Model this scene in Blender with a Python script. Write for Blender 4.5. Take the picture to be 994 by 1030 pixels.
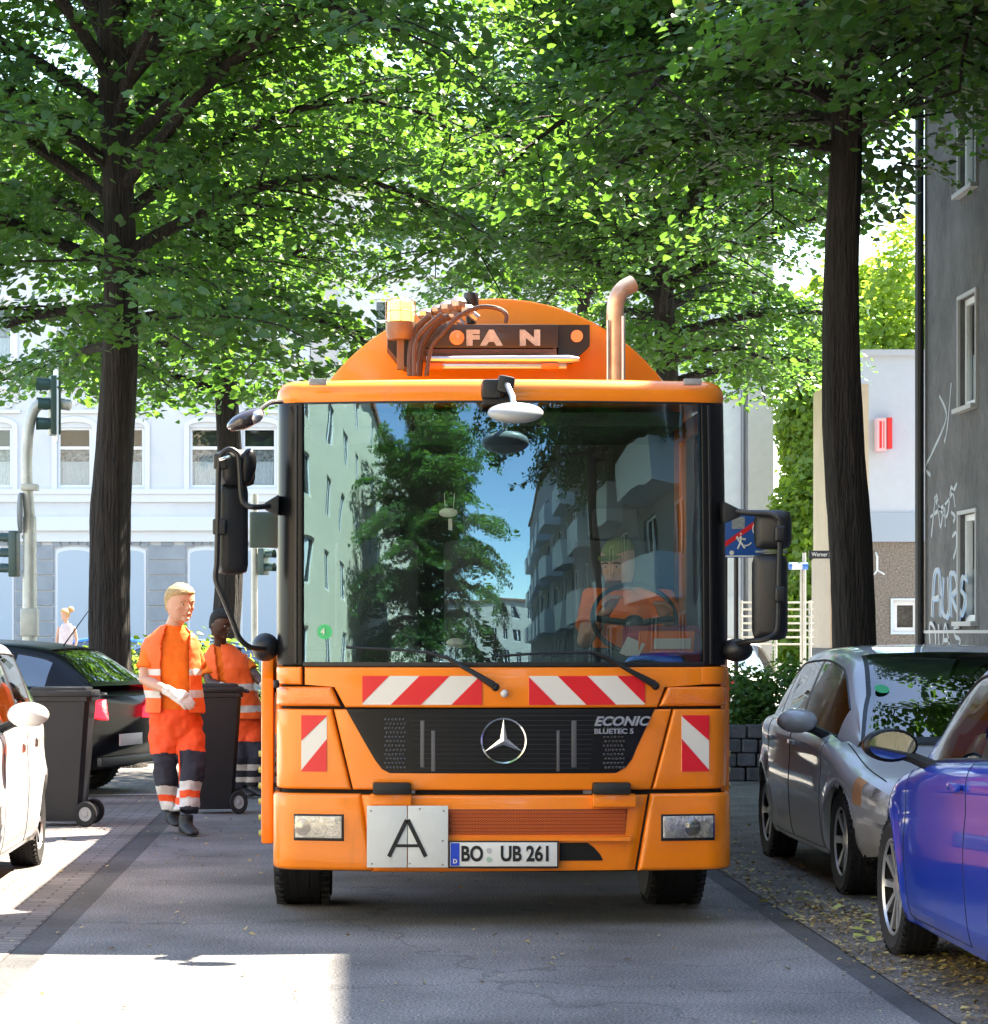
import bpy, bmesh, math, random
import numpy as np
from mathutils import Vector, Matrix, Euler
R = math.radians
for _o in list(bpy.data.objects): bpy.data.objects.remove(_o)
SC = bpy.context.scene
COL = SC.collection
# ------------------------------------------------------------------ camera, sky, sun, exposure
F, VX, HZ, CH = 2650.0, 357.0, 637.0, 1.52      # focal length (px), vanishing point, horizon, eye height
PW, PH = 994.0, 1030.0
cam = bpy.data.cameras.new('camera'); camo = bpy.data.objects.new('camera', cam); COL.objects.link(camo)
cam.sensor_fit = 'HORIZONTAL'; cam.sensor_width = 36.0; cam.lens = 36.0*F/PW
camo.location = (0, 0, CH); camo.rotation_euler = (R(90), 0, 0)
cam.shift_x = (PW/2-VX)/PW; cam.shift_y = (HZ-PH/2)/PW
cam.clip_start = 0.1; cam.clip_end = 2000
SC.camera = camo
SUN_EL, SUN_D = R(54), Vector((0.78, 0.625, 0)).normalized()
world = bpy.data.worlds.new('World'); SC.world = world; world.use_nodes = True
nt = world.node_tree; bg = nt.nodes['Background']
sky = nt.nodes.new('ShaderNodeTexSky'); sky.sky_type = 'NISHITA'; sky.sun_disc = False
sky.sun_elevation = SUN_EL; sky.sun_rotation = math.atan2(SUN_D.x, SUN_D.y)
sky.air_density = 1.1; sky.dust_density = 0.15; sky.ozone_density = 1.6
nt.links.new(sky.outputs[0], bg.inputs[0]); bg.inputs[1].default_value = 0.10
sl = bpy.data.lights.new('sun', 'SUN'); sl.energy = 5.0; sl.angle = R(0.53); sl.color = (1.0, 0.95, 0.86)
so = bpy.data.objects.new('sun', sl); COL.objects.link(so)
sv = Vector((SUN_D.x*math.cos(SUN_EL), SUN_D.y*math.cos(SUN_EL), math.sin(SUN_EL)))
so.rotation_euler = sv.to_track_quat('Z', 'Y').to_euler(); so.location = (10, 10, 40)
SC.view_settings.view_transform = 'Standard'; SC.view_settings.look = 'None'
SC.view_settings.exposure = 2.92; SC.view_settings.gamma = 1.0
SC.view_settings.use_white_balance = True; SC.view_settings.white_balance_temperature = 7200; SC.view_settings.white_balance_tint = 10
SC.cycles.max_bounces = 10; SC.cycles.transparent_max_bounces = 16
SC.cycles.diffuse_bounces = 4; SC.cycles.glossy_bounces = 4

def at(px, py, Y): s = F/Y; return Vector(((px-VX)/s, Y, CH-(py-HZ)/s))

# ------------------------------------------------------------------ materials
MATS = {}
def mat(name, col, rough=0.5, metal=0.0, coat=0.0, spec=0.5, var=0.0, vscale=6.0, bump=0.0, bscale=60.0, emit=None, es=1.0, col2=None, stretch=None, alpha=None, bdist=0.02):
    if name in MATS: return MATS[name]
    m = bpy.data.materials.new(name); m.use_nodes = True; n = m.node_tree; p = n.nodes['Principled BSDF']
    p.inputs['Base Color'].default_value = (*col, 1); p.inputs['Roughness'].default_value = rough
    p.inputs['Metallic'].default_value = metal; p.inputs['Coat Weight'].default_value = coat
    p.inputs['Coat Roughness'].default_value = 0.04
    p.inputs['Specular IOR Level'].default_value = spec
    if emit: p.inputs['Emission Color'].default_value = (*emit, 1); p.inputs['Emission Strength'].default_value = es
    if var or bump:
        tc = n.nodes.new('ShaderNodeTexCoord'); mp = n.nodes.new('ShaderNodeMapping')
        n.links.new(tc.outputs['Object'], mp.inputs[0])
        if stretch: mp.inputs['Scale'].default_value = stretch
    if var:
        nz = n.nodes.new('ShaderNodeTexNoise'); nz.inputs['Scale'].default_value = vscale; nz.inputs['Detail'].default_value = 6; nz.inputs['Roughness'].default_value = 0.65
        n.links.new(mp.outputs[0], nz.inputs[0])
        rp = n.nodes.new('ShaderNodeValToRGB'); rp.color_ramp.elements[0].position = 0.3; rp.color_ramp.elements[1].position = 0.7
        c2 = col2 or tuple(c*(1-var) for c in col)
        rp.color_ramp.elements[0].color = (*c2, 1); rp.color_ramp.elements[1].color = (*[min(1, c*(1+var*0.4)) for c in col], 1)
        n.links.new(nz.outputs[0], rp.inputs[0]); n.links.new(rp.outputs[0], p.inputs['Base Color'])
    if bump:
        nb = n.nodes.new('ShaderNodeTexNoise'); nb.inputs['Scale'].default_value = bscale; nb.inputs['Detail'].default_value = 4
        n.links.new(mp.outputs[0], nb.inputs[0]); b = n.nodes.new('ShaderNodeBump'); b.inputs['Strength'].default_value = bump; b.inputs['Distance'].default_value = bdist
        n.links.new(nb.outputs[0], b.inputs['Height']); n.links.new(b.outputs[0], p.inputs['Normal'])
    MATS[name] = m; return m

def glass(name, tint=(0.5, 0.55, 0.55), base=0.1, edge=0.9, rough=0.0, refl=(1, 1, 1), wavy=0.0):
    if name in MATS: return MATS[name]
    m = bpy.data.materials.new(name); m.use_nodes = True; n = m.node_tree; n.nodes.clear()
    o = n.nodes.new('ShaderNodeOutputMaterial'); mx = n.nodes.new('ShaderNodeMixShader')
    t = n.nodes.new('ShaderNodeBsdfTransparent'); t.inputs[0].default_value = (*tint, 1)
    g = n.nodes.new('ShaderNodeBsdfGlossy'); g.inputs['Roughness'].default_value = rough; g.inputs[0].default_value = (*refl, 1)
    if wavy:
        tc = n.nodes.new('ShaderNodeTexCoord'); mp = n.nodes.new('ShaderNodeMapping'); mp.inputs['Scale'].default_value = (1.6, 1.0, 0.45); nz = n.nodes.new('ShaderNodeTexNoise'); nz.inputs['Scale'].default_value = 2.2; nz.inputs['Detail'].default_value = 1.5; bp = n.nodes.new('ShaderNodeBump'); bp.inputs['Strength'].default_value = 1.0; bp.inputs['Distance'].default_value = wavy
        n.links.new(tc.outputs['Object'], mp.inputs[0]); n.links.new(mp.outputs[0], nz.inputs[0]); n.links.new(nz.outputs[0], bp.inputs['Height']); n.links.new(bp.outputs[0], g.inputs['Normal'])
    lw = n.nodes.new('ShaderNodeLayerWeight'); lw.inputs[0].default_value = 0.3
    mr = n.nodes.new('ShaderNodeMapRange'); mr.inputs[3].default_value = base; mr.inputs[4].default_value = edge
    n.links.new(lw.outputs['Fresnel'], mr.inputs[0])
    n.links.new(mr.outputs[0], mx.inputs[0]); n.links.new(t.outputs[0], mx.inputs[1]); n.links.new(g.outputs[0], mx.inputs[2]); n.links.new(mx.outputs[0], o.inputs[0])
    MATS[name] = m; return m

# ------------------------------------------------------------------ mesh builder
class MB:
    def __init__(s): s.v = []; s.f = []; s.mi = []; s.k = 0
    def add(s, vs, fs, k=None):
        o = len(s.v); s.v.extend([tuple(v) for v in vs]); s.f.extend([tuple(i+o for i in f) for f in fs]); s.mi.extend([s.k if k is None else k]*len(fs)); return s
    def box(s, c, d, rot=None, bev=0.0, k=None):
        bm = bmesh.new(); bmesh.ops.create_cube(bm, size=1.0)
        bmesh.ops.scale(bm, vec=d, verts=bm.verts)
        if bev: bmesh.ops.bevel(bm, geom=list(bm.edges), offset=bev, segments=2, affect='EDGES', profile=0.6)
        M = Matrix.Translation(c) @ (Euler(rot).to_matrix().to_4x4() if rot else Matrix())
        bmesh.ops.transform(bm, matrix=M, verts=bm.verts); s.bm(bm, k); return s
    def bx(s, a, b, bev=0.0, k=None):
        return s.box([(a[i]+b[i])/2 for i in range(3)], [abs(b[i]-a[i]) for i in range(3)], None, bev, k)
    def bm(s, bm, k=None):
        bm.verts.ensure_lookup_table(); bm.verts.index_update()
        s.add([v.co[:] for v in bm.verts], [[v.index for v in f.verts] for f in bm.faces], k); bm.free()
    def tube(s, pts, r, n=10, cap=True, k=None, flat=1.0):
        pts = [Vector(p) for p in pts]; rs = r if isinstance(r, (list, tuple)) else [r]*len(pts)
        up = Vector((0, 0, 1)); d0 = (pts[1]-pts[0]).normalized()
        if abs(d0.dot(up)) > 0.9: up = Vector((0, 1, 0))
        u = d0.cross(up).normalized(); vs = []; fs = []
        for i, p in enumerate(pts):
            if i == 0: d = d0
            elif i == len(pts)-1: d = (pts[i]-pts[i-1]).normalized()
            else: d = ((pts[i]-pts[i-1]).normalized()+(pts[i+1]-pts[i]).normalized()).normalized()
            u = (u-d*u.dot(d)).normalized(); w = d.cross(u)
            for j in range(n):
                a = 2*math.pi*j/n; vs.append(p+(u*math.cos(a)+w*math.sin(a)*flat)*rs[i])
        for i in range(len(pts)-1):
            for j in range(n):
                a = i*n+j; b = i*n+(j+1) % n; fs.append((a, b, b+n, a+n))
        if cap: fs.append(tuple(range(n-1, -1, -1))); fs.append(tuple(range((len(pts)-1)*n, len(pts)*n)))
        return s.add(vs, fs, k)
    def lathe(s, prof, axis='Z', c=(0, 0, 0), n=32, k=None, sweep=None, a0=0.0):
        # prof: (radius, offset along axis)
        c = Vector(c); vs = []; fs = []; full = sweep is None; m = n if full else n+1; sw = 2*math.pi if full else sweep
        for (r, h) in prof:
            for j in range(m):
                a = a0+sw*j/n; x, y = r*math.cos(a), r*math.sin(a)
                p = {'Z': (x, y, h), 'X': (h, x, y), 'Y': (x, h, y)}[axis]; vs.append(c+Vector(p))
        for i in range(len(prof)-1):
            for j in range(n):
                a = i*m+j; b = i*m+((j+1) % m if full else j+1); fs.append((a, b, b+m, a+m))
        return s.add(vs, fs, k)
    def ball(s, c, r, k=None, seg=16, rot=None):
        if not isinstance(r, (tuple, list)): r = (r, r, r)
        bm = bmesh.new(); bmesh.ops.create_uvsphere(bm, u_segments=seg, v_segments=seg*2//3, radius=1.0)
        M = Matrix.Translation(c) @ (Euler(rot).to_matrix().to_4x4() if rot else Matrix()) @ Matrix.Diagonal((*r, 1))
        bmesh.ops.transform(bm, matrix=M, verts=bm.verts); s.bm(bm, k); return s
    def prism(s, poly, y0, y1, plane='XZ', k=None, bev=0.0):
        bm = bmesh.new(); mk = {'XZ': lambda a, b, h: (a, h, b), 'XY': lambda a, b, h: (a, b, h), 'YZ': lambda a, b, h: (h, a, b)}[plane]
        A = [bm.verts.new(mk(a, b, y0)) for a, b in poly]; B = [bm.verts.new(mk(a, b, y1)) for a, b in poly]; n = len(poly)
        bm.faces.new(A); bm.faces.new(list(reversed(B)))
        for i in range(n): bm.faces.new((A[i], B[i], B[(i+1) % n], A[(i+1) % n]))
        bmesh.ops.recalc_face_normals(bm, faces=bm.faces)
        if bev: bmesh.ops.bevel(bm, geom=[e for e in bm.edges], offset=bev, segments=2, affect='EDGES', profile=0.6)
        s.bm(bm, k); return s
    def loft(s, rings, n=16, k=None):
        # rings: (center, rx, ry[, tangent]) ellipses, x axis kept sideways
        vs = []; fs = []; cs = [Vector(r[0]) for r in rings]
        for i, r in enumerate(rings):
            d = (cs[min(i+1, len(cs)-1)]-cs[max(i-1, 0)]).normalized()
            if len(r) > 3 and r[3]: d = Vector(r[3]).normalized()
            X = Vector((1, 0, 0)) if abs(d.x) < 0.9 else Vector((0, 1, 0))
            u = (X-d*X.dot(d)).normalized(); w = d.cross(u)
            for j in range(n):
                a = 2*math.pi*j/n; vs.append(cs[i]+u*math.cos(a)*r[1]+w*math.sin(a)*r[2])
        for i in range(len(rings)-1):
            for j in range(n):
                a = i*n+j; b = i*n+(j+1) % n; fs.append((a, b, b+n, a+n))
        fs.append(tuple(range(n-1, -1, -1))); fs.append(tuple(range((len(rings)-1)*n, len(rings)*n)))
        return s.add(vs, fs, k)
    def xf(s, M):
        s.v = [tuple(M @ Vector(v)) for v in s.v]; return s
    def build(s, name, m, parent=None, smooth=True, ang=35, loc=None, weld=False, label=None):
        me = bpy.data.meshes.new(name); me.from_pydata(s.v, [], s.f)
        ms = m if isinstance(m, (list, tuple)) else [m]
        for x in ms: me.materials.append(x)
        if len(ms) > 1: me.polygons.foreach_set('material_index', s.mi)
        bm = bmesh.new(); bm.from_mesh(me)
        if weld: bmesh.ops.remove_doubles(bm, verts=bm.verts, dist=1e-4)
        bmesh.ops.recalc_face_normals(bm, faces=bm.faces); bm.to_mesh(me); bm.free()
        if smooth:
            me.polygons.foreach_set('use_smooth', [True]*len(me.polygons)); me.set_sharp_from_angle(angle=R(ang))
        me.update()
        o = bpy.data.objects.new(name, me); COL.objects.link(o)
        if loc: o.location = loc
        if parent: o.parent = parent
        if label: o['label'] = label
        return o

def sep(mb, name, m, parent=None, **kw):
    """build every loose piece of a mesh builder as an object of its own"""
    par = list(range(len(mb.v)))
    def fd(a):
        while par[a] != a: par[a] = par[par[a]]; a = par[a]
        return a
    for f in mb.f:
        for i in f[1:]: par[fd(i)] = fd(f[0])
    gr = {}
    for f, k in zip(mb.f, mb.mi): gr.setdefault(fd(f[0]), []).append((f, k))
    out = []
    for g in gr.values():
        ids = sorted({i for f, _ in g for i in f}); mp = {i: j for j, i in enumerate(ids)}; q = MB()
        q.v = [mb.v[i] for i in ids]; q.f = [tuple(mp[i] for i in f) for f, _ in g]; q.mi = [k for _, k in g]
        mm = m[q.mi[0]] if isinstance(m, (list, tuple)) else m; out.append(q.build(name, mm, parent, **kw))
    return out
def tag(o, label=None, cat=None, group=None, kind=None):
    for k, v in (('label', label), ('category', cat), ('group', group), ('kind', kind)):
        if v: o[k] = v
    return o
def thing(name, label, cat, loc=(0, 0, 0), rz=0.0, group=None):
    o = bpy.data.objects.new(name, None); COL.objects.link(o); o.location = loc; o.rotation_euler = (0, 0, rz); o.empty_display_size = 0.2
    return tag(o, label, cat, group)
KIDS = {}
def copy_tree(o, parent=None):
    c = o.copy(); COL.objects.link(c); c.parent = parent
    for ch in [x for x in bpy.data.objects if x.parent == o]: copy_tree(ch, c)
    return c
def text(name, s, size, m, parent, loc, rot=(R(90), 0, 0), ext=0.002, sx=1.0, bold=0.0, align='CENTER', shear=0.0):
    cu = bpy.data.curves.new(name, 'FONT'); cu.body = s; cu.size = size; cu.extrude = ext; cu.offset = bold; cu.align_x = align; cu.align_y = 'CENTER'; cu.shear = shear
    cu.resolution_u = 4
    t = bpy.data.objects.new(name+'_tmp', cu); COL.objects.link(t)
    dg = bpy.context.evaluated_depsgraph_get(); me = bpy.data.meshes.new_from_object(t.evaluated_get(dg))
    bpy.data.objects.remove(t); me.materials.clear(); me.materials.append(m)
    me.transform(Matrix.Diagonal((sx, 1, 1, 1)))
    me.transform(Matrix.Translation(loc) @ Euler(rot).to_matrix().to_4x4())
    o = bpy.data.objects.new(name, me); COL.objects.link(o)
    if parent: o.parent = parent
    return o
def blob(mb, name, m, parent, vox=0.012, smooth=4, label=None, disp=None):
    """closed shells merged into one continuous skin (voxel remesh)"""
    o = mb.build(name+'_src', m, None, smooth=False)
    r = o.modifiers.new('r', 'REMESH'); r.mode = 'VOXEL'; r.voxel_size = vox; r.use_smooth_shade = True
    if smooth:
        q = o.modifiers.new('s', 'SMOOTH'); q.iterations = smooth; q.factor = 0.5
    if disp:
        tx = bpy.data.textures.new(name, 'CLOUDS'); tx.noise_scale = disp[1]
        d = o.modifiers.new('d', 'DISPLACE'); d.texture = tx; d.strength = disp[0]; d.mid_level = 0.5
    dg = bpy.context.evaluated_depsgraph_get(); me = bpy.data.meshes.new_from_object(o.evaluated_get(dg))
    bpy.data.objects.remove(o)
    me.polygons.foreach_set('use_smooth', [True]*len(me.polygons))
    if not me.materials:
        for x in (m if isinstance(m, (list, tuple)) else [m]): me.materials.append(x)
    ob = bpy.data.objects.new(name, me); COL.objects.link(ob)
    if parent: ob.parent = parent
    if label: ob['label'] = label
    return ob
# ------------------------------------------------------------------ ground materials
def ground_mat(name, base, spots, sc1=1.2, speck=220.0, patch=0.35, bump=0.35, brick=None, speckamt=0.5, cracks=False):
    m = bpy.data.materials.new(name); m.use_nodes = True; n = m.node_tree; p = n.nodes['Principled BSDF']; L = n.links.new
    p.inputs['Roughness'].default_value = 0.85; p.inputs['Specular IOR Level'].default_value = 0.3
    tc = n.nodes.new('ShaderNodeTexCoord')
    a = n.nodes.new('ShaderNodeTexNoise'); a.inputs['Scale'].default_value = sc1; a.inputs['Detail'].default_value = 8; L(tc.outputs['Object'], a.inputs[0])
    v = n.nodes.new('ShaderNodeTexNoise'); v.inputs['Scale'].default_value = speck; v.inputs['Detail'].default_value = 1; L(tc.outputs['Object'], v.inputs[0])
    v2 = n.nodes.new('ShaderNodeTexNoise'); v2.inputs['Scale'].default_value = 45; v2.inputs['Detail'].default_value = 3; L(tc.outputs['Object'], v2.inputs[0])
    r1 = n.nodes.new('ShaderNodeMapRange'); r1.inputs[1].default_value = 0.3; r1.inputs[2].default_value = 0.7; r1.inputs[3].default_value = 1-patch; r1.inputs[4].default_value = 1+patch; L(a.outputs[0], r1.inputs[0])
    r2 = n.nodes.new('ShaderNodeMapRange'); r2.inputs[1].default_value = 0.35; r2.inputs[2].default_value = 0.65; r2.inputs[3].default_value = 1-speckamt; r2.inputs[4].default_value = 1+speckamt*1.5; L(v.outputs[0], r2.inputs[0])
    r3 = n.nodes.new('ShaderNodeMapRange'); r3.inputs[1].default_value = 0.3; r3.inputs[2].default_value = 0.7; r3.inputs[3].default_value = 0.85; r3.inputs[4].default_value = 1.15; L(v2.outputs[0], r3.inputs[0])
    m1 = n.nodes.new('ShaderNodeMath'); m1.operation = 'MULTIPLY'; L(r1.outputs[0], m1.inputs[0]); L(r2.outputs[0], m1.inputs[1])
    m2 = n.nodes.new('ShaderNodeMath'); m2.operation = 'MULTIPLY'; L(m1.outputs[0], m2.inputs[0]); L(r3.outputs[0], m2.inputs[1])
    if brick:
        b = n.nodes.new('ShaderNodeTexBrick'); b.inputs['Scale'].default_value = 1.0; b.inputs['Brick Width'].default_value = brick[0]; b.inputs['Row Height'].default_value = brick[1]
        b.inputs['Mortar Size'].default_value = brick[2]; b.inputs['Color1'].default_value = (*base, 1); b.inputs['Color2'].default_value = (*spots, 1); b.inputs['Mortar'].default_value = (*[c*0.4 for c in base], 1)
        L(tc.outputs['Object'], b.inputs[0]); src = b.outputs[0]
    else:
        rr = n.nodes.new('ShaderNodeMix'); rr.data_type = 'RGBA'; rr.inputs[6].default_value = (*base, 1); rr.inputs[7].default_value = (*spots, 1)
        vv = n.nodes.new('ShaderNodeTexNoise'); vv.inputs['Scale'].default_value = 0.35; vv.inputs['Detail'].default_value = 5; L(tc.outputs['Object'], vv.inputs[0]); L(vv.outputs[0], rr.inputs[0]); src = rr.outputs[2]
    if cracks:
        vo = n.nodes.new('ShaderNodeTexVoronoi'); vo.feature = 'DISTANCE_TO_EDGE'; vo.inputs['Scale'].default_value = 0.42
        wn = n.nodes.new('ShaderNodeTexNoise'); wn.inputs['Scale'].default_value = 2.5; wn.inputs['Detail'].default_value = 6; L(tc.outputs['Object'], wn.inputs[0])
        ad = n.nodes.new('ShaderNodeVectorMath'); ad.operation = 'MULTIPLY_ADD'; ad.inputs[1].default_value = (0.7, 0.7, 0.7); L(wn.outputs['Color'], ad.inputs[0]); L(tc.outputs['Object'], ad.inputs[2]); L(ad.outputs[0], vo.inputs[0])
        cr = n.nodes.new('ShaderNodeMapRange'); cr.inputs[1].default_value = 0.0; cr.inputs[2].default_value = 0.010; cr.inputs[3].default_value = 0.62; cr.inputs[4].default_value = 1.0; L(vo.outputs[0], cr.inputs[0])
        st = n.nodes.new('ShaderNodeTexNoise'); st.inputs['Scale'].default_value = 0.9; st.inputs['Detail'].default_value = 4; mpp = n.nodes.new('ShaderNodeMapping'); mpp.inputs['Scale'].default_value = (1.6, 0.35, 1); L(tc.outputs['Object'], mpp.inputs[0]); L(mpp.outputs[0], st.inputs[0])
        sr = n.nodes.new('ShaderNodeMapRange'); sr.inputs[1].default_value = 0.60; sr.inputs[2].default_value = 0.70; sr.inputs[3].default_value = 1.0; sr.inputs[4].default_value = 0.72; L(st.outputs[0], sr.inputs[0])
        m3 = n.nodes.new('ShaderNodeMath'); m3.operation = 'MULTIPLY'; L(cr.outputs[0], m3.inputs[0]); L(sr.outputs[0], m3.inputs[1])
        m4 = n.nodes.new('ShaderNodeMath'); m4.operation = 'MULTIPLY'; L(m3.outputs[0], m4.inputs[0]); L(m2.outputs[0], m4.inputs[1]); m2 = m4
    mm = n.nodes.new('ShaderNodeVectorMath'); mm.operation = 'SCALE'; L(src, mm.inputs[0]); L(m2.outputs[0], mm.inputs['Scale'])
    L(mm.outputs[0], p.inputs['Base Color'])
    bp = n.nodes.new('ShaderNodeBump'); bp.inputs['Strength'].default_value = bump; bp.inputs['Distance'].default_value = 0.01; L(v.outputs[0], bp.inputs['Height']); L(bp.outputs[0], p.inputs['Normal'])
    return m
M_asph = ground_mat('asphalt', (0.130, 0.125, 0.122), (0.165, 0.158, 0.15), speck=85, bump=0.5, speckamt=0.45, cracks=True)
M_gut = ground_mat('gutter_asphalt', (0.062, 0.060, 0.060), (0.08, 0.077, 0.075), speck=110, speckamt=0.25)
M_pav = ground_mat('pavers', (0.19, 0.165, 0.15), (0.14, 0.125, 0.118), brick=(0.22, 0.11, 0.008), speck=120, speckamt=0.2)
M_bay = ground_mat('bay', (0.115, 0.10, 0.088), (0.15, 0.13, 0.11), sc1=3, speck=70, patch=0.4, speckamt=0.55)
M_side = ground_mat('slabs', (0.22, 0.21, 0.20), (0.18, 0.175, 0.17), brick=(0.3, 0.3, 0.008), speck=120, speckamt=0.15)
M_kerb = mat('kerbstone', (0.27, 0.26, 0.25), 0.85, var=0.3, bump=0.3)
def sheet(name, x0, x1, y0, y1, z, m, nx=1, ny=1):
    b = MB(); vs = []; fs = []
    for j in range(ny+1):
        for i in range(nx+1): vs.append((x0+(x1-x0)*i/nx, y0+(y1-y0)*j/ny, z))
    for j in range(ny):
        for i in range(nx): a = j*(nx+1)+i; fs.append((a, a+1, a+nx+2, a+nx+1))
    b.add(vs, fs); return tag(b.build(name, m, smooth=False), kind='structure')
sheet('ground', -700, 700, -400, 1000, -0.012, mat('soil', (0.10, 0.095, 0.085), 0.9, var=0.3))
sheet('road', -1.47, 2.2, -120, 52, 0.0, M_asph)
sheet('cross_road', -80, 80, 52, 70, 0.0, M_asph)
sheet('gutter', -1.64, -1.47, -120, 52, -0.003, M_gut); sheet('gutter', 2.2, 2.34, -120, 52, -0.003, M_gut)
sheet('parking_bay', -5.2, -1.64, -120, 46, 0.0, M_pav); sheet('parking_bay', 2.34, 4.9, -120, 27.0, 0.002, M_bay)
for (x0, x1, y0, y1) in ((-8.6, -5.2, -120, 50), (4.9, 7.7, -120, 35.6), (4.9, 30, 35.6, 50), (-80, -8.6, 44, 52), (-80, 80, 70, 78)):
    b = MB(); b.bx((x0, y0, -0.02), (x1, y1, 0.10)); tag(b.build('pavement', M_side, smooth=False), kind='structure')
for (x, y0, y1) in ((-5.2, -120, 50), (4.9, -120, 26.9)):
    b = MB(); b.bx((x-0.07 if x < 0 else x-0.07, y0, -0.02), (x+0.05, y1, 0.115), 0.01); tag(b.build('kerb', M_kerb, smooth=False), kind='structure')
b = MB(); b.bx((-80, 69.9, -0.02), (80, 70.05, 0.115)); tag(b.build('kerb', M_kerb, smooth=False), kind='structure')
M_wpaint = mat('road_paint', (0.6, 0.6, 0.58), 0.8, var=0.3, vscale=30)
b = MB(); b.add([(-5.0, 24.0, 0.006), (-1.75, 24.75, 0.006), (-1.75, 24.87, 0.006), (-5.0, 24.12, 0.006)], [(0, 1, 2, 3)]); tag(b.build('parking_line', M_wpaint, smooth=False), kind='structure')

# ------------------------------------------------------------------ buildings
def facade(mb, w, h, holes, depth=0.18, z0=0.0, k=0, x0=0.0):
    xs = sorted({x0, x0+w, *[a for hh in holes for a in (hh[0], hh[1])]}); zs = sorted({z0, h, *[a for hh in holes for a in (hh[2], hh[3])]})
    for i in range(len(xs)-1):
        for j in range(len(zs)-1):
            cx, cz = (xs[i]+xs[i+1])/2, (zs[j]+zs[j+1])/2
            if any(a < cx < b and c < cz < d for a, b, c, d in holes): continue
            mb.add([(xs[i], 0, zs[j]), (xs[i+1], 0, zs[j]), (xs[i+1], 0, zs[j+1]), (xs[i], 0, zs[j+1])], [(0, 1, 2, 3)], k)
    for a, b, c, d in holes:
        mb.add([(a, 0, c), (b, 0, c), (b, 0, d), (a, 0, d), (a, depth, c), (b, depth, c), (b, depth, d), (a, depth, d)], [(0, 4, 5, 1), (1, 5, 6, 2), (2, 6, 7, 3), (3, 7, 4, 0)], k)
M_pane = glass('window_glass', (0.75, 0.8, 0.82), base=0.04, edge=0.7)
M_frame = mat('white_frame', (0.75, 0.76, 0.78), 0.45)
M_curt = mat('curtain', (0.72, 0.75, 0.76), 0.9, var=0.35, vscale=14, stretch=(6, 6, 0.6))
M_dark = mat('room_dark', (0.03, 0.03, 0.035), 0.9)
M_lace = mat('lace', (0.35, 0.36, 0.37), 0.9, var=0.9, vscale=9)
def window(parent, a, b, c, d, depth=0.18, curtain=0.55, bars=True, fw=0.07, fm=None, arch=0.0, lace=False):
    m = MB(); y = depth-0.08
    m.bx((a, y, c), (a+fw, y+0.07, d)); m.bx((b-fw, y, c), (b, y+0.07, d)); m.bx((a+fw, y, c), (b-fw, y+0.07, c+fw)); m.bx((a+fw, y, d-fw), (b-fw, y+0.07, d))
    if bars:
        zt = c+(d-c)*0.66; m.bx((a+fw, y-0.015, zt-0.045), (b-fw, y+0.065, zt+0.045))
    w = m.build('window', fm or M_frame, parent, smooth=False)
    p = MB(); p.add([(a+fw, y+0.04, c+fw), (b-fw, y+0.04, c+fw), (b-fw, y+0.04, d-fw), (a+fw, y+0.04, d-fw)], [(0, 1, 2, 3)]); p.build('pane', M_pane, w, smooth=False)
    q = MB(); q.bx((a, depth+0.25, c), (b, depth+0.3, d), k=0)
    if curtain:
        zc = c+(d-c)*curtain*0.7; n = 24
        vs = []; fs = []
        for i in range(n+1):
            x = a+fw+(b-a-2*fw)*i/n; yy = y+0.09+0.025*math.sin(i*2.1)
            vs += [(x, yy, c+0.02), (x, yy, zc)]
        for i in range(n): fs.append((2*i, 2*i+2, 2*i+3, 2*i+1))
        q.add(vs, fs, 1)
        if lace: q.bx((a+fw, y+0.1, zc), (b-fw, y+0.115, c+(d-c)*0.66), k=2)
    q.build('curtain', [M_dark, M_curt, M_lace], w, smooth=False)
    return w
def shell(name, mb, w, depth, h, m, parent, x0=0.0, k=0):
    mb.bx((x0, 0.6, 0), (x0+w, depth, h-0.01), k=k)
    mb.add([(x0, 0, 0), (x0, 0.6, 0), (x0, 0.6, h), (x0, 0, h)], [(0, 1, 2, 3)], k); mb.add([(x0+w, 0, 0), (x0+w, 0.6, 0), (x0+w, 0.6, h), (x0+w, 0, h)], [(0, 1, 2, 3)], k)
    mb.add([(x0, 0, h), (x0+w, 0, h), (x0+w, 0.6, h), (x0, 0.6, h)], [(0, 1, 2, 3)], k)
    return mb.build(name, m, parent, smooth=False)

# far left house: pale blue-white ornate front, ground storey of blue-grey blocks
M_bluew = mat('pale_blue_render', (0.60, 0.60, 0.60), 0.85, var=0.10, vscale=0.6, bump=0.05)
M_rust = mat('bluegrey_stone', (0.30, 0.32, 0.34), 0.85, var=0.18, vscale=2, bump=0.1)
M_trim = mat('pale_trim', (0.66, 0.66, 0.66), 0.8)
M_blind = mat('pale_blue_blind', (0.42, 0.48, 0.53), 0.7)
YB = 78.0; SB = F/YB
def BX(px): return (px-VX)/SB
def BZ(py): return CH-(py-HZ)/SB
hx0, hx1 = BX(-260), BX(312)
A = thing('apartment_building', 'pale blue ornate townhouse with arched ground floor windows far behind the left trees', 'building', (0, YB, 0))
wcs = []
for k in range(-3, 3): wcs += [75+133*k, 128+133*k]
holes = []
for px in wcs:
    x = BX(px)
    if hx0+0.8 < x < hx1-0.4:
        holes.append((x-0.5, x+0.5, BZ(490), BZ(430))); holes.append((x-0.5, x+0.5, BZ(365), BZ(306))); holes.append((x-0.5, x+0.5, BZ(245), BZ(188)))
w = MB(); facade(w, hx1-hx0, BZ(150), holes, z0=BZ(520), x0=hx0); w.add([(hx0, 0.02, 0), (hx1, 0.02, 0), (hx1, 0.02, BZ(518)), (hx0, 0.02, BZ(518))], [(0, 1, 2, 3)])
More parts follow.
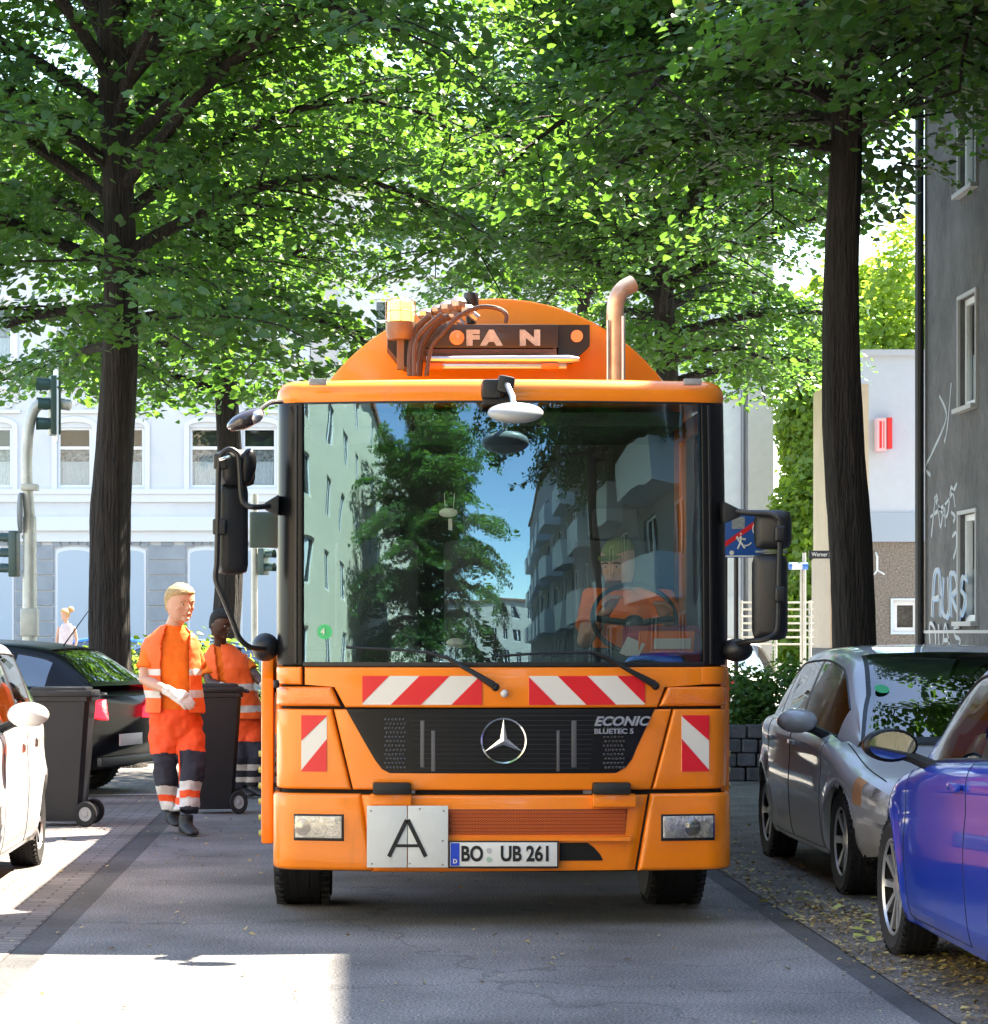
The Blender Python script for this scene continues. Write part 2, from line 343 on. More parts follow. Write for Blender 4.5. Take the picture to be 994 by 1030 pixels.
shell('wall', w, hx1-hx0, 11, BZ(150), M_bluew, A, x0=hx0)
for hh in holes: window(A, *hh, curtain=0.62, lace=True)
# rusticated blocks
w = MB(); zt = BZ(550); rows = 8; hz = (BZ(548)-0.5)/rows
gw = [BX(px) for px in wcs if hx0+0.8 < BX(px) < hx1-0.4]
edges = []
xs = [hx0]+[v for x in sorted(gw) for v in (x-0.62, x+0.62)]+[hx1]
for i in range(0, len(xs), 2):
    for r_ in range(rows):
        z = 0.5+r_*hz; w.bx((xs[i], -0.05, z+0.02), (xs[i+1], 0.02, z+hz-0.02), 0.012)
zb0, zb1 = BZ(550), BZ(524)
for x in gw:
    for j in range(-2, 3):   # voussoirs
        a = j*0.25; w.prism([(x+a-0.115, zb0+0.06*(4-j*j)/4), (x+a+0.115, zb0+0.06*(4-j*j)/4), (x+a*1.5+0.15, zb1), (x+a*1.5-0.15, zb1)], -0.06, 0.02)
xs2 = [hx0]+[v for x in sorted(gw) for v in (x-1.0, x+1.0)]+[hx1]
for i in range(0, len(xs2), 2):
    if xs2[i+1]-xs2[i] > 0.1: w.bx((xs2[i], -0.05, zb0), (xs2[i+1], 0.02, zb1), 0.012)
w.build('ground_floor_blocks', M_rust, A, smooth=False)
w = MB(); w.bx((hx0, -0.10, 0), (hx1, 0.02, 0.48)); w.build('plinth', M_rust, A, smooth=False)
for x in gw:
    w = MB(); pts = [(x-0.56, 0.52)]+[(x+0.56*math.cos(math.pi-i*math.pi/10)*1.0, zb0-0.14+0.14*math.sin(i*math.pi/10)) for i in range(11)]+[(x+0.56, 0.52)]
    w.prism(pts, -0.03, 0.015); f_ = w.build('window', M_trim, A, smooth=False)
    w = MB(); pts = [(x-0.49, 0.6)]+[(x+0.49*math.cos(math.pi-i*math.pi/10), zb0-0.22+0.12*math.sin(i*math.pi/10)) for i in range(11)]+[(x+0.49, 0.6)]
    w.prism(pts, -0.045, -0.02); w.build('blind', M_blind, f_, smooth=False)
w = MB()
for (p0, p1, d) in ((497, 492, 0.14), (505, 497, 0.08), (523, 520, 0.14), (534, 523, 0.24), (545, 534, 0.12), (372, 366, 0.14), (250, 246, 0.14), (158, 150, 0.5), (170, 158, 0.3)):
    w.bx((hx0, -d, BZ(p0)), (hx1, 0.03, BZ(p1)))
w.build('cornice', M_trim, A, smooth=False)
for (a, b_, c, d) in holes:
    w = MB()
    w.bx((a-0.17, -0.06, c-0.1), (a-0.02, 0.03, d+0.05)); w.bx((b_+0.02, -0.06, c-0.1), (b_+0.17, 0.03, d+0.05)); w.bx((a-0.22, -0.1, c-0.17), (b_+0.22, 0.03, c-0.08))
    xc = (a+b_)/2
    arc = [(xc+(0.68+0.0)*math.cos(t), d+0.02+0.3*math.sin(t)) for t in [math.pi-i*math.pi/10 for i in range(11)]]
    arc2 = [(xc+0.55*math.cos(t), d+0.0+0.17*math.sin(t)) for t in [i*math.pi/10 for i in range(11)]]
    w.prism(arc+arc2, -0.07, 0.02)
    if d < 10:   # carved swags above first-floor windows
        w.bx((a-0.25, -0.1, d+0.42), (b_+0.25, 0.02, d+0.52))
        for sx in (-1, 1):
            w.tube([(xc+sx*(0.08+0.09*i), -0.03, d+0.72+0.16*math.sin(i*1.3)) for i in range(7)], 0.045, 5)
            w.tube([(xc+sx*(0.6-0.12*math.cos(i)), -0.03, d+0.85+0.12*math.sin(i)) for i in range(6)], 0.04, 5)
        w.ball((xc, -0.03, d+0.82), (0.12, 0.05, 0.17), seg=8)
        w.prism([(a-0.3, d+1.05), (xc, d+1.28), (b_+0.3, d+1.05), (b_+0.3, d+0.99), (xc, d+1.2), (a-0.3, d+0.99)], -0.12, 0.02)
    w.build('window_surround', M_trim, A, smooth=False)
M_roof = mat('red_roof_tile', (0.25, 0.12, 0.09), 0.8, var=0.4, vscale=8)
w = MB(); w.prism([(-0.5, BZ(150)), (5.5, BZ(60)), (11.5, BZ(150))], hx0, hx1, 'YZ'); w.build('roof', M_roof, A, smooth=False)
# middle house
M_brickw = mat('white_brick', (0.66, 0.65, 0.64), 0.85, var=0.1, vscale=3, bump=0.1)
M_beige = mat('beige_render', (0.50, 0.46, 0.43), 0.85, var=0.08)
B = thing('apartment_building', 'white and beige townhouse directly behind the orange truck, next to the pale blue one', 'building', (0, YB+0.2, 0))
x0, x1 = BX(312)+0.01, BX(778); holes = []
for px in (395, 470, 545, 620, 700):
    for (p0, p1) in ((490, 425), (365, 300), (245, 185)): holes.append((BX(px)-0.55, BX(px)+0.55, BZ(p0), BZ(p1)))
w = MB(); facade(w, x1-x0, BZ(170), holes, x0=x0); shell('wall', w, x1-x0, 11, BZ(170), M_brickw, B, x0=x0)
for hh in holes: window(B, *hh)
for (a, b_) in ((312, 338), (752, 778)):
    w = MB(); w.bx((BX(a)+0.02, -0.25, 0), (BX(b_), 0.02, BZ(172))); w.build('pilaster', M_beige, B, smooth=False)
w = MB(); w.tube([(BX(748), -0.12, 0), (BX(748), -0.12, BZ(172))], 0.07, 8); w.build('downpipe', mat('zinc', (0.20, 0.20, 0.22), 0.5, 0.6), B)
w = MB()
for (p0, p1, d) in ((278, 273, 0.12), (400, 396, 0.12), (522, 516, 0.14), (190, 170, 0.35), (640, 600, 0.1)): w.bx((BX(338), -d, BZ(p0)), (BX(746), 0.03, BZ(p1)))
w.build('cornice', M_trim, B, smooth=False)
w = MB(); w.prism([(-0.5, BZ(170)), (5.5, BZ(85)), (11.5, BZ(170))], x0, x1, 'YZ'); w.build('roof', mat('grey_roof_tile', (0.16, 0.13, 0.12), 0.8, var=0.4, vscale=8), B, smooth=False)

# grey plaster house at the right, along the street
GX, GY = 7.7, 35.6; GH = 13.35
M_grey = mat('grey_plaster', (0.135, 0.132, 0.136), 0.95, var=0.3, vscale=1.3, bump=1.0, bscale=7, bdist=0.05, col2=(0.07, 0.07, 0.073))
M_sill = mat('grey_sill', (0.42, 0.42, 0.43), 0.7)
G = thing('apartment_building', 'dark grey plaster house with white graffiti and narrow windows along the right pavement', 'building', (GX, GY, 0), R(-90))
def GW(px, py, off=0.0): Y = (GX-off)*F/(px-VX); return (GY-Y, -off, CH-(py-HZ)*Y/F)
holes = []; GL = 31.0
for c in (2.6, 5.8, 9.6, 13.4, 17.2, 21, 24.8, 28.4):
    for (z0, z1) in ((1.67, 3.02), (4.37, 5.75), (7.1, 8.45), (9.8, 11.15)): holes.append((c-0.5, c+0.42, z0, z1))
w = MB(); facade(w, GL, GH, holes, depth=0.14); shell('wall', w, GL, 10, GH, M_grey, G)
for hh in holes: window(G, *hh, depth=0.14, curtain=0.7, bars=False, fw=0.08)
for (a, b_, c, d) in holes:
    w = MB()
    w.bx((a-0.06, -0.10, c-0.06), (b_+0.06, 0.03, c-0.003)); w.bx((a-0.05, -0.035, c), (a-0.003, 0.03, d+0.05)); w.bx((b_+0.003, -0.035, c), (b_+0.05, 0.03, d+0.05)); w.bx((a-0.003, -0.035, d+0.003), (b_+0.003, 0.03, d+0.05))
    w.build('window_surround', M_sill, G, smooth=False)
w = MB(); w.bx((0, -0.03, 0), (GL, 0.02, 1.52)); w.build('plinth', M_grey, G, smooth=False)
w = MB(); w.bx((0, -0.045, 1.52), (GL, 0.02, 1.56)); w.build('string_course', M_sill, G, smooth=False)
w = MB(); w.tube([(0.1, -0.09, 0), (0.1, -0.09, GH)], 0.06, 10); w.build('downpipe', mat('black_pipe', (0.015, 0.015, 0.018), 0.5), G)
w = MB(); w.bx((-0.1, -0.16, GH), (GL, 10, GH+0.12)); w.build('roof', M_roof, G, smooth=False)
M_graf = mat('white_spray', (0.40, 0.43, 0.47), 0.8); M_grafb = mat('blue_spray', (0.28, 0.40, 0.58), 0.8)
def stroke(pts, r, m, off):
    w = MB(); P3 = [Vector((a_, 0, c_)) for a_, c_ in pts]; out = []; nn = 7
    for i in range(len(P3)-1):
        a, b, c, d = P3[max(i-1, 0)], P3[i], P3[i+1], P3[min(i+2, len(P3)-1)]
        for j in range(nn+(1 if i == len(P3)-2 else 0)): t = j/nn; out.append(0.5*((2*b)+(c-a)*t+(2*a-5*b+4*c-d)*t*t+(3*b-a-3*c+d)*t**3))
    P = [Vector(GW(q.x, q.z, off)) for q in out]; vs = []; fs = []
    for i in range(len(P)):
        d = (P[min(i+1, len(P)-1)]-P[max(i-1, 0)]); n_ = Vector((-d.z, 0, d.x)).normalized()*r*(0.75+0.55*abs(math.sin(i*0.45+pts[0][0]))); vs += [P[i]-n_, P[i]+n_]
    for i in range(len(P)-1): fs.append((2*i, 2*i+2, 2*i+3, 2*i+1))
    w.add([(x, -off, z) for x, y, z in vs], fs)
    return w
scr = [[(945, 398), (952, 420), (938, 455), (931, 470), (936, 478)], [(957, 385), (953, 430), (950, 445)],
       [(937, 540), (942, 498), (946, 530), (950, 508), (951, 530)], [(940, 500), (952, 520), (957, 490), (961, 510)], [(936, 520), (952, 506), (963, 486)], [(958, 540), (962, 536), (962, 550), (959, 562)], [(959, 525), (961, 520), (957, 515)],
       [(937, 620), (939, 580), (944, 576), (945, 620)], [(938, 602), (945, 600)], [(948, 580), (947, 612), (951, 620), (954, 612), (953, 580)], [(956, 620), (955, 580), (960, 578), (962, 592), (957, 600), (965, 622)], [(972, 584), (968, 580), (966, 592), (970, 602), (967, 618), (964, 612)],
       [(936, 652), (935, 628), (940, 632), (941, 648), (936, 652)], [(944, 628), (945, 655)], [(948, 655), (951, 628), (956, 655)], [(949, 644), (955, 644)], [(965, 630), (960, 632), (961, 640), (966, 644), (963, 655)]]
w = MB()
for i, s_ in enumerate(scr):
    q = stroke(s_, 0.022, None, 0.004 if i < 12 else 0.034); w.add(q.v, q.f, 0)
    if 7 <= i < 12:
        q = stroke([(a+1.6, c+1) for a, c in s_], 0.03, None, 0.0025); w.add(q.v, q.f, 1)
w.build('graffiti', [M_graf, M_grafb], G, smooth=False)

# cream corner block, white shop building, trees behind handled later
M_cream = mat('cream_render', (0.62, 0.50, 0.38), 0.85, var=0.12, vscale=2)
Cc = thing('building_corner', 'narrow cream gable end with vertical conduits behind the right tree trunk', 'building', (0, 44, 0))
s44 = F/44
def cx(px): return (px-VX)/s44
def cz(py): return CH-(py-HZ)/s44
w = MB(); w.prism([(cx(836), 0), (cx(836), cz(386)), (cx(874), cz(386)), (cx(874), 0)], 0, 1.7); w.build('wall', M_cream, Cc, smooth=False)
w = MB(); w.bx((cx(834.5), -0.04, cz(652)), (cx(874), 1.72, cz(560))); w.build('cladding', mat('cream_panel', (0.56, 0.45, 0.36), 0.8, var=0.1), Cc, smooth=False)
w = MB(); w.bx((cx(834), -0.06, 0), (cx(874), 1.74, cz(652))); w.build('plinth', mat('dark_plinth', (0.10, 0.095, 0.1), 0.8), Cc, smooth=False)
for (px, a, b_) in ((840, 566, 660), (846, 570, 623)):
    w = MB(); w.tube([(cx(px), -0.08, cz(b_)), (cx(px), -0.08, cz(a))], 0.03, 8); w.build('conduit', M_cream, Cc)
w = MB(); w.bx((cx(813), -0.10, cz(562)), (cx(842), -0.06, cz(554))); ns = w.build('street_name_sign', mat('sign_black', (0.02, 0.02, 0.03), 0.4), Cc, smooth=False)
text('lettering', 'Werner Str.', 0.10, M_frame, ns, (cx(827.5), -0.104, cz(558)), sx=0.8)
W_ = thing('shop_building', 'white flat roofed block with a red sign and pebbledash ground floor at the right', 'building', (0, 49.5, 0))
s5 = F/49.5
def wx(px): return (px-VX)/s5
def wz(py): return CH-(py-HZ)/s5
M_whiter = mat('white_render', (0.50, 0.53, 0.60), 0.85, var=0.05)
M_peb = mat('pebbledash', (0.27, 0.23, 0.20), 0.95, var=0.7, vscale=30, bump=0.6, bscale=40)
w = MB(); facade(w, wx(1050)-wx(868), wz(545), [(wx(898), wx(924), wz(636), wz(604))], x0=wx(868)); w.build('ground_floor_wall', M_peb, W_, smooth=False)
w = MB(); w.bx((wx(868), 0.35, 0), (wx(1050), 2, wz(545)-0.02)); w.build('wall', M_peb, W_, smooth=False)
wn = window(W_, wx(898), wx(924), wz(636), wz(604), depth=0.12, curtain=0.0, bars=False, fw=0.09)
w = MB()
for (a, b_, c, d) in ((896, 898, 638, 602), (924, 926, 638, 602), (898, 924, 638, 636), (898, 924, 604, 602)): w.bx((wx(a), -0.03, wz(c)), (wx(b_), 0.01, wz(d)))
w.build('window_surround', mat('lightblue_frame', (0.62, 0.72, 0.86), 0.5), W_, smooth=False)
w = MB(); w.bx((wx(868), -0.08, wz(545)), (wx(1050), 2, wz(516))); w.build('fascia', mat('grey_cladding', (0.33, 0.39, 0.48), 0.6), W_, smooth=False)
w = MB(); w.bx((wx(868), -0.02, wz(516)), (wx(1050), 2, wz(358))); w.build('upper_wall', M_whiter, W_, smooth=False)
w = MB(); w.bx((wx(866), -0.1, wz(358)), (wx(1050), 2.1, wz(352))); w.build('parapet', mat('parapet', (0.45, 0.46, 0.5), 0.6), W_, smooth=False)
w = MB(); w.bx((wx(879), -0.35, wz(455)), (wx(888), -0.03, wz(422)), k=1); w.bx((wx(890), -0.25, wz(452)), (wx(895), -0.03, wz(421)), k=0)
w.bx((wx(881), -0.352, wz(452)), (wx(883.5), -0.34, wz(425)), k=0); w.bx((wx(885), -0.352, wz(452)), (wx(886), -0.34, wz(425)), k=0)
w.build('sign', [mat('sign_red', (0.75, 0.03, 0.03), 0.4), mat('sign_pinkish', (0.75, 0.45, 0.48), 0.4)], W_, smooth=False)
w = MB(); w.tube([(wx(881), -0.15, wz(575)), (wx(881), -0.15, wz(560)), (wx(881), -0.02, wz(556))], 0.02, 6); w.tube([(wx(877), -0.25, wz(578)), (wx(881), -0.15, wz(574)), (wx(887), -0.25, wz(578))], 0.02, 6)
w.build('wall_lamp', mat('lamp_white', (0.7, 0.7, 0.7), 0.5), W_)

# street behind the viewer, seen in the windscreen
M_creamf = mat('cream_facade', (0.62, 0.55, 0.42), 0.85, var=0.1, vscale=0.5)
def row_house(name, label, x, y, rz, L_, h, m, cols, fm, balcony=False):
    o = thing(name, label, 'building', (x, y, 0), rz)
    hs = []; n = int(L_/cols); fl = int(h/2.9)
    for i in range(n):
        for j in range(fl): xx = cols*(i+0.5); hs.append((xx-0.55, xx+0.55, 0.95+j*2.85, 2.5+j*2.85))
    w = MB(); facade(w, L_, h, hs); shell('wall', w, L_, 9, h, m, o)
    w = MB(); q = MB(); a, b_, c, d = -0.55, 0.55, 0.0, 1.55
    w.bx((a, 0.1, c), (a+0.07, 0.16, d)); w.bx((b_-0.07, 0.1, c), (b_, 0.16, d)); w.bx((a+0.07, 0.1, d-0.07), (b_-0.07, 0.16, d)); w.bx((a+0.07, 0.1, c), (b_-0.07, 0.16, c+0.07)); w.bx((-0.04, 0.095, c+0.07), (0.04, 0.16, d-0.07))
    q.add([(a, 0.14, c), (b_, 0.14, c), (b_, 0.14, d), (a, 0.14, d)], [(0, 1, 2, 3)])
    w0 = w.build('window', fm, o, smooth=False); q0 = q.build('pane', mat('dull_pane', (0.03, 0.035, 0.04), 0.1), w0, smooth=False)
    for k_, (a, b_, c, d) in enumerate(hs):
        if k_ == 0: w0.location = (0.5*(a+b_), 0, c); continue
        w1 = w0.copy(); COL.objects.link(w1); w1.location = (0.5*(a+b_), 0, c); q1 = q0.copy(); COL.objects.link(q1); q1.parent = w1
    w = MB(); w.bx((-0.1, -0.35, h), (L_+0.1, 9.2, h+0.3)); w.build('roof', M_roof, o, smooth=False)
    if balcony:
        for i in range(0, n, 2):
            for j in range(1, fl):
                w = MB(); xx = cols*(i+1); zz = 0.1+j*2.85
                w.bx((xx-1.5, -1.2, zz-0.15), (xx+1.5, -0.002, zz)); w.bx((xx-1.5, -1.2, zz), (xx+1.5, -1.12, zz+1.0)); w.bx((xx-1.5, -1.12, zz), (xx-1.42, -0.002, zz+1.0)); w.bx((xx+1.42, -1.12, zz), (xx+1.5, -0.002, zz+1.0)); w.build('balcony', mat('balcony_white', (0.62, 0.64, 0.66), 0.7), o, smooth=False)
    return o
row_house('apartment_building', 'long cream apartment row mirrored in the left part of the windscreen', -8.8, -58, R(90), 66, 14.5, M_creamf, 3.3, M_frame)
row_house('apartment_building', 'grey apartment block with white balconies mirrored in the right part of the windscreen', 8.2, 3.0, R(-90), 46, 13.0, mat('mid_grey_render', (0.24, 0.24, 0.25), 0.85, var=0.15), 2.6, M_frame, True)
row_house('apartment_building', 'distant plain house closing the street behind the viewer', -14, -75, R(180), 30, 9.0, mat('dull_render', (0.4, 0.37, 0.33), 0.85), 2.6, M_frame).location = (16, -78, 0)

# ------------------------------------------------------------------ trees
def leaf_mat(name, c1, c2, tr, tf=0.45):
    m = bpy.data.materials.new(name); m.use_nodes = True; n = m.node_tree; n.nodes.clear(); L = n.links.new
    o = n.nodes.new('ShaderNodeOutputMaterial'); p = n.nodes.new('ShaderNodeBsdfPrincipled'); p.inputs['Roughness'].default_value = 0.42; p.inputs['Specular IOR Level'].default_value = 0.45
    t = n.nodes.new('ShaderNodeBsdfTranslucent'); mx = n.nodes.new('ShaderNodeMixShader'); mx.inputs[0].default_value = tf
    at_ = n.nodes.new('ShaderNodeAttribute'); at_.attribute_name = 'rnd'
    r = n.nodes.new('ShaderNodeMix'); r.data_type = 'RGBA'; r.inputs[6].default_value = (*c1, 1); r.inputs[7].default_value = (*c2, 1); L(at_.outputs['Fac'], r.inputs[0]); L(r.outputs[2], p.inputs['Base Color'])
    r2 = n.nodes.new('ShaderNodeMix'); r2.data_type = 'RGBA'; r2.inputs[6].default_value = (*[c*0.75 for c in tr], 1); r2.inputs[7].default_value = (*tr, 1); L(at_.outputs['Fac'], r2.inputs[0]); L(r2.outputs[2], t.inputs[0])
    L(p.outputs[0], mx.inputs[1]); L(t.outputs[0], mx.inputs[2]); L(mx.outputs[0], o.inputs[0]); return m
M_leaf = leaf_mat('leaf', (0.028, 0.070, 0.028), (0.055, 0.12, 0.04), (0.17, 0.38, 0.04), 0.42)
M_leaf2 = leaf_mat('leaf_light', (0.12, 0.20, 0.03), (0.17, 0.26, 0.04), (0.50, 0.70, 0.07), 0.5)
M_bark = mat('bark', (0.034, 0.024, 0.019), 0.95, var=0.55, vscale=9, bump=1.0, bscale=13, stretch=(2.6, 2.6, 0.3), col2=(0.011, 0.009, 0.007), bdist=0.09)
def leaves_mesh(name, C, N, size, rng, m, parent):
    """C: centres (n,3); N: rough normals (n,3); every leaf a small folded heart-like blade"""
    n = len(C); a = rng.uniform(0, 2*np.pi, n); N = N/np.linalg.norm(N, axis=1, keepdims=True)
    ref = np.stack([np.cos(a), np.sin(a), rng.uniform(-0.5, 0.2, n)], 1)
    U = ref-N*np.sum(ref*N, 1, keepdims=True); U /= np.linalg.norm(U, axis=1, keepdims=True); V = np.cross(N, U)
    s = (size*rng.uniform(0.45, 1.3, n))[:, None]
    tpl = [(-0.5, 0, 0), (-0.28, 0.42, 0.1), (0.18, 0.34, 0.06), (0.62, 0, -0.1), (0.18, -0.34, 0.06), (-0.28, -0.42, 0.1)]
    V6 = np.stack([C+s*(U*x+V*y+N*z) for x, y, z in tpl], 1).reshape(-1, 3)
    idx = np.arange(n)[:, None]*6
    F4 = np.concatenate([idx+np.array([0, 1, 2, 3]), idx+np.array([0, 3, 4, 5])], 1).reshape(-1, 4)
    me = bpy.data.meshes.new(name); me.vertices.add(len(V6)); me.vertices.foreach_set('co', V6.astype(np.float32).ravel())
    me.loops.add(F4.size); me.loops.foreach_set('vertex_index', F4.astype(np.int32).ravel())
    me.polygons.add(len(F4)); me.polygons.foreach_set('loop_start', np.arange(0, F4.size, 4, dtype=np.int32)); me.polygons.foreach_set('loop_total', np.full(len(F4), 4, dtype=np.int32))
    me.update(calc_edges=True); me.materials.append(m)
    at_ = me.attributes.new('rnd', 'FLOAT', 'FACE'); at_.data.foreach_set('value', np.repeat(rng.uniform(0, 1, n), 2).astype(np.float32))
    o = bpy.data.objects.new(name, me); COL.objects.link(o)
    if parent: o.parent = parent
    return o
def tree(label, x, y, r, h0, h1, Rm, seed, nl=36, leaf=0.115, per=34, m=None, fork=None, lean=0.0, group='street trees in two rows', trunk=True, keep=None, name='lime_tree'):
    rng = np.random.default_rng(seed); rnd = random.Random(seed)
    T = thing(name, label, 'tree', (x, y, 0), 0, group)
    def tp(z): return Vector((lean*z*0.1+0.06*math.sin(z*0.9+seed), 0.05*math.sin(z*0.7+2*seed), z))
    w = MB(); zs = [0, 0.06, 0.12, 0.22, 0.35, 0.55, 0.8]+[1.0+i*0.2 for i in range(int((h1-2)/0.2))]
    n = 44; vs = []; fs = []
    for i, z in enumerate(zs):
        rr = r*(1-0.72*max(0, z-2)/(h1-1)) * (1+0.55*math.exp(-z*5)); p = tp(z)
        for j in range(n):
            a = 2*math.pi*j/n; rr2 = rr*(1+0.05*math.sin(3*a+z*0.7+seed)+0.035*math.sin(7*a+z*1.3)+0.022*math.sin(13*a+1.8*math.sin(z*1.1+seed))*(0.6+0.4*math.sin(z*3.1+2*a))+0.016*rnd.uniform(-1, 1)+0.02*math.sin(z*3+a)+0.10*math.exp(-((z-2.9-seed%3)**2)*9)*max(0, math.cos(a-seed))); vs.append((p.x+rr2*math.cos(a), p.y+rr2*math.sin(a), z))
    for i in range(len(zs)-1):
        for j in range(n): a = i*n+j; b_ = i*n+(j+1) % n; fs.append((a, b_, b_+n, a+n))
    w.add(vs, fs); tr = w.build('trunk', M_bark, T, ang=180)
    lw = MB(); sc = []; sn = []
    for i in range(nl):
        f = i/(nl-1); z = h0*0.93+(h1-1.0-h0)*f**0.9; az = i*2.39996+seed+rnd.uniform(-0.35, 0.35)
        prof = math.sin(math.pi*min(1, 0.30+0.62*f))**0.7; ln = Rm*prof*rnd.uniform(0.8, 1.15)
        el = R(62*f+18 if f > 0.12 else 14)+rnd.uniform(-0.15, 0.15); p = tp(z); pts = [p]; d = Vector((math.cos(az)*math.cos(el), math.sin(az)*math.cos(el), math.sin(el)))
        seg = 9; droop = 0.11*(1-f)+0.03
        for k in range(seg):
            d = (d+Vector((rnd.uniform(-.12, .12), rnd.uniform(-.12, .12), -droop*k/4))).normalized(); p = p+d*ln/seg; pts.append(p)
        r0 = 0.018+0.13*r*(1-f)+0.008*ln; lp = [p_ for p_ in pts if keep is None or keep(p_)]; lp = pts[:1]+[p_ for p_ in pts[1:] if keep is None or keep(p_)]
        if len(lp) > 4: lw.tube(lp, [r0*(1-0.85*k/seg) for k in range(len(lp))], 6, cap=False)
        for k in range(1, seg+1):
            for side in (-1, 1):
                if rnd.random() < 0.05: continue
                dd = (pts[k]-pts[k-1]).normalized(); sd = Vector((-dd.y, dd.x, 0)).normalized()*side
                L_ = ln*0.42*(1-0.45*abs(k/seg-0.45))*rnd.uniform(0.6, 1.2); q = pts[k]; ds = (dd*0.6+sd*0.9+Vector((0, 0, rnd.uniform(-0.15, 0.35)))).normalized(); tw = [q]
                ns = max(2, int(L_/0.38))
                alive = keep is None or keep(pts[k])
                for t_ in range(ns):
                    ds = (ds+Vector((rnd.uniform(-.2, .2), rnd.uniform(-.2, .2), -0.13))).normalized(); q = q+ds*L_/ns; tw.append(q) if alive and (keep is None or keep(q)) else None; sc.append(q[:]); sn.append((ds.x*0.45, ds.y*0.45, 1.0))
                if L_ > 0.35 and len(tw) > 1: lw.tube(tw, [0.016*(1-0.7*j/len(tw)) for j in range(len(tw))], 4, cap=False)
            if k > 3: sc.append(pts[k][:]); sn.append((0, 0, 1))
    lw.build('limb', M_bark, T)
    sc = np.array(sc); sn = np.array(sn)
    if keep is not None: kk = np.array([keep(c) for c in sc]); sc = sc[kk]; sn = sn[kk]
    n_ = len(sc)*per; C = np.repeat(sc, per, 0); N = np.repeat(sn, per, 0)
    rad = 0.42*np.sqrt(rng.uniform(0, 1, n_)); a = rng.uniform(0, 2*np.pi, n_); off = np.stack([rad*np.cos(a), rad*np.sin(a), rng.normal(0, 0.07, n_)], 1)
    Nn = N/np.linalg.norm(N, axis=1, keepdims=True); off[:, 2] -= (off[:, 0]*Nn[:, 0]+off[:, 1]*Nn[:, 1])*0.9+rad*rad*0.35
    C = C+off; Nl = Nn+rng.normal(0, 0.42, (n_, 3))
    leaves_mesh('crown', C, Nl, leaf, rng, m or M_leaf, T)
    return T
tree('big dark trunked lime tree left of the truck, nearest on the left side', -2.73, 30, 0.235, 4.7, 13.5, 4.7, 3, nl=60, per=28, keep=lambda c: c[2] > (5.15 if c[0] < -0.6 else 4.35) and not (abs(c[0]) < 0.75 and c[1] < 0.3 and hash(round(c[0]*999)) % 10 < 8))
tree('slimmer lime tree behind the left mirror of the truck, second on the left side', -2.14, 44, 0.235, 5.5, 14, 4.9, 11, nl=54, per=25, keep=lambda c: c[2] > (5.6 if c[0] < 0.9 else 6.8+0.35*c[0]))
tree('lime tree with bare brown trunk at the right between the parked cars and grey house', 5.46, 29, 0.235, 7.2, 13.8, 4.3, 7, nl=54, per=28, lean=-0.12, keep=lambda c: c[2] > (6.4 if c[0] < 1.2 else 7.4) and not (abs(c[0]) < 0.7 and c[1] < 0.3 and hash(round(c[0]*999)) % 10 < 7))
tree('lime tree rising straight behind the truck exhaust pipe', 4.96, 42, 0.22, 5.7, 14, 5.2, 23, nl=58, per=26, keep=lambda c: c[2] > (5.6 if c[0] > -1.0 else 7.1) and (c[0] < 3.0 or c[2] > 10))
tree('lime tree far back on the right behind the exhaust pipe tree', 4.9, 57, 0.2, 9.5, 15, 4.8, 31, nl=36, per=26, leaf=0.13, keep=lambda c: c[2] > 8.8)
tree('lime tree mirrored in the centre of the windscreen', -3.2, -15, 0.22, 1.9, 13.5, 5.6, 41, nl=84, per=34, leaf=0.13, name='lime_tree')
tree('lime tree near the viewer mirrored at the upper right of the windscreen', 5.9, -1.5, 0.22, 7.4, 14, 5.2, 43, nl=60, per=30, leaf=0.13, keep=lambda c: c[2] > 6.7)
tree('lime tree standing just outside the right edge, its lowest twigs at the top corner', 5.6, 21.5, 0.22, 7.2, 11.0, 3.4, 47, nl=46, per=34, keep=lambda c: c[2] > 6.4 and c[0]+5.6-0.567*c[2] > -1.0)
# bright trees and shrubs
def bush(name, label, cat, boxes, n, leaf, m, seed, group=None):
    rng = np.random.default_rng(seed); P = []
    o = thing(name, label, cat, (boxes[0][0], boxes[0][1], 0), 0, group)
    for (x, y, z, rx, ry, rz) in boxes:
        k = int(n/len(boxes)); d = rng.normal(0, 1, (k, 3)); d /= np.linalg.norm(d, axis=1, keepdims=True); rr = rng.uniform(0.55, 1.05, k)[:, None]
        rr *= 1+0.13*np.sin(d[:, :1]*7+seed)*np.cos(d[:, 2:]*6+d[:, 1:2]*5)
        P.append(np.concatenate([d*rr*np.array([rx, ry, rz])+np.array([x-boxes[0][0], y-boxes[0][1], z]), d], 1))
    P = np.concatenate(P); P = P[P[:, 2] > 0.03]; N = P[:, 3:]+rng.normal(0, 0.6, (len(P), 3))+np.array([0, 0, 0.4])
    leaves_mesh('foliage', P[:, :3], N, leaf, rng, m, o)
    w = MB(); b0 = boxes[0]
    for (x, y, z, rx, ry, rz) in boxes:
        for i in range(5):
            a = i*2.4; q = (x-b0[0]+rx*0.5*math.cos(a), y-b0[1]+ry*0.5*math.sin(a), z+rz*0.4); w.tube([(x-b0[0]+rx*0.15*math.cos(a), y-b0[1]+ry*0.15*math.sin(a), 0), q], [0.02+0.03*rz, 0.01], 5)
    w.build('stem', M_bark, o); return o
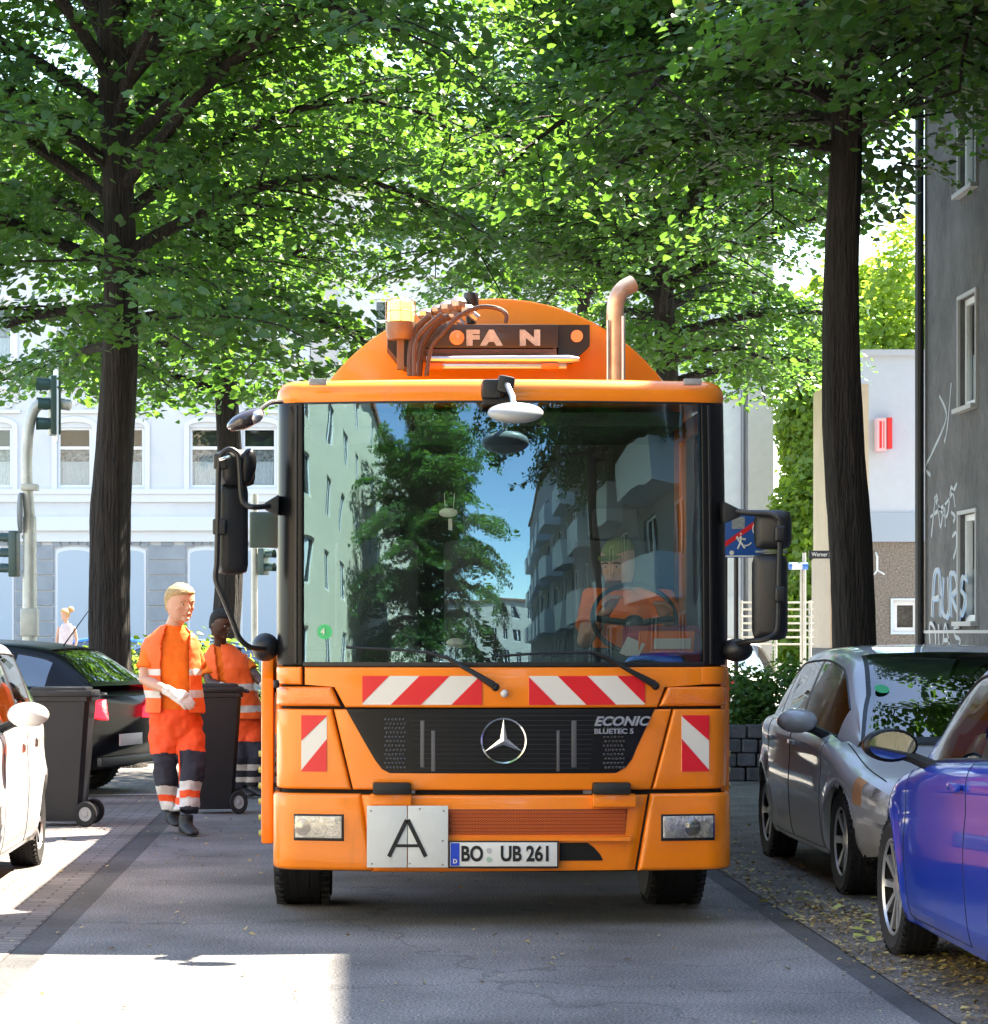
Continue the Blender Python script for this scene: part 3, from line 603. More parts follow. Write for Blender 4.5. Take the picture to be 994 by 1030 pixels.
bush('bright_tree', 'tall sunlit yellow green tree behind the white shop building', 'tree', [(15.8, 72, 5, 3.8, 3, 5), (13.8, 70, 3.5, 2.3, 2.5, 4), (17, 74, 7.5, 3.0, 3, 5), (19.5, 73, 5, 3.5, 3, 5), (14.2, 71, 8, 2.2, 2, 3.2), (13.1, 70.5, 2.2, 1.5, 1.5, 2.2), (13.2, 71, 5.5, 1.6, 1.5, 2.5), (13.6, 71.5, 9.3, 1.7, 1.5, 2.3), (12.6, 71.5, 7.6, 1.2, 1.5, 2.0), (12.3, 71, 3.8, 1.1, 1.3, 2.4), (12.5, 71, 1.5, 1.2, 1.3, 1.8)], 105000, 0.2, M_leaf2, 5)
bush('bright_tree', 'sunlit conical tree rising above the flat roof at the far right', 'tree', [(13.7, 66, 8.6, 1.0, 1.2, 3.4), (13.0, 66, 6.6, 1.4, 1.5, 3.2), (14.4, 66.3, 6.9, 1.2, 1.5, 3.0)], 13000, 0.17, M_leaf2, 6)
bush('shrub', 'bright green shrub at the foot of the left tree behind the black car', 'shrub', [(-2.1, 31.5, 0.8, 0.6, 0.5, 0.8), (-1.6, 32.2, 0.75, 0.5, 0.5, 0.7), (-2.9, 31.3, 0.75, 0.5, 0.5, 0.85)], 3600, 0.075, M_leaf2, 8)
M_hedge = leaf_mat('hedge_leaf', (0.045, 0.11, 0.025), (0.09, 0.19, 0.04), (0.2, 0.4, 0.04), 0.35)
bush('hedge', 'dark green hedge growing over the stone wall right of the truck', 'hedge', [(3.9+0.75*i, 27.9+0.15*(i % 2), 0.78, 0.62, 0.5, 0.42+0.04*(i % 3)) for i in range(5)], 16000, 0.055, M_hedge, 9)
M_stone = mat('rubble_stone', (0.10, 0.098, 0.10), 0.9, var=0.5, vscale=7, bump=0.8, bscale=12)
w = MB(); rr = random.Random(4)
for r_ in range(4):
    x = 3.05+(r_ % 2)*0.1
    while x < 7.3:
        L_ = rr.uniform(0.16, 0.32); w.box((x+L_/2, 27.25+rr.uniform(-0.015, 0.015), 0.07+r_*0.145), (L_-0.015, 0.28, 0.135), (rr.uniform(-.03, .03), rr.uniform(-.03, .03), rr.uniform(-.04, .04)), 0.018); x += L_
w.bx((3.1, 27.28, 0), (7.3, 28.9, 0.50)); tag(w.build('stone_wall', M_stone, smooth=False), 'low dark rubble stone wall below the hedge right of the truck', 'wall')
# ------------------------------------------------------------------ orange refuse truck (local: front at y=0, +y backwards)
TS = F/13.6; TX0 = 0.747
TR = thing('refuse_truck', 'orange municipal truck facing the viewer in the middle of the road', 'truck', (TX0, 13.6, 0))
def T(px, py, d=0.0): s = F/(13.6+d); return Vector(((px-VX)/s-TX0, d, CH-(py-HZ)/s))
def tx(px): return (px-502.5)/TS
def tz(py): return CH-(py-HZ)/TS
M_or = mat('orange_paint', (0.95, 0.235, 0.003), 0.32, coat=0.45, var=0.10, vscale=1.5, bump=0.012, bscale=220)
def grime(m, c=(0.30, 0.15, 0.06), amt=0.45, th=0.58):
    n = m.node_tree; p = n.nodes['Principled BSDF']; L = n.links.new; src = p.inputs['Base Color'].links[0].from_socket
    tc = n.nodes.new('ShaderNodeTexCoord'); outs = []
    for sc_, st_ in ((5.0, (1, 1, 0.28)), (38.0, (1, 1, 1))):
        mp = n.nodes.new('ShaderNodeMapping'); mp.inputs['Scale'].default_value = st_; nz = n.nodes.new('ShaderNodeTexNoise'); nz.inputs['Scale'].default_value = sc_; nz.inputs['Detail'].default_value = 9; nz.inputs['Roughness'].default_value = 0.7; L(tc.outputs['Object'], mp.inputs[0]); L(mp.outputs[0], nz.inputs[0])
        mr = n.nodes.new('ShaderNodeMapRange'); mr.inputs[1].default_value = th if sc_ < 10 else 0.68; mr.inputs[2].default_value = 0.80; mr.inputs[4].default_value = amt if sc_ < 10 else 0.8; L(nz.outputs[0], mr.inputs[0]); outs.append(mr.outputs[0])
    mx = n.nodes.new('ShaderNodeMath'); mx.operation = 'MAXIMUM'; L(outs[0], mx.inputs[0]); L(outs[1], mx.inputs[1])
    mm = n.nodes.new('ShaderNodeMix'); mm.data_type = 'RGBA'; mm.inputs[7].default_value = (*c, 1); L(mx.outputs[0], mm.inputs[0]); L(src, mm.inputs[6]); L(mm.outputs[2], p.inputs['Base Color'])
    rr = n.nodes.new('ShaderNodeMapRange'); rr.inputs[3].default_value = p.inputs['Roughness'].default_value; rr.inputs[4].default_value = 0.75; L(mx.outputs[0], rr.inputs[0]); L(rr.outputs[0], p.inputs['Roughness'])
grime(M_or)
M_blk = mat('black_plastic', (0.010, 0.010, 0.011), 0.45, bump=0.1, bscale=300)
M_blkg = mat('black_gloss', (0.008, 0.008, 0.009), 0.3, spec=0.25)
M_gap = mat('gap_black', (0.006, 0.006, 0.006), 0.9)
M_rub = mat('rubber', (0.009, 0.009, 0.010), 0.75, var=0.3, bump=0.15)
M_chr = mat('chrome', (0.85, 0.86, 0.88), 0.12, 1.0)
M_sil = mat('silver', (0.55, 0.56, 0.58), 0.35, 0.8)
M_red = mat('reflex_red', (0.72, 0.012, 0.02), 0.35); M_wht = mat('reflex_white', (0.72, 0.70, 0.66), 0.4)
M_ink = mat('ink', (0.01, 0.01, 0.012), 0.5)
M_steel = mat('grey_steel', (0.25, 0.25, 0.26), 0.4, 0.7, var=0.3)
M_inter = mat('interior_dark', (0.03, 0.032, 0.035), 0.8)
M_clear = glass('side_glass', (0.85, 0.9, 0.88), base=0.08, edge=0.9)
M_screen = glass('windscreen_glass', (0.93, 0.97, 0.95), base=0.175, edge=0.95, refl=(0.46, 0.82, 1.0), wavy=0.0032)
class Plan:
    def __init__(s, hw, a, x1, rc):
        pts = []; N = 60
        for i in range(N+1): x = x1*i/N; pts.append((x, a*x*x))
        sl = 2*a*x1; th0 = math.atan(sl); y1 = a*x1*x1
        # arc from slope th0 to 90 deg
        cxx = x1-rc*math.sin(th0); cyy = y1+rc*math.cos(th0)
        for i in range(1, 25):
            t = th0+(math.pi/2-th0)*i/24; pts.append((cxx+rc*math.sin(t), cyy-rc*math.cos(t)))
        k = (hw-0)/(pts[-1][0]); pts = [(x*k, y) for x, y in pts]
        pts.append((hw, pts[-1][1]+2.5)); s.p = np.array(pts); d = np.hypot(*np.diff(s.p, axis=0).T); s.u = np.concatenate([[0], np.cumsum(d)]); s.uc = s.u[-2]
    def __call__(s, u):
        sg = 1 if u >= 0 else -1; u = abs(u); x = np.interp(u, s.u, s.p[:, 0]); y = np.interp(u, s.u, s.p[:, 1])
        e = 1e-3; x2 = np.interp(u+e, s.u, s.p[:, 0]); y2 = np.interp(u+e, s.u, s.p[:, 1]); x0_ = np.interp(max(0, u-e), s.u, s.p[:, 0]); y0_ = np.interp(max(0, u-e), s.u, s.p[:, 1])
        tx_, ty_ = x2-x0_, y2-y0_; l = math.hypot(tx_, ty_) or 1; nx, ny = ty_/l, -tx_/l
        return sg*x, y, sg*nx, ny
    def x2u(s, x):
        sg = 1 if x >= 0 else -1; return sg*float(np.interp(min(abs(x), s.p[-2, 0]-1e-4), s.p[:-1, 0], s.u[:-1]))
PC = Plan(1.183, 0.115, 1.02, 0.14); PB = Plan(1.198, 0.105, 1.02, 0.16)
ZW = 1.355
def lean(z): t = max(0, z-ZW); return 0.5*0.105*t*t+0.0*t
def SU(u, z, off=0.0, P=PC): x, y, nx, ny = P(u); return (x+nx*off+0.024*(x/1.18)**4, y+ny*off+lean(z), z)
def panel(name, poly, off, thick, r, m, parent, P=PC, nx=28, xin=True, label=None, back=True, dz=0.09):
    """poly in (x, z) or (u, z), rows by scanline; rounded edges of radius r; follows the curved front"""
    pl = [((P.x2u(x) if xin else x), z) for x, z in poly]
    z0 = min(p[1] for p in pl); z1 = max(p[1] for p in pl); H = z1-z0
    zs = {z0, z1}; 
    for _, z in pl: zs.add(z)
    for t in (0.08, 0.25, 0.55, 1.0):
        if 2*r < H: zs.add(z0+r*t); zs.add(z1-r*t)
    nn = max(1, int(H/dz))
    for i in range(1, nn): zs.add(z0+H*i/nn)
    zs = sorted(zs); zz = [zs[0]]
    for z in zs[1:]:
        if z-zz[-1] > 3e-4: zz.append(z)
    def span(z):
        z = min(max(z, z0+1e-5), z1-1e-5); xs = []
        for i in range(len(pl)):
            (xa, za), (xb, zb) = pl[i], pl[(i+1) % len(pl)]
            if (za-z)*(zb-z) < 0: xs.append(xa+(xb-xa)*(z-za)/(zb-za))
            elif za == z: xs.append(xa)
        return min(xs), max(xs)
    A = []
    cols = None
    for z in zz:
        a, b = span(z); W = b-a; us = [0]+[t*r/W for t in (0.08, 0.25, 0.55, 1.0) if r*2 < W]
        if cols is None: cols = len(us)
        if len(us) != cols: us = [0]+[0.3*t/ (cols) for t in range(1, cols)]
        mid = list(np.linspace(us[-1], 1-us[-1], nx+1))[1:-1]
        row = us+mid+[1-q for q in reversed(us)]; rw = []
        for q in row:
            u = a+W*q; d = min(u-a, b-u, z-z0, z1-z); pu = 0 if d >= r or r == 0 else r-math.sqrt(max(0, r*r-(r-d)**2)); rw.append(SU(u, z, off-pu, P))
        A.append((rw, [SU(a+W*q, z, off-thick, P) for q in row]))
    w = MB(); n = len(A[0][0]); vs = [v for f, _ in A for v in f]+[v for _, b in A for v in b]; o = len(A)*n; fs = []
    for i in range(len(A)-1):
        for j in range(n-1):
            a = i*n+j; fs.append((a, a+1, a+n+1, a+n))
            if back: fs.append((o+a, o+a+n, o+a+n+1, o+a+1))
    for i in range(len(A)-1):
        a = i*n; fs.append((a, a+n, o+a+n, o+a)); a = i*n+n-1; fs.append((a, o+a, o+a+n, a+n))
    for j in range(n-1):
        fs.append((j, o+j, o+j+1, j+1)); a = (len(A)-1)*n+j; fs.append((a, a+1, o+a+1, o+a))
    w.add(vs, fs); return w.build(name, m, parent, ang=40, label=label)
def PX(l): return [(tx(a), tz(b)) for a, b in l]
# dark backing, cab shell
panel('cab_core', [(-2.6, 0.66), (2.6, 0.66), (2.6, 1.352), (-2.6, 1.352)], -0.03, 0.02, 0, M_gap, TR, xin=False, nx=90)
U = PC.uc; us = PC.x2u(tx(281))
S_END = PC.uc+0.12
# lower cab panels
panel('hood_panel', PX([(303, 671), (707, 671), (707, 689), (671, 689), (662, 712), (346, 712), (333, 689), (303, 689)]), 0, 0.03, 0.012, M_or, TR)
panel('front_panel', PX([(334, 713.8), (676.5, 713.8), (655.5, 795), (354, 795)]), 0.0, 0.03, 0.012, M_or, TR)
for sg in (-1, 1):
    q = lambda l: [(sg*abs(a), b) for a, b in l]
    ci = abs(tx(301)); ub = S_END
    def u_(x): return PC.x2u(abs(x))
    a1 = tx(703)
    panel('corner_panel', [(sg*u_(tx(705)), tz(671)), (sg*ub, tz(671)), (sg*ub, tz(689)), (sg*u_(tx(705)), tz(689))], 0, 0.03, 0.01, M_or, TR, xin=False)
    panel('indicator_lamp', [(sg*u_(tx(673)), tz(691)), (sg*(U-0.03), tz(691)), (sg*(U-0.03), tz(711)), (sg*u_(tx(664)), tz(711))], 0.004, 0.03, 0.018, mat('amber_lens', (0.85, 0.20, 0.005), 0.12, coat=0.8, bump=0.2, bscale=90), TR, xin=False)
    panel('corner_trim', [(sg*(U-0.024), tz(691)), (sg*ub, tz(691)), (sg*ub, tz(711)), (sg*(U-0.024), tz(711))], 0, 0.03, 0.004, M_or, TR, xin=False)
    panel('service_flap', [(sg*u_(tx(678.5 if sg > 0 else 332)), tz(713.8)), (sg*ub, tz(713.8)), (sg*ub, tz(795)), (sg*u_(tx(657.5 if sg > 0 else 352)), tz(795))], 0, 0.03, 0.014, M_or, TR, xin=False)
    # warning panels
def stripes(name, x0, x1, y0, y1, n, slope, parent, P=PC, off=0.003, first_red=True, ph=0.0):
    bs = panel(name, PX([(x0, y1), (x1, y1), (x1, y0), (x0, y0)]), off, 0.004, 0, M_wht, parent, nx=12)
    H = y1-y0; wd = (x1-x0)
    k = 0
    for i in range(-3, n+4):
        a0 = x0+ph+i*2*slope[1]; a1 = a0+slope[1]
        s = slope[0]*H
        # band: at y1 (bottom) from a0..a1, at y0 (top) shifted by s; clip to [x0,x1]
        poly = [(a0, y1), (a1, y1), (a1+s, y0), (a0+s, y0)]
        for (lim, sign) in ((x0, 1), (x1, -1)):
            out = []
            for j in range(len(poly)):
                p, q = poly[j], poly[(j+1) % len(poly)]; ip = sign*(p[0]-lim) >= 0; iq = sign*(q[0]-lim) >= 0
                if ip: out.append(p)
                if ip != iq:
                    t = (lim-p[0])/(q[0]-p[0]); out.append((lim, p[1]+(q[1]-p[1])*t))
            poly = out
            if not poly: break
        if len(poly) > 2 and max(p[0] for p in poly)-min(p[0] for p in poly) > 0.5:
            ar = abs(sum(poly[j][0]*poly[(j+1) % len(poly)][1]-poly[(j+1) % len(poly)][0]*poly[j][1] for j in range(len(poly))))/2
            if ar > 4: panel('red_stripe', PX(poly), off+0.0025, 0.002, 0, M_red, bs, nx=8)
    return bs
stripes('warning_plate', 364, 485, 680, 709, 3, (1.0, 30.5), TR, ph=-32)
stripes('warning_plate', 532, 649, 680, 709, 3, (-1.0, 30), TR, ph=-2)
def vplate(x0, x1, y0, y1, mir):
    bs = panel('warning_plate', PX([(x0, y1), (x1, y1), (x1, y0), (x0, y0)]), 0.003, 0.004, 0, M_wht, TR, nx=20, dz=0.03)
    f = (lambda p: p) if not mir else (lambda p: (x0+x1-p[0], p[1]))
    tri1 = [(x0, y0), (x1, y0), (x1, y0+1), (x0, y0+26)]; tri2 = [(x0, y1), (x1, y1), (x1, y1-33), (x0, y1-1)]
    for t in (tri1, tri2): panel('red_stripe', PX([f(p) for p in t]), 0.006, 0.002, 0, M_red, bs, nx=20, dz=0.03)
vplate(300, 327, 720, 777, False); vplate(686, 713, 720, 777, True)
# grille
gl = [(347, 713.5), (659, 713.5), (641, 752), (636, 764), (630, 772), (620, 778), (392, 778), (384, 774), (377, 765), (368, 750)]
gr = panel('grille', PX(gl), 0.005, 0.02, 0.003, M_blkg, TR, nx=60, dz=0.02)
M_mesh = mat('mesh_black', (0.03, 0.03, 0.033), 0.5)
for (a, b_, c, d) in ((384, 407, 720, 776), (604, 627, 720, 776)):
    w = MB()
    for i in range(6):
        for j in range(12):
            x = tx(a+4+i*3.6+(j % 2)*1.8*0.9); z = tz(c+4+j*4.4); u = PC.x2u(x); p = SU(u, z, 0.0075); w.lathe([(0.0065, 0), (0.0042, -0.002), (0.0042, 0.002)], 'Y', p, 6)
    w.build('perforated_strip', M_steel, gr)
for (a, b_, c, d) in ((423, 427, 725, 772), (434, 438, 735, 776), (575, 580, 725, 772), (560, 563, 735, 776)): panel('grille_rib', PX([(a, d), (b_, d), (b_, c), (a, c)]), 0.008, 0.004, 0.002, mat('rib_grey', (0.09, 0.09, 0.10), 0.4), gr, nx=2)
w = MB()
for j in range(12):
    zz = tz(720+j*4.8)
    w.tube([SU(PC.x2u(tx(x)), zz, 0.0065) for x in np.linspace(412+2.2*j*0.3, 600-2.2*j*0.3, 14)], 0.0015, 4)
w.build('grille_bars', M_mesh, gr)
# star emblem
ec = (tx(506.5), -0.014, tz(745)); er = 23.0/TS
em = MB(); em.lathe([(er-0.008, -0.004), (er-0.008, 0.004), (er, 0.006), (er+0.002, 0), (er, -0.006), (er-0.008, -0.004)], 'Y', ec, 48)
for k in range(3):
    a = math.pi/2+k*2*math.pi/3; t = Vector((math.cos(a), 0, math.sin(a))); sdv = Vector((-math.sin(a), 0, math.cos(a))); c0 = Vector(ec); tip = c0+t*(er-0.003)
    b1 = c0+(t*0.5+sdv*0.87)*0.021; b2 = c0+(t*0.5-sdv*0.87)*0.021; ridge = c0+Vector((0, -0.014, 0))
    em.add([ridge, b1, tip, b2], [(0, 1, 2), (0, 2, 3)]); 
em.build('star_emblem', M_chr, gr, ang=20)
text('model_lettering', 'ECONIC', 0.066, M_sil, gr, (tx(625), 0.022, tz(726)), ext=0.006, sx=1.15, bold=0.002, shear=0.3, rot=(R(90), 0, R(8)))
text('small_lettering', 'BLUETEC 5', 0.036, M_sil, gr, (tx(618), 0.022, tz(736)), ext=0.004, sx=1.2, bold=0.001, rot=(R(90), 0, R(8)))
# gap parts between cab and bumper
for (a, b_, m_) in ((375, 413, M_blk), (596, 634, M_blk)):
    w = MB(); w.bx((tx(a), -0.05, tz(799)), (tx(b_), 0.06, tz(787)), 0.012); w.build('step_pad', m_, TR)
w = MB(); w.bx((tx(414), 0.05, tz(799)), (tx(596), 0.10, tz(794))); w.build('inner_beam', M_steel, TR)
# bumper
def bp(l): return [(tx(a), tz(b)) for a, b in l]
panel('bumper_core', [(-1.45, 0.285), (1.45, 0.285), (1.45, tz(800)), (-1.45, tz(800))], -0.03, 0.02, 0, M_gap, TR, P=PB, xin=False, nx=80)
UB = PB.uc
bu = panel('bumper', bp([(361, 800), (640, 800), (653, 800), (640, 876), (373, 878), (360, 800)]), -0.002, 0.03, 0.02, M_or, TR, P=PB, nx=50)
corners = []
for sg in (-1, 1):
    xi = abs(tx(362 if sg < 0 else 655.5)); xb = abs(tx(375 if sg < 0 else 642.5)); f = lambda x: sg*PB.x2u(x)
    corners.append(panel('bumper_corner', [(f(xi), tz(799)), (sg*(UB+0.18), tz(799)), (sg*(UB+0.18), tz(877)), (f(xb), tz(877))], 0.004, 0.03, 0.022, M_or, TR, P=PB, xin=False, nx=40))
w = MB(); w.bx((tx(372), -0.022, tz(812)), (tx(414), 0.05, tz(798.5)), 0.012); w.bx((tx(596), -0.016, tz(812)), (tx(640), 0.05, tz(798.5)), 0.012); sep(w, 'tow_cover', M_or, TR)
# headlights
M_lens = glass('headlamp_lens', (0.92, 0.92, 0.9), base=0.08, edge=0.8)
for sg, (a, b_, c, d) in ((-1, (292, 345, 820, 847)), (1, (665, 718, 820, 847))):
    hl = panel('headlight', PX([(a, d), (b_, d), (b_, c), (a, c)]), 0.009, 0.012, 0.005, M_blk, TR, P=PB, nx=10)
    panel('reflector', PX([(a+2, d-3), (b_-2, d-3), (b_-2, c+2), (a+2, c+2)]), 0.014, 0.006, 0.004, mat('reflector', (0.80, 0.79, 0.76), 0.3, 0.35, var=0.5, vscale=35, bump=0.7, bscale=60), hl, P=PB, nx=10)
    w = MB(); uu = PB.x2u(tx(a+11 if sg < 0 else a+30)); p = SU(uu, tz(833), 0.016, PB); w.lathe([(0.001, -0.016), (0.025, -0.012), (0.04, -0.004), (0.046, 0.0), (0.048, 0.01)], 'Y', (p[0], p[1]-0.0, p[2]), 20)
    w.build('projector_lens', mat('lamp_glass', (0.45, 0.45, 0.43), 0.08, 0.7), hl)
    panel('lens', PX([(a+2, d-3), (b_-2, d-3), (b_-2, c+2), (a+2, c+2)]), 0.034, 0.002, 0.002, M_lens, hl, P=PB, nx=8)
    for (e0, e1) in ((a-4, a-1), (b_+1, b_+4)): pass
# orange mesh insert
mi = panel('mesh_insert', PX([(451, 840), (629, 840), (632, 814), (451, 814)]), 0.001, 0.01, 0.003, mat('mesh_orange_dark', (0.25, 0.045, 0.01), 0.7), TR, P=PB, nx=30)
w = MB()
for j in range(7):
    for i in range(58):
        x = tx(454+i*3.05+(j % 2)*1.5); z = tz(817+j*3.6); p = PB(PB.x2u(x)); w.lathe([(0.0075, 0.002), (0.0075, -0.002), (0.0045, -0.002), (0.0045, 0.002)], 'Y', (p[0], p[1]-0.002, z), 6)
w.build('mesh_wire', mat('mesh_orange', (0.72, 0.14, 0.02), 0.45), mi)
w = MB(); w.bx((tx(450), -0.004, tz(846)), (tx(634), 0.03, tz(842))); w.build('mesh_sill', M_or, TR)
panel('air_vent', PX([(563, 866), (607, 866), (604, 860), (598, 853), (591, 848), (563, 848)]), 0.003, 0.006, 0.002, M_gap, TR, P=PB, nx=8)
# A plate, folded in the middle
sp = MB(); a, b_, c, d = tx(369), tx(450.5), tz(872), tz(810); mid = (a+b_)/2
sp.bx((a, -0.045, c), (mid-0.002, -0.033, d), 0.004); sp.bx((mid+0.002, -0.045, c), (b_, -0.033, d), 0.004); sgn = sp.build('waste_sign', mat('sign_white', (0.66, 0.69, 0.68), 0.4, var=0.08), TR, label='white folding plate with a black letter A')
# letter A from bars
w = MB(); A0 = (tx(409.5), tz(822)); 
def bar2(p, q, r): 
    P_, Q_ = Vector((tx(p[0]), 0, tz(p[1]))), Vector((tx(q[0]), 0, tz(q[1]))); dd = (Q_-P_).normalized(); n_ = Vector((-dd.z, 0, dd.x))*r
    w.prism([((P_+n_).x, (P_+n_).z), ((Q_+n_).x, (Q_+n_).z), ((Q_-n_).x, (Q_-n_).z), ((P_-n_).x, (P_-n_).z)], -0.049, -0.0455)
bar2((391, 861), (409, 824), 0.0105); bar2((410, 824), (428, 861), 0.0105); w.bx((tx(398), -0.0485, tz(851.5)), (tx(421), -0.0455, tz(848.5)))
w.build('letter', M_ink, sgn, smooth=False)
w = MB()
for (x, y) in ((373, 815), (446, 815), (422, 813), (445, 845), (374, 868), (445, 869), (412, 868)): w.ball((tx(x), -0.046, tz(y)), 0.005, seg=8)
sep(w, 'rivet', M_steel, sgn)
w = MB(); w.bx((a+0.1, -0.033, c+0.1), (b_-0.1, 0.012, d-0.05)); w.build('sign_bracket', M_steel, TR)
# number plate
w = MB(); w.bx((tx(451), -0.028, tz(873)), (tx(561.5), -0.012, tz(845.5)), 0.003); pf = w.build('number_plate', M_blk, TR)
w = MB(); w.bx((tx(452.5), -0.031, tz(871)), (tx(560), -0.027, tz(847)), 0.001); w.build('plate_face', mat('plate_white', (0.72, 0.73, 0.72), 0.35), pf)
w = MB(); w.bx((tx(453), -0.033, tz(870.5)), (tx(462), -0.0305, tz(847.5))); w.build('blue_band', mat('plate_blue', (0.01, 0.06, 0.55), 0.4), pf)
text('plate_text', 'BO', 0.108, M_ink, pf, (tx(474.5), -0.0325, tz(859)), sx=0.78, bold=0.0035)
text('plate_text', 'UB 261', 0.108, M_ink, pf, (tx(528.5), -0.0325, tz(859)), sx=0.80, bold=0.0035)
text('country_letter', 'D', 0.03, M_wht, pf, (tx(457.5), -0.034, tz(866)), bold=0.001)
w = MB(); 
for zz, mm in ((855, 0), (864, 1)): w.lathe([(0.0001, -0.002), (0.014, -0.002), (0.014, 0.001)], 'Y', (tx(491.5), -0.032, tz(zz)), 16, k=mm)
sep(w, 'plate_seal', [mat('seal_grey', (0.5, 0.5, 0.52), 0.5), mat('seal_green', (0.35, 0.5, 0.4), 0.5)], pf)
# cab sides, floor, rear wall
CABL = 1.85
w = MB(); w.bx((-1.13, 0.25, 1.0), (1.13, CABL, 1.03)); w.bx((-1.13, 0.22, 1.03), (1.13, 0.40, 1.30)); w.build('cab_floor', M_inter, TR, smooth=False)
w = MB(); w.bx((-1.15, CABL-0.05, 0.7), (1.15, CABL, 2.74)); w.build('rear_wall', mat('cab_lining', (0.045, 0.045, 0.044), 0.8), TR, smooth=False)
y0 = PC(PC.uc)[1]
for sg in (-1, 1):
    ys = y0+0.10
    w = MB(); w.bx((sg*1.12, ys, 0.71), (sg*1.162, CABL, 1.30), 0.015); dr = w.build('door', M_or, TR)
    w = MB(); w.bx((sg*1.12, ys+0.12, 1.302), (sg*1.158, ys+0.2, 2.72)); w.bx((sg*1.12, CABL-0.28, 1.302), (sg*1.158, CABL, 2.72)); w.bx((sg*1.12, ys+0.2, 2.62), (sg*1.158, CABL-0.28, 2.72)); w.build('door_frame', M_or, dr)
    w = MB(); w.bx((sg*1.140, ys+0.2, 1.302), (sg*1.145, CABL-0.28, 2.62)); w.build('side_window', M_clear, dr, smooth=False)
    w = MB(); w.bx((sg*1.162, ys+0.25, 1.2), (sg*1.185, ys+0.45, 1.25), 0.008); w.build('door_handle', M_blk, dr)
# A pillars (black gloss, wrap round the corner)
for sg in (-1, 1):
    ul = abs(PC.x2u(tx(301))) if sg < 0 else abs(PC.x2u(tx(708)))
    panel('pillar', [(sg*ul, tz(669.5)), (sg*(PC.uc+0.26), tz(669.5)), (sg*(PC.uc+0.26), tz(400)), (sg*ul, tz(400))], -0.004, 0.05, 0.006, M_blkg, TR, xin=False, nx=24)
    uc_ = abs(PC.x2u(tx(285 if sg < 0 else 725)))
    panel('pillar_trim', [(sg*(ul+0.03), tz(668)), (sg*(ul+0.045), tz(668)), (sg*(ul+0.045), tz(404)), (sg*(ul+0.03), tz(404))], 0.006, 0.008, 0.003, M_blk, TR, xin=False, nx=3)
# windscreen
ws = panel('windscreen', [(PC.x2u(tx(302.5)), tz(667)), (PC.x2u(tx(706.5)), tz(667)), (PC.x2u(tx(706.5)), tz(403)), (PC.x2u(tx(302.5)), tz(403))], -0.006, 0.005, 0.0, M_screen, TR, xin=False, nx=90, dz=0.02, back=False)
# keep only the outer sheet so that it mirrors and transmits once
for (l) in ([(301.5, 403), (708, 403), (708, 399), (301.5, 399)], [(301.5, 670.5), (708, 670.5), (708, 666), (301.5, 666)]): panel('screen_seal', PX(l), 0.0, 0.02, 0.002, M_blk, TR, nx=60)
# roof
def ring(P_, inset, z, yb, n=64):
    pts = []; U1 = P_.uc
    for i in range(n+1):
        u = -U1+2*U1*i/n; x, y, nx, ny = P_(u); pts.append((x-nx*inset+0.024*(x/1.18)**4, y-ny*inset+lean(min(z, 2.73)), z))
    xe = P_.p[-1, 0]-inset; pts.append((xe, yb-inset, z)); pts.insert(0, (-xe, yb-inset, z)); return pts
def stack(name, P_, layers, yb, m, parent):
    w = MB(); vs = []; fs = []
    for ins, z in layers: vs += ring(P_, ins, z, yb)
    n = len(vs)//len(layers)
    for i in range(len(layers)-1):
        for j in range(n): a = i*n+j; b_ = i*n+(j+1) % n; fs.append((a, b_, b_+n, a+n))
    fs.append(tuple(range(n-1, -1, -1))); fs.append(tuple(range((len(layers)-1)*n, len(layers)*n))); w.add(vs, fs); return w.build(name, m, parent, ang=50)
PR = Plan(1.178, 0.115, 1.0, 0.15)
rf = stack('roof', PR, [(0.03, tz(402.5)), (0.0, tz(401)), (-0.006, tz(396)), (0.0, tz(388)), (0.02, tz(382)), (0.06, tz(378.5)), (0.3, tz(377))], CABL+0.02, M_or, TR)
w = MB(); w.bx((-1.0, 0.42, 2.62), (1.0, CABL-0.06, 2.70), 0.02); w.build('headliner', MATS['cab_lining'], TR)
for px in (320, 694):
    p = T(px, 381, 0.22); w = MB(); w.box((p.x, 0.12, tz(382)), (0.095, 0.05, 0.035), None, 0.01); w.build('marker_lamp', mat('lamp_smoke', (0.28, 0.27, 0.27), 0.15, coat=0.5), TR)
w = MB(); w.bx((tx(281), 0.13, tz(384)), (tx(299.5), 0.5, tz(383.5)))
# roof bracket + front mirror
w = MB(); w.box((tx(494), -0.01, tz(392)), (0.10, 0.12, 0.10), None, 0.02); w.box((tx(508), -0.02, tz(388)), (0.09, 0.14, 0.09), (0, 0.2, 0), 0.02); w.box((tx(500), 0.03, tz(402)), (0.15, 0.07, 0.05), None, 0.015); w.build('mirror_bracket', M_blk, TR)
w = MB(); w.tube([(tx(509), -0.08, tz(388)), (tx(513), -0.20, tz(402)), (tx(514), -0.27, tz(414))], 0.014, 8); fmr = w.build('mirror_arm', M_sil, TR)
w = MB(); w.ball((tx(515), -0.30, tz(421)+0.004), (0.142, 0.09, 0.050), seg=24, rot=(0.35, 0, 0)); w.build('front_mirror', mat('mirror_shell', (0.30, 0.31, 0.31), 0.3, coat=0.3), TR)
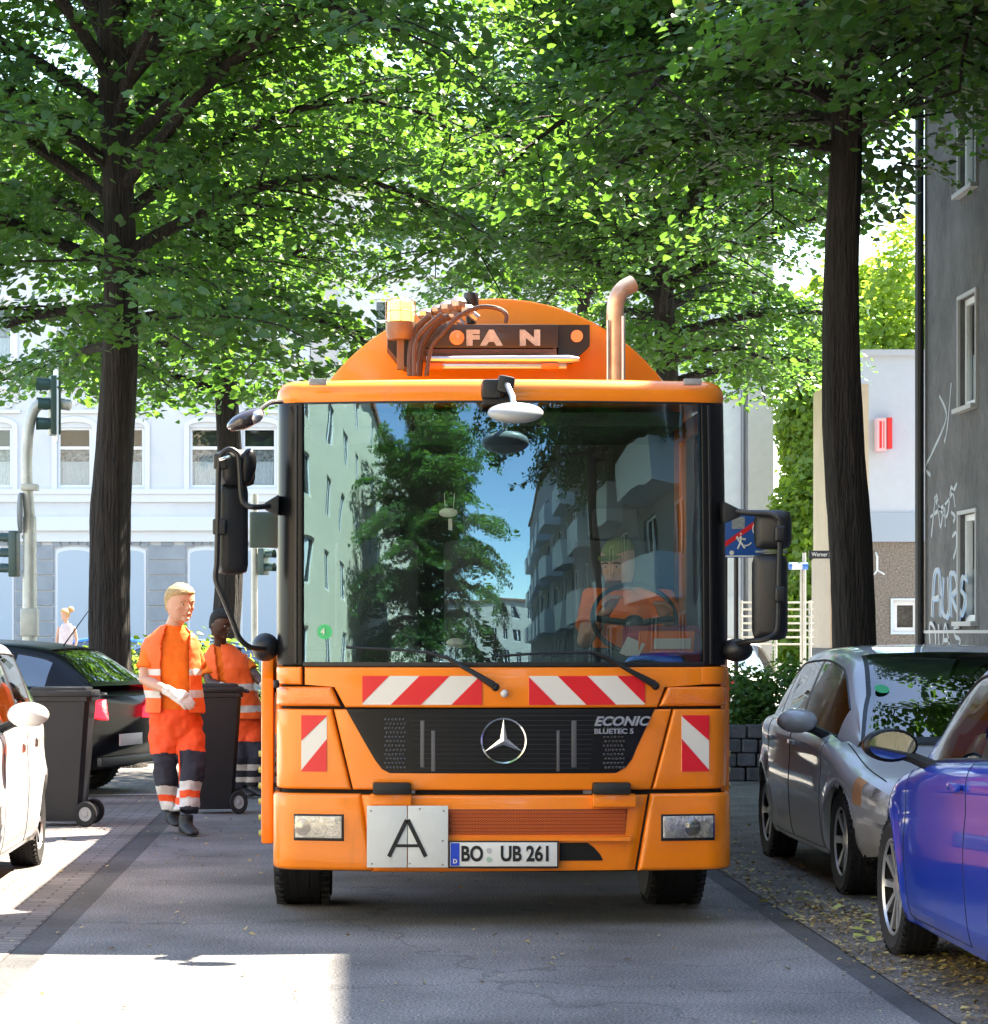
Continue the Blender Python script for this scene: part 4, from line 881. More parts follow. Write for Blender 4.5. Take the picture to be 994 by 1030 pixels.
# body behind cab: arched front, long box
RB = 1.27; D2 = 2.25; s2 = F/(13.6+D2); apex = T(502, 300, D2)
zc = apex.z-RB; arc = []
for i in range(41):
    t = math.pi*i/40; x = RB*math.cos(t); 
    if abs(x) < 1.22: arc.append((x+0.105, zc+RB*math.sin(t)))
w = MB(); w.prism([(arc[0][0], 0.9)]+arc+[(arc[-1][0], 0.9)], D2, 8.3, bev=0.02); bd = w.build('tank_body', M_or, TR, ang=25)
w = MB(); w.bx((-0.45, 0.6, 0.45), (-0.35, 8.4, 0.75)); w.bx((0.35, 0.6, 0.45), (0.45, 8.4, 0.75)); w.bx((-1.1, 2.4, 0.78), (1.1, 8.3, 0.9)); w.bx((-0.9, 0.9, 0.5), (0.9, 1.7, 0.98)); w.build('chassis', M_gap, TR)
w = MB(); w.bx((-1.2, 8.3, 0.5), (1.2, 9.3, 2.9), 0.08); w.build('tailgate', M_or, TR)
def hole(px, py, d, r): p = T(px, py, d); return p
# boom / plate in front of the tank
DB = 1.95
def TB(px, py): return T(px, py, DB)
def poly(l): return [(TB(a, b_).x, TB(a, b_).z) for a, b_ in l]
w = MB(); w.prism(poly([(390, 325), (412, 325), (412, 371), (405, 368), (390, 350)]), DB-0.02, DB+0.25); w.prism(poly([(560, 327), (593, 327), (593, 348), (578, 362), (562, 362)]), DB-0.02, DB+0.25); sep(w, 'bracket', M_blk, TR, smooth=False)
p = TB(400, 340); w = MB(); w.lathe([(0.0001, -0.01), (0.033, -0.01), (0.033, 0.02)], 'Y', (TB(402, 338).x, DB-0.02, TB(402, 338).z), 20); w.lathe([(0.0001, -0.01), (0.036, -0.01), (0.036, 0.02)], 'Y', (TB(580, 338.5).x, DB-0.02, TB(580, 338.5).z), 20); sep(w, 'bracket_boss', M_or, TR)
a = TB(420, 328); b2_ = TB(560, 362); w = MB(); w.bx((a.x, DB-0.10, TB(0, 352).z), (b2_.x, DB+0.2, a.z), 0.012); cb = w.build('crossbeam', mat('brown_black', (0.028, 0.022, 0.02), 0.4, coat=0.2), TR)
w = MB(); w.bx((a.x-0.02, DB-0.12, TB(0, 361).z), (b2_.x-0.01, DB+0.2, TB(0, 353).z), 0.008); w.build('beam_foot', mat('rust_brown', (0.12, 0.045, 0.025), 0.5, var=0.4, vscale=12), cb)
M_let = mat('letter_grey', (0.36, 0.38, 0.38), 0.4, var=0.3, vscale=30)
for ch, px in (('F', 474.5), ('A', 493.5), ('N', 532)): 
    p = TB(px, 342.5); text('beam_letter', ch, 0.115, M_let, cb, (p.x, DB-0.106, p.z), sx=1.35, bold=0.008)
p = TB(459, 341.5); w = MB(); w.lathe([(0.0001, -0.012), (0.022, -0.012), (0.043, -0.008), (0.045, 0.005)], 'Y', (p.x, DB-0.10, p.z), 24); w.build('amber_reflector', mat('amber_pale', (0.75, 0.33, 0.12), 0.2, coat=0.6, var=0.3, vscale=30), cb)
p0, p1 = TB(428, 364.5), TB(580, 364.5); w = MB(); w.tube([(p0.x, DB-0.18, p0.z), (p1.x-0.06, DB-0.18, p1.z), (p1.x, DB-0.18, p1.z-0.0)], [0.018, 0.024, 0.012], 10); w.box(((p0.x+p1.x)/2, DB-0.15, p0.z-0.04), (0.75, 0.06, 0.03), None, 0.01); w.build('cylinder_rod', M_sil, TR)
w = MB()
for (q) in ((436, 372), (551, 372)): p = TB(*q); w.box((p.x, DB-0.19, p.z), (0.10, 0.05, 0.035), None, 0.01)
sep(w, 'clamp', mat('clamp_orange', (0.6, 0.13, 0.02), 0.5), TR)
M_hose = mat('hose_brown', (0.05, 0.028, 0.022), 0.5, bump=0.4, bscale=150)
def curve(pts, n=8):
    P = [Vector(p) for p in pts]; out = []
    for i in range(len(P)-1):
        a, b, c, d = P[max(i-1, 0)], P[i], P[i+1], P[min(i+2, len(P)-1)]
        for j in range(n):
            t = j/n; out.append(0.5*((2*b)+(c-a)*t+(2*a-5*b+4*c-d)*t*t+(3*b-a-3*c+d)*t**3))
    out.append(P[-1]); return out
def hose(l, r, m=M_hose, name='hose', dd=DB-0.22):
    w = MB(); w.tube(curve([T(a, b_, dd+(o[0] if o else 0)) for a, b_, *o in l]), r, 8); return w.build(name, m, TR)
hose([(413, 378), (413, 355), (418, 332), (432, 318)], 0.020); hose([(421, 378), (424, 350), (436, 328), (452, 318)], 0.022); hose([(429, 378), (434, 350), (446, 335), (462, 318), (482, 309), (500, 310), (509, 316), (509, 325)], 0.013, dd=DB-0.27); hose([(417, 378), (418, 345), (428, 330), (445, 316)], 0.015, dd=DB-0.3)
w = MB()
for (a_, b__, r) in ((428, 316, 0.05), (440, 312, 0.045), (450, 309, 0.055), (461, 306, 0.06), (470, 312, 0.05), (456, 318, 0.04), (444, 320, 0.035)):
    p = T(a_, b__, DB-0.05); w.ball(p, (r, r, r*0.75), seg=8); w.tube([p, p+Vector((0.06, 0, -0.05))], r*0.5, 8)
w.build('hydraulic_fitting', mat('fitting_metal', (0.42, 0.36, 0.33), 0.35, 0.7, var=0.5, vscale=20), TR)
p = T(474, 305, DB); w = MB(); w.lathe([(0.0001, 0.06), (0.042, 0.06), (0.045, 0.05), (0.045, -0.02), (0.03, -0.05), (0.03, -0.12)], 'Z', p, 20); w.build('filler_cap', M_blk, TR)
# beacon
p = T(403, 333, DB-0.2); w = MB(); w.lathe([(0.0001, -0.05), (0.07, -0.05), (0.085, -0.01), (0.088, 0.05), (0.075, 0.055)], 'Z', p, 24); w.box((p.x, p.y+0.04, p.z-0.12), (0.04, 0.06, 0.2)); bc = w.build('beacon', mat('beacon_base', (0.16, 0.10, 0.06), 0.4, var=0.3), TR)
w = MB(); w.lathe([(0.074, 0.055), (0.078, 0.07), (0.075, 0.165), (0.06, 0.18), (0.0001, 0.185)], 'Z', p, 24); w.build('lens', mat('beacon_amber', (0.95, 0.45, 0.12), 0.15, coat=0.6, emit=(1.0, 0.42, 0.08), es=0.9), bc)
w = MB(); w.ball((p.x-0.01, p.y-0.045, p.z+0.115), (0.035, 0.035, 0.04), seg=12); 
w = MB()
for k in range(8):
    a = k*math.pi/4; w.tube([(p.x+0.086*math.cos(a), p.y+0.086*math.sin(a), p.z+0.05), (p.x+0.086*math.cos(a), p.y+0.086*math.sin(a), p.z+0.17), (p.x+0.03*math.cos(a), p.y+0.03*math.sin(a), p.z+0.20)], 0.003, 5)
w.lathe([(0.086, 0.11), (0.089, 0.113), (0.086, 0.116)], 'Z', p, 24); w.build('guard_cage', M_steel, bc)
# exhaust
ex = [T(619, 395, 2.0), T(619, 330, 2.0), T(619, 312, 2.0), T(621, 300, 2.0), T(627, 291, 2.02), T(637, 285, 2.04)]
w = MB(); w.tube(curve([ex[0], ex[1], ex[2], ex[3], ex[4], ex[5]], 5), 0.052, 20, cap=False); w.tube(curve(list(reversed(ex)), 5), 0.046, 20, cap=False); w.build('exhaust_pipe', mat('exhaust_metal', (0.72, 0.58, 0.44), 0.35, 0.5, var=0.45, vscale=5, col2=(0.50, 0.33, 0.20)), TR, ang=60)
w = MB(); w.tube([T(611.5, 395, 1.95), T(611.5, 322, 1.95)], 0.010, 8); w.tube([T(627, 395, 1.93), T(627, 318, 1.93)], 0.012, 8); sep(w, 'exhaust_rib', M_sil, TR)
# side fenders / steps, marker knobs
for sg in (-1, 1):
    w = MB(); pr = [(0.40, 0.40), (0.40, 1.28), (0.50, 1.42), (0.75, 1.46), (1.75, 1.46), (1.9, 1.30), (1.9, 0.9), (1.78, 0.9), (1.72, 1.05), (1.55, 1.16), (1.25, 1.2), (0.95, 1.16), (0.78, 1.05), (0.72, 0.9), (0.70, 0.40)]
    w.prism(pr, sg*1.18, sg*1.245, 'YZ', bev=0.015); w.build('fender', M_or, TR, ang=30)
    w = MB()
    for i in range(6): w.lathe([(0.0001, 0), (0.016, 0.0), (0.018, -0.02)] if sg > 0 else [(0.0001, -0.0), (0.016, 0), (0.018, 0.02)], 'X', (sg*1.262, 0.5, 0.45+0.085*i), 12)
    sep(w, 'marker_knob', mat('knob_yellow', (0.42, 0.45, 0.12), 0.4), TR)
# wheels
def wheel(parent, x, y, z, r, wd, sg, spokes=0, rimr=0.62, m=None, rot=0.0, tread=True, name='wheel'):
    """tyre + rim + hub; sg = outer side direction"""
    hb = MB(); hb.lathe([(0.0001, -wd*0.2), (rimr*r*0.95, -wd*0.2), (rimr*r*0.95, sg*wd*0.34)], 'X', (0, 0, 0), 24) if sg > 0 else hb.lathe([(0.0001, wd*0.2), (rimr*r*0.95, wd*0.2), (rimr*r*0.95, -wd*0.34)], 'X', (0, 0, 0), 24); hb.lathe([(0.0001, sg*wd*0.02), (rimr*r*0.62, sg*wd*0.02)], 'X', (0, 0, 0), 24); h = hb.build(name, M_gap, parent, loc=(x, y, z)); h.rotation_euler = (0, 0, rot)
    t = MB(); h_ = wd/2; t.lathe([(rimr*r, -h_*0.85), (r*0.9, -h_), (r*0.985, -h_*0.8), (r, -h_*0.5), (r, h_*0.5), (r*0.985, h_*0.8), (r*0.9, h_), (rimr*r, h_*0.85), (rimr*r, -h_*0.85)], 'X', n=56)
    if tread:
        for q in (-0.55, -0.2, 0.2, 0.55): t.lathe([(r-0.004, h_*q-0.006), (r+0.003, h_*q-0.005), (r+0.003, h_*q+0.005), (r-0.004, h_*q+0.006)], 'X', n=56)
        for k in range(48):
            a = k*2*math.pi/48
            for s_ in (-1, 1): t.box((s_*h_*0.78, (r-0.003)*math.cos(a), (r-0.003)*math.sin(a)), (h_*0.3, r*0.05, 0.014), (a, 0, 0))
    t.build('tyre', M_rub, h, ang=30)
    q = MB(); m = m or M_sil; o = sg*h_
    q.lathe([(rimr*r*1.0, o*0.86), (rimr*r*0.96, o*0.90), (rimr*r*0.93, o*0.78)], 'X', n=40)
    if spokes:
        for k in range(spokes):
            a = 2*math.pi*k/spokes; c_, s_ = math.cos(a), math.sin(a); ww = rimr*r*(1.0/spokes)*0.95
            P0 = [(o*0.62, 0.14*r, -ww*0.55), (o*0.62, 0.14*r, ww*0.55), (o*0.78, rimr*r*0.92, ww*0.8), (o*0.78, rimr*r*0.92, -ww*0.8)]
            vs = [(px_, a_*c_-b_*s_, a_*s_+b_*c_) for px_, a_, b_ in P0]+[(px_-sg*0.035, a_*c_-b_*s_, a_*s_+b_*c_) for px_, a_, b_ in P0]
            q.add(vs, [(0, 1, 2, 3), (7, 6, 5, 4), (0, 3, 7, 4), (1, 5, 6, 2), (0, 4, 5, 1), (3, 2, 6, 7)])
        q.lathe([(0.0001, o*0.74), (0.09*r, o*0.74), (0.2*r, o*0.64), (0.2*r, o*0.3)], 'X', n=24)
    else:
        q.lathe([(rimr*r*0.90, o*0.6), (rimr*r*0.5, o*0.35), (rimr*r*0.45, o*0.75), (rimr*r*0.3, o*0.85), (0.0001, o*0.85)], 'X', n=32)
        for k in range(10): a = k*math.pi/5; q.lathe([(0.0001, o*0.55+sg*0.02), (0.012, o*0.55+sg*0.02), (0.014, o*0.45)], 'X', (0, rimr*r*0.62*math.cos(a), rimr*r*0.62*math.sin(a)), 8)
    q.build('rim', m, h, ang=35); return h
for sg in (-1, 1):
    wheel(TR, sg*1.035, 1.27, 0.50, 0.50, 0.32, sg, rimr=0.56); wheel(TR, sg*0.95, 6.0, 0.50, 0.50, 0.5, sg, rimr=0.56)
# mirrors (image left side)
def mtube(l, r, name='mirror_arm', m=M_blk, n=6): w = MB(); w.tube(curve([T(a, b_, d) for a, b_, d in l], n), r, 8); return w.build(name, m, TR)
mtube([(283, 404, 0.2), (272, 405, 0.05), (263, 411, -0.02), (258, 416, -0.05)], 0.013)
w = MB(); p = T(247, 422, -0.06); w.ball(p, (0.105, 0.08, 0.045), rot=(0, -0.45, 0.2), seg=20); w.build('kerb_mirror', mat('mirror_gloss', (0.04, 0.03, 0.03), 0.12, coat=0.7), TR)
w = MB(); w.ball(T(256, 419.5, -0.075), (0.05, 0.06, 0.035), rot=(0, -0.45, 0.2), seg=12); w.build('mirror_modelled_highlight', M_sil, TR)  # silver ball stands in for the highlight on the kerb mirror
mtube([(280, 506, 0.25), (270, 509, 0.1), (256, 510, 0), (248, 508, 0), (243, 500, 0), (241, 470, 0), (239, 457, 0), (231, 452, 0), (223, 457, 0), (220, 468, 0), (219, 520, 0), (218, 565, 0), (217, 583, 0), (225, 603, 0), (234, 625, 0.02), (241, 642, 0.05), (252, 651, 0.1), (268, 653, 0.2)], 0.0145)
mb_ = T(274, 507, 0.2); w = MB(); w.prism([(T(280, 0).x, T(0, 496).z), (T(265, 0).x, T(0, 505).z), (T(265, 0).x, T(0, 511).z), (T(280, 0).x, T(0, 517).z)], 0.1, 0.25, bev=0.01); w.build('mirror_mount', M_blk, TR)
def pod(name, a, b_, c, d, y, th, m=M_blk, rz=0.0, bev=0.05):
    p = T((a+b_)/2, (c+d)/2, y); q = T(b_, d, y)-T(a, c, y); w = MB(); w.box((0, 0, 0), (abs(q.x), th, abs(q.z)), None, bev); w.xf(Matrix.Translation(p) @ Matrix.Rotation(rz, 4, 'Z')); return w.build(name, m, TR, ang=60)
pod('mirror_head', 218, 256, 452, 490, 0.10, 0.13, rz=0.5); pod('mirror_head', 217, 249, 486, 578, 0.12, 0.14, rz=0.35)
w = MB(); w.ball(T(248, 470, 0.05), (0.05, 0.05, 0.10), rot=(0, 0.2, 0), seg=16); w.build('mirror_cap', M_blkg, TR)
for (y_, x_) in ((530, 219), (464, 220)): pod('mirror_clamp', x_-5, x_+9, y_-8, y_+8, 0.02, 0.06, bev=0.012)
w = MB(); w.box(T(226, 461, -0.01), (0.06, 0.03, 0.018), (0, -0.3, 0), 0.006); w.build('mirror_badge', M_chr, TR)
w = MB(); w.ball(T(267, 651, 0.28), (0.075, 0.10, 0.075), seg=18); w.build('mirror_foot', M_blk, TR)
pod('camera_box', 251, 281, 515, 551, 0.55, 0.06, m=mat('dark_green_box', (0.06, 0.10, 0.095), 0.3), bev=0.01)
# mirrors image right
mtube([(729, 511, 0.25), (740, 514, 0.1), (755, 516, 0.05), (775, 517, 0.02), (783, 521, 0), (785, 530, 0), (784, 580, 0), (783, 625, 0), (780, 637, 0), (770, 643, 0), (755, 645, 0.05), (738, 648, 0.18)], 0.015)
w = MB(); w.prism([(T(730, 0).x, T(0, 503).z), (T(748, 0).x, T(0, 512).z), (T(748, 0).x, T(0, 519).z), (T(730, 0).x, T(0, 526).z)], 0.08, 0.24, bev=0.01); w.build('mirror_mount', M_blk, TR)
pod('mirror_head', 759, 796, 513, 553, 0.11, 0.14, rz=-0.25); pod('mirror_head', 757, 792, 557, 644, 0.12, 0.15, rz=-0.25)
w = MB(); w.tube([T(760, 555, 0.1), T(792, 555, 0.1)], 0.007, 8); w.build('mirror_rod', M_sil, TR)
for y_ in (537, 598): pod('mirror_clamp', 779, 790, y_-8, y_+8, -0.005, 0.06, bev=0.012)
w = MB(); w.ball(T(741, 654, 0.22), (0.085, 0.10, 0.062), seg=18); w.build('mirror_foot', M_blk, TR)
pod('grab_handle', 275, 281, 684, 692, 0.12, 0.05, bev=0.01)
# wipers
def wip(l, r, name): w = MB(); w.tube([(tx(a), PC(PC.x2u(tx(a)))[1]+lean(tz(b_))-o, tz(b_)) for a, b_, o in l], r, 8); return w.build(name, M_blk, TR)
wip([(348, 651, 0.03), (390, 653, 0.03), (430, 656, 0.03)], 0.007, 'wiper_blade'); wip([(430, 656, 0.035), (450, 662, 0.04), (475, 676, 0.05), (496, 689, 0.05)], [0.008, 0.010, 0.013, 0.020], 'wiper_arm')
wip([(498, 660, 0.03), (545, 657, 0.03), (596, 656, 0.03)], 0.007, 'wiper_blade'); wip([(596, 656, 0.035), (612, 662, 0.04), (636, 676, 0.05), (658, 688, 0.05)], [0.008, 0.010, 0.013, 0.020], 'wiper_arm')
w = MB(); w.ball((tx(498), -0.04, tz(691)), 0.022, seg=12); w.ball((tx(660), 0.03, tz(690)), 0.022, seg=12); sep(w, 'wiper_pivot', M_blk, TR)
w = MB(); w.ball((tx(507), -0.03, tz(697.5)), 0.021, seg=14); w.build('washer_cap', mat('cap_white', (0.6, 0.6, 0.58), 0.4), TR)
# stickers
def disc(px, py, r, m, name, par, off): 
    w = MB(); u = PC.x2u(tx(px)); p = SU(u, tz(py), off); w.lathe([(0.0001, 0), (r, 0)], 'Y', (0, 0, 0), 20); w.xf(Matrix.Translation(p) @ Matrix.Rotation(-math.atan(0.23*u)*-1, 4, 'Z')); return w.build(name, m, par, smooth=False)
disc(324.5, 635.5, 0.040, mat('sticker_green', (0.03, 0.45, 0.16), 0.5), 'emission_sticker', TR, -0.0045)
text('sticker_digit', '4', 0.05, M_wht, TR, (tx(324.5), SU(PC.x2u(tx(324.5)), tz(635), 0.001)[1]-0.004, tz(635.5)), sx=0.9, rot=(R(90), 0, R(-13)))
# interior
w = MB(); w.bx((-1.0, 0.30, 1.03), (1.0, 0.62, 1.40), 0.03); w.bx((-1.0, 0.30, 1.35), (0.25, 0.5, 1.44), 0.03); w.bx((-0.12, 0.32, 1.4), (0.18, 0.6, 1.62), 0.04); w.build('dashboard', M_inter, TR)
sc_ = Vector((0.76, 0.60, 1.60))
w = MB(); bmr = []
for i in range(33):
    t = 2*math.pi*i/32; bmr.append(sc_+Vector((0.225*math.cos(t), 0.13*math.sin(t), 0.185*math.sin(t))))
w.tube(bmr, 0.014, 8, cap=False); w.tube([sc_+Vector((-0.21, 0, 0)), sc_+Vector((0, 0.02, -0.03)), sc_+Vector((0.21, 0, 0))], 0.018, 8); w.ball(sc_+Vector((0, 0.02, -0.03)), (0.06, 0.04, 0.05)); w.tube([sc_+Vector((0, 0.02, -0.03)), (0.76, 0.42, 1.30)], 0.03, 8); w.build('steering_wheel', M_blk, TR)
M_seat = mat('seat_cloth', (0.06, 0.06, 0.07), 0.9); M_seatr = mat('seat_red', (0.30, 0.02, 0.05), 0.9)
for x_ in (-0.62, 0.0, 0.74):
    w = MB(); w.box((x_, 1.12, 1.36), (0.5, 0.52, 0.16), None, 0.05); w.box((x_, 1.38, 1.72), (0.48, 0.14, 0.66), (-0.15, 0, 0), 0.05); w.box((x_, 1.44, 2.14), (0.26, 0.10, 0.18), (-0.15, 0, 0), 0.03); w.bx((x_-0.18, 0.95, 1.03), (x_+0.18, 1.3, 1.3)); w.build('seat', M_seat, TR)
w = MB(); w.box((0.9, 0.50, 1.45), (0.42, 0.2, 0.20), (0.2, 0, 0), 0.03); w.build('red_cover', mat('cover_red', (0.42, 0.03, 0.07), 0.7, var=0.2), TR)
hiv = tag((lambda w: (w.box((0.90, 0.335, 1.475), (0.30, 0.02, 0.12), (0.35, 0, 0.1), 0.006, k=0), w.box((0.93, 0.322, 1.465), (0.20, 0.01, 0.055), (0.35, 0, 0.12), k=1), w.box((0.72, 0.33, 1.44), (0.10, 0.01, 0.10), (0.35, 0.4, 0.1), k=1), w.build('folded_vest', [mat('vest_orange', (0.85, 0.17, 0.02), 0.7), M_wht], None, smooth=False))[-1])(MB()), 'orange and white folded vest lying behind the windscreen before the driver', 'vest')
hiv.location = TR.location
fr = MB(); fr.ball((tx(455)*1.04, 0.30, tz(513)), (0.05, 0.01, 0.025)); fr.box((tx(455)*1.04+0.01, 0.30, tz(525)), (0.02, 0.01, 0.06)); fr.tube([(tx(452)*1.04, 0.30, tz(510)), (tx(451)*1.04, 0.30, tz(493))], 0.002, 4); fr.tube([(tx(460)*1.04, 0.30, tz(510)), (tx(461)*1.04, 0.30, tz(493))], 0.002, 4)
frr = tag(fr.build('air_freshener', mat('pale_cardboard', (0.65, 0.66, 0.58), 0.7), None), 'pale hanging air freshener inside the windscreen', 'air freshener'); frr.location = TR.location
cu = MB(); cu.lathe([(0.0001, 0), (0.07, 0.0), (0.085, 0.012)], 'Z', (tx(467)*1.04, 0.40, 1.445), 20); cu.ball((tx(463)*1.04, 0.40, 1.47), (0.05, 0.05, 0.025))
cuu = tag(cu.build('cap', mat('cap_white2', (0.7, 0.7, 0.68), 0.7), None), 'white cap lying on the dashboard behind the windscreen', 'cap'); cuu.location = TR.location
# ------------------------------------------------------------------ people
M_skin = mat('skin_pale', (0.52, 0.29, 0.20), 0.5, var=0.08, vscale=8); M_skind = mat('skin_brown', (0.075, 0.035, 0.022), 0.45, var=0.1, vscale=8)
M_blond = mat('hair_blond', (0.42, 0.29, 0.13), 0.7, var=0.4, vscale=40, bump=0.6, bscale=90); M_hblack = mat('hair_black', (0.010, 0.009, 0.009), 0.8, bump=0.5, bscale=90)
M_tee = mat('tee_orange', (0.80, 0.155, 0.006), 0.85, var=0.22, vscale=5, bump=0.5, bscale=11)
M_vest = mat('vest_neon', (0.95, 0.13, 0.018), 0.7, var=0.15, vscale=4, bump=0.5, bscale=7, stretch=(1, 1, 0.5))
M_pant = mat('trouser_neon', (0.92, 0.085, 0.012), 0.75, var=0.16, vscale=4, bump=0.6, bscale=7, stretch=(1, 1, 0.45))
M_navy = mat('navy_cloth', (0.022, 0.022, 0.035), 0.85, bump=0.3, bscale=14)
M_refl = mat('reflective_tape', (0.62, 0.58, 0.55), 0.35, var=0.15, vscale=14)
M_glove = mat('glove_white', (0.66, 0.62, 0.56), 0.9, var=0.2, vscale=20, bump=0.4, bscale=70)
M_shoe = mat('work_shoe', (0.02, 0.02, 0.022), 0.6); M_eye = mat('eye_dark', (0.02, 0.015, 0.012), 0.3); M_eyew = mat('eye_white', (0.6, 0.58, 0.55), 0.3); M_lip = mat('lip', (0.40, 0.15, 0.12), 0.5)
def V(*a): return Vector(a)
def head_mb(mb, c, s, M):
    """head loft about centre c (eye height), s = head height; M rotates (face towards -y)"""
    h = s
    rings = [(-0.53, 0.02, 0.16, .10), (-0.50, 0.03, 0.19, .15), (-0.40, 0.01, .25, .25), (-0.25, -0.0, .29, .33), (-0.05, 0.0, .315, .375), (0.12, 0.0, .33, .39), (0.28, 0.01, .32, .375), (0.40, 0.02, .265, .31), (0.47, 0.02, .17, .2), (0.50, 0.02, .04, .05)]
    q = MB()
    q.loft([((0, y*h-(0.10*h if i < 2 else (0.045*h if i == 2 else 0)), z*h), rx*h*1.13, ry*h, (0, 0, 1)) for i, (z, y, rx, ry) in enumerate(rings)], 20)
    q.loft([((0, -0.34*h, 0.06*h), .035*h, .03*h), ((0, -0.40*h, -0.06*h), .05*h, .04*h), ((0, -0.41*h, -0.13*h), .065*h, .05*h), ((0, -0.34*h, -0.17*h), .05*h, .05*h)], 10)   # nose
    q.loft([((-0.22*h, -0.30*h, 0.09*h), .04*h, .035*h), ((0, -0.345*h, 0.10*h), .045*h, .035*h), ((0.22*h, -0.30*h, 0.09*h), .04*h, .035*h)], 8)   # brow
    q.loft([((-0.10*h, -0.31*h, -0.27*h), .02*h, .03*h), ((0, -0.355*h, -0.265*h), .04*h, .045*h), ((0.10*h, -0.31*h, -0.27*h), .02*h, .03*h)], 8)  # lips
    q.ball((0, -0.27*h, -0.43*h), (.12*h, .10*h, .08*h), seg=10)
    for sx in (-1, 1):
        q.ball((sx*0.335*h, 0.05*h, -0.05*h), (.035*h, .075*h, .13*h), seg=10); q.ball((sx*0.19*h, -0.22*h, -0.13*h), (.10*h, .09*h, .09*h), seg=10)
    q.xf(Matrix.Translation(c) @ M); mb.add(q.v, q.f)
def face_bits(parent, c, s, M, brow_m, skin_lip=M_lip):
    h = s; q = MB()
    for sx in (-1, 1): q.ball((sx*0.135*h, -0.325*h, 0.0), (.055*h, .03*h, .026*h), k=0, seg=10); q.ball((sx*0.135*h, -0.345*h, 0.0), (.026*h, .016*h, .024*h), k=1, seg=8)
    q.xf(Matrix.Translation(c) @ M); q.build('eyes', [M_eyew, M_eye], parent)
    q = MB()
    for sx in (-1, 1): q.tube([(sx*0.22*h, -0.335*h, 0.075*h), (sx*0.14*h, -0.372*h, 0.10*h), (sx*0.06*h, -0.385*h, 0.085*h)], 0.016*h, 6)
    q.xf(Matrix.Translation(c) @ M); q.build('eyebrows', brow_m, parent)
    q = MB(); q.ball((0, -0.375*h, -0.265*h), (.085*h, .025*h, .022*h), seg=10); q.xf(Matrix.Translation(c) @ M); q.build('lips', skin_lip, parent)
def hair_cap(parent, c, s, M, m, vol=1.07, front=0.22, seed=0, back=-0.25, name='hair'):
    h = s; rnd = random.Random(seed); q = MB()
    q.loft([((0, 0.10*h, back*h), .31*h*vol, .27*h*vol, (0, 0, 1)), ((0, 0.09*h, -0.02*h), .352*h*vol, .32*h*vol, (0, 0, 1)), ((0, 0.055*h, 0.2*h), .378*h*vol, .355*h*vol, (0, 0, 1)), ((0, 0.0*h, 0.33*h), .365*h*vol, .38*h*vol, (0, 0, 1)), ((0, -0.01*h, 0.45*h), .29*h*vol, .31*h*vol, (0, 0, 1)), ((0, 0.0*h, 0.54*h*vol), .13*h, .16*h, (0, 0, 1))], 22)
    for i in range(46):
        a = rnd.uniform(0, 6.28); r_ = rnd.uniform(0, 1)**0.5; x = .31*h*r_*math.cos(a); y = (.33*r_*math.sin(a)-0.02)*h; z = (0.53-0.2*r_*r_)*h*vol; q.ball((x, y, z), .055*h*rnd.uniform(.7, 1.3), seg=6)
    q.xf(Matrix.Translation(c) @ M); return blob(q, name, m, parent, vox=0.008, smooth=1)
def hand_mb(mb, w_, dirv, palm, scale=1.0, curl=0.6, side=1):
    """w_: wrist, dirv: finger direction, palm: palm-facing normal; five fingers curled towards the palm"""
    d = dirv.normalized(); p = (palm-d*palm.dot(d)).normalized(); s = d.cross(p)*side; k = scale
    mb.loft([(w_-d*0.02*k, .028*k, .024*k), (w_+d*0.03*k, .038*k, .022*k), (w_+d*0.085*k, .044*k, .018*k)], 12)
    for (o, L, r) in ((-0.033, .072, .0105), (-0.011, .082, .011), (0.011, .078, .0105), (0.032, .062, .0095)):
        b0 = w_+d*0.075*k+s*o*k; c1 = curl; pts = [b0]; dd = d
        for j, f in enumerate((0.45, 0.32, 0.23)):
            dd = (dd*math.cos(c1*0.7)+p*math.sin(c1*0.7)).normalized(); pts.append(pts[-1]+dd*L*f*k)
        mb.tube(pts, [r*k*1.1, r*k*1.05, r*k*0.95, r*k*0.75], 8)
    b0 = w_+d*0.02*k-s*0.03*k; mb.tube([b0, b0-s*0.026*k+d*0.028*k+p*0.012*k, b0-s*0.03*k+d*0.055*k+p*0.025*k, b0-s*0.022*k+d*0.078*k+p*0.035*k], [.014*k, .0135*k, .012*k, .009*k], 8)
def shoe(name, parent, a, toe, m=M_shoe):
    """a ankle, toe direction (unit, horizontal)"""
    q = MB(); t = toe; q.loft([(a+V(0, 0, 0.06), .048, .05), (a+V(0, 0, 0.0), .05, .055), (a-t*0.0+V(0, 0, -0.04), .05, .065)], 12)
    q.loft([(a-t*0.075+V(0, 0, -0.05), .032, .028), (a-t*0.04+V(0, 0, -0.045), .045, .042), (a+t*0.04+V(0, 0, -0.04), .047, .045), (a+t*0.11+V(0, 0, -0.055), .05, .034), (a+t*0.165+V(0, 0, -0.065), .045, .024), (a+t*0.195+V(0, 0, -0.07), .028, .016)], 14)
    return blob(q, name, m, parent, vox=0.009, smooth=2)

# worker 1: px scale 132.5, origin (180, 838)
SP1 = thing('person', 'blond man in orange work clothes and white gloves walking past the dark bin', 'person', (at(180, 838, 20.05).x, 20.05, 0.0))
k1 = F/20.05
def A1(px, py, y=0.0): return V((px-180)/k1, y, (838-py)/k1+0.02)
hc = A1(181.5, 609.5, -0.06); Mh = Euler((R(6), R(-3), R(38))).to_matrix().to_4x4(); hs = 0.262
sh = 1.0
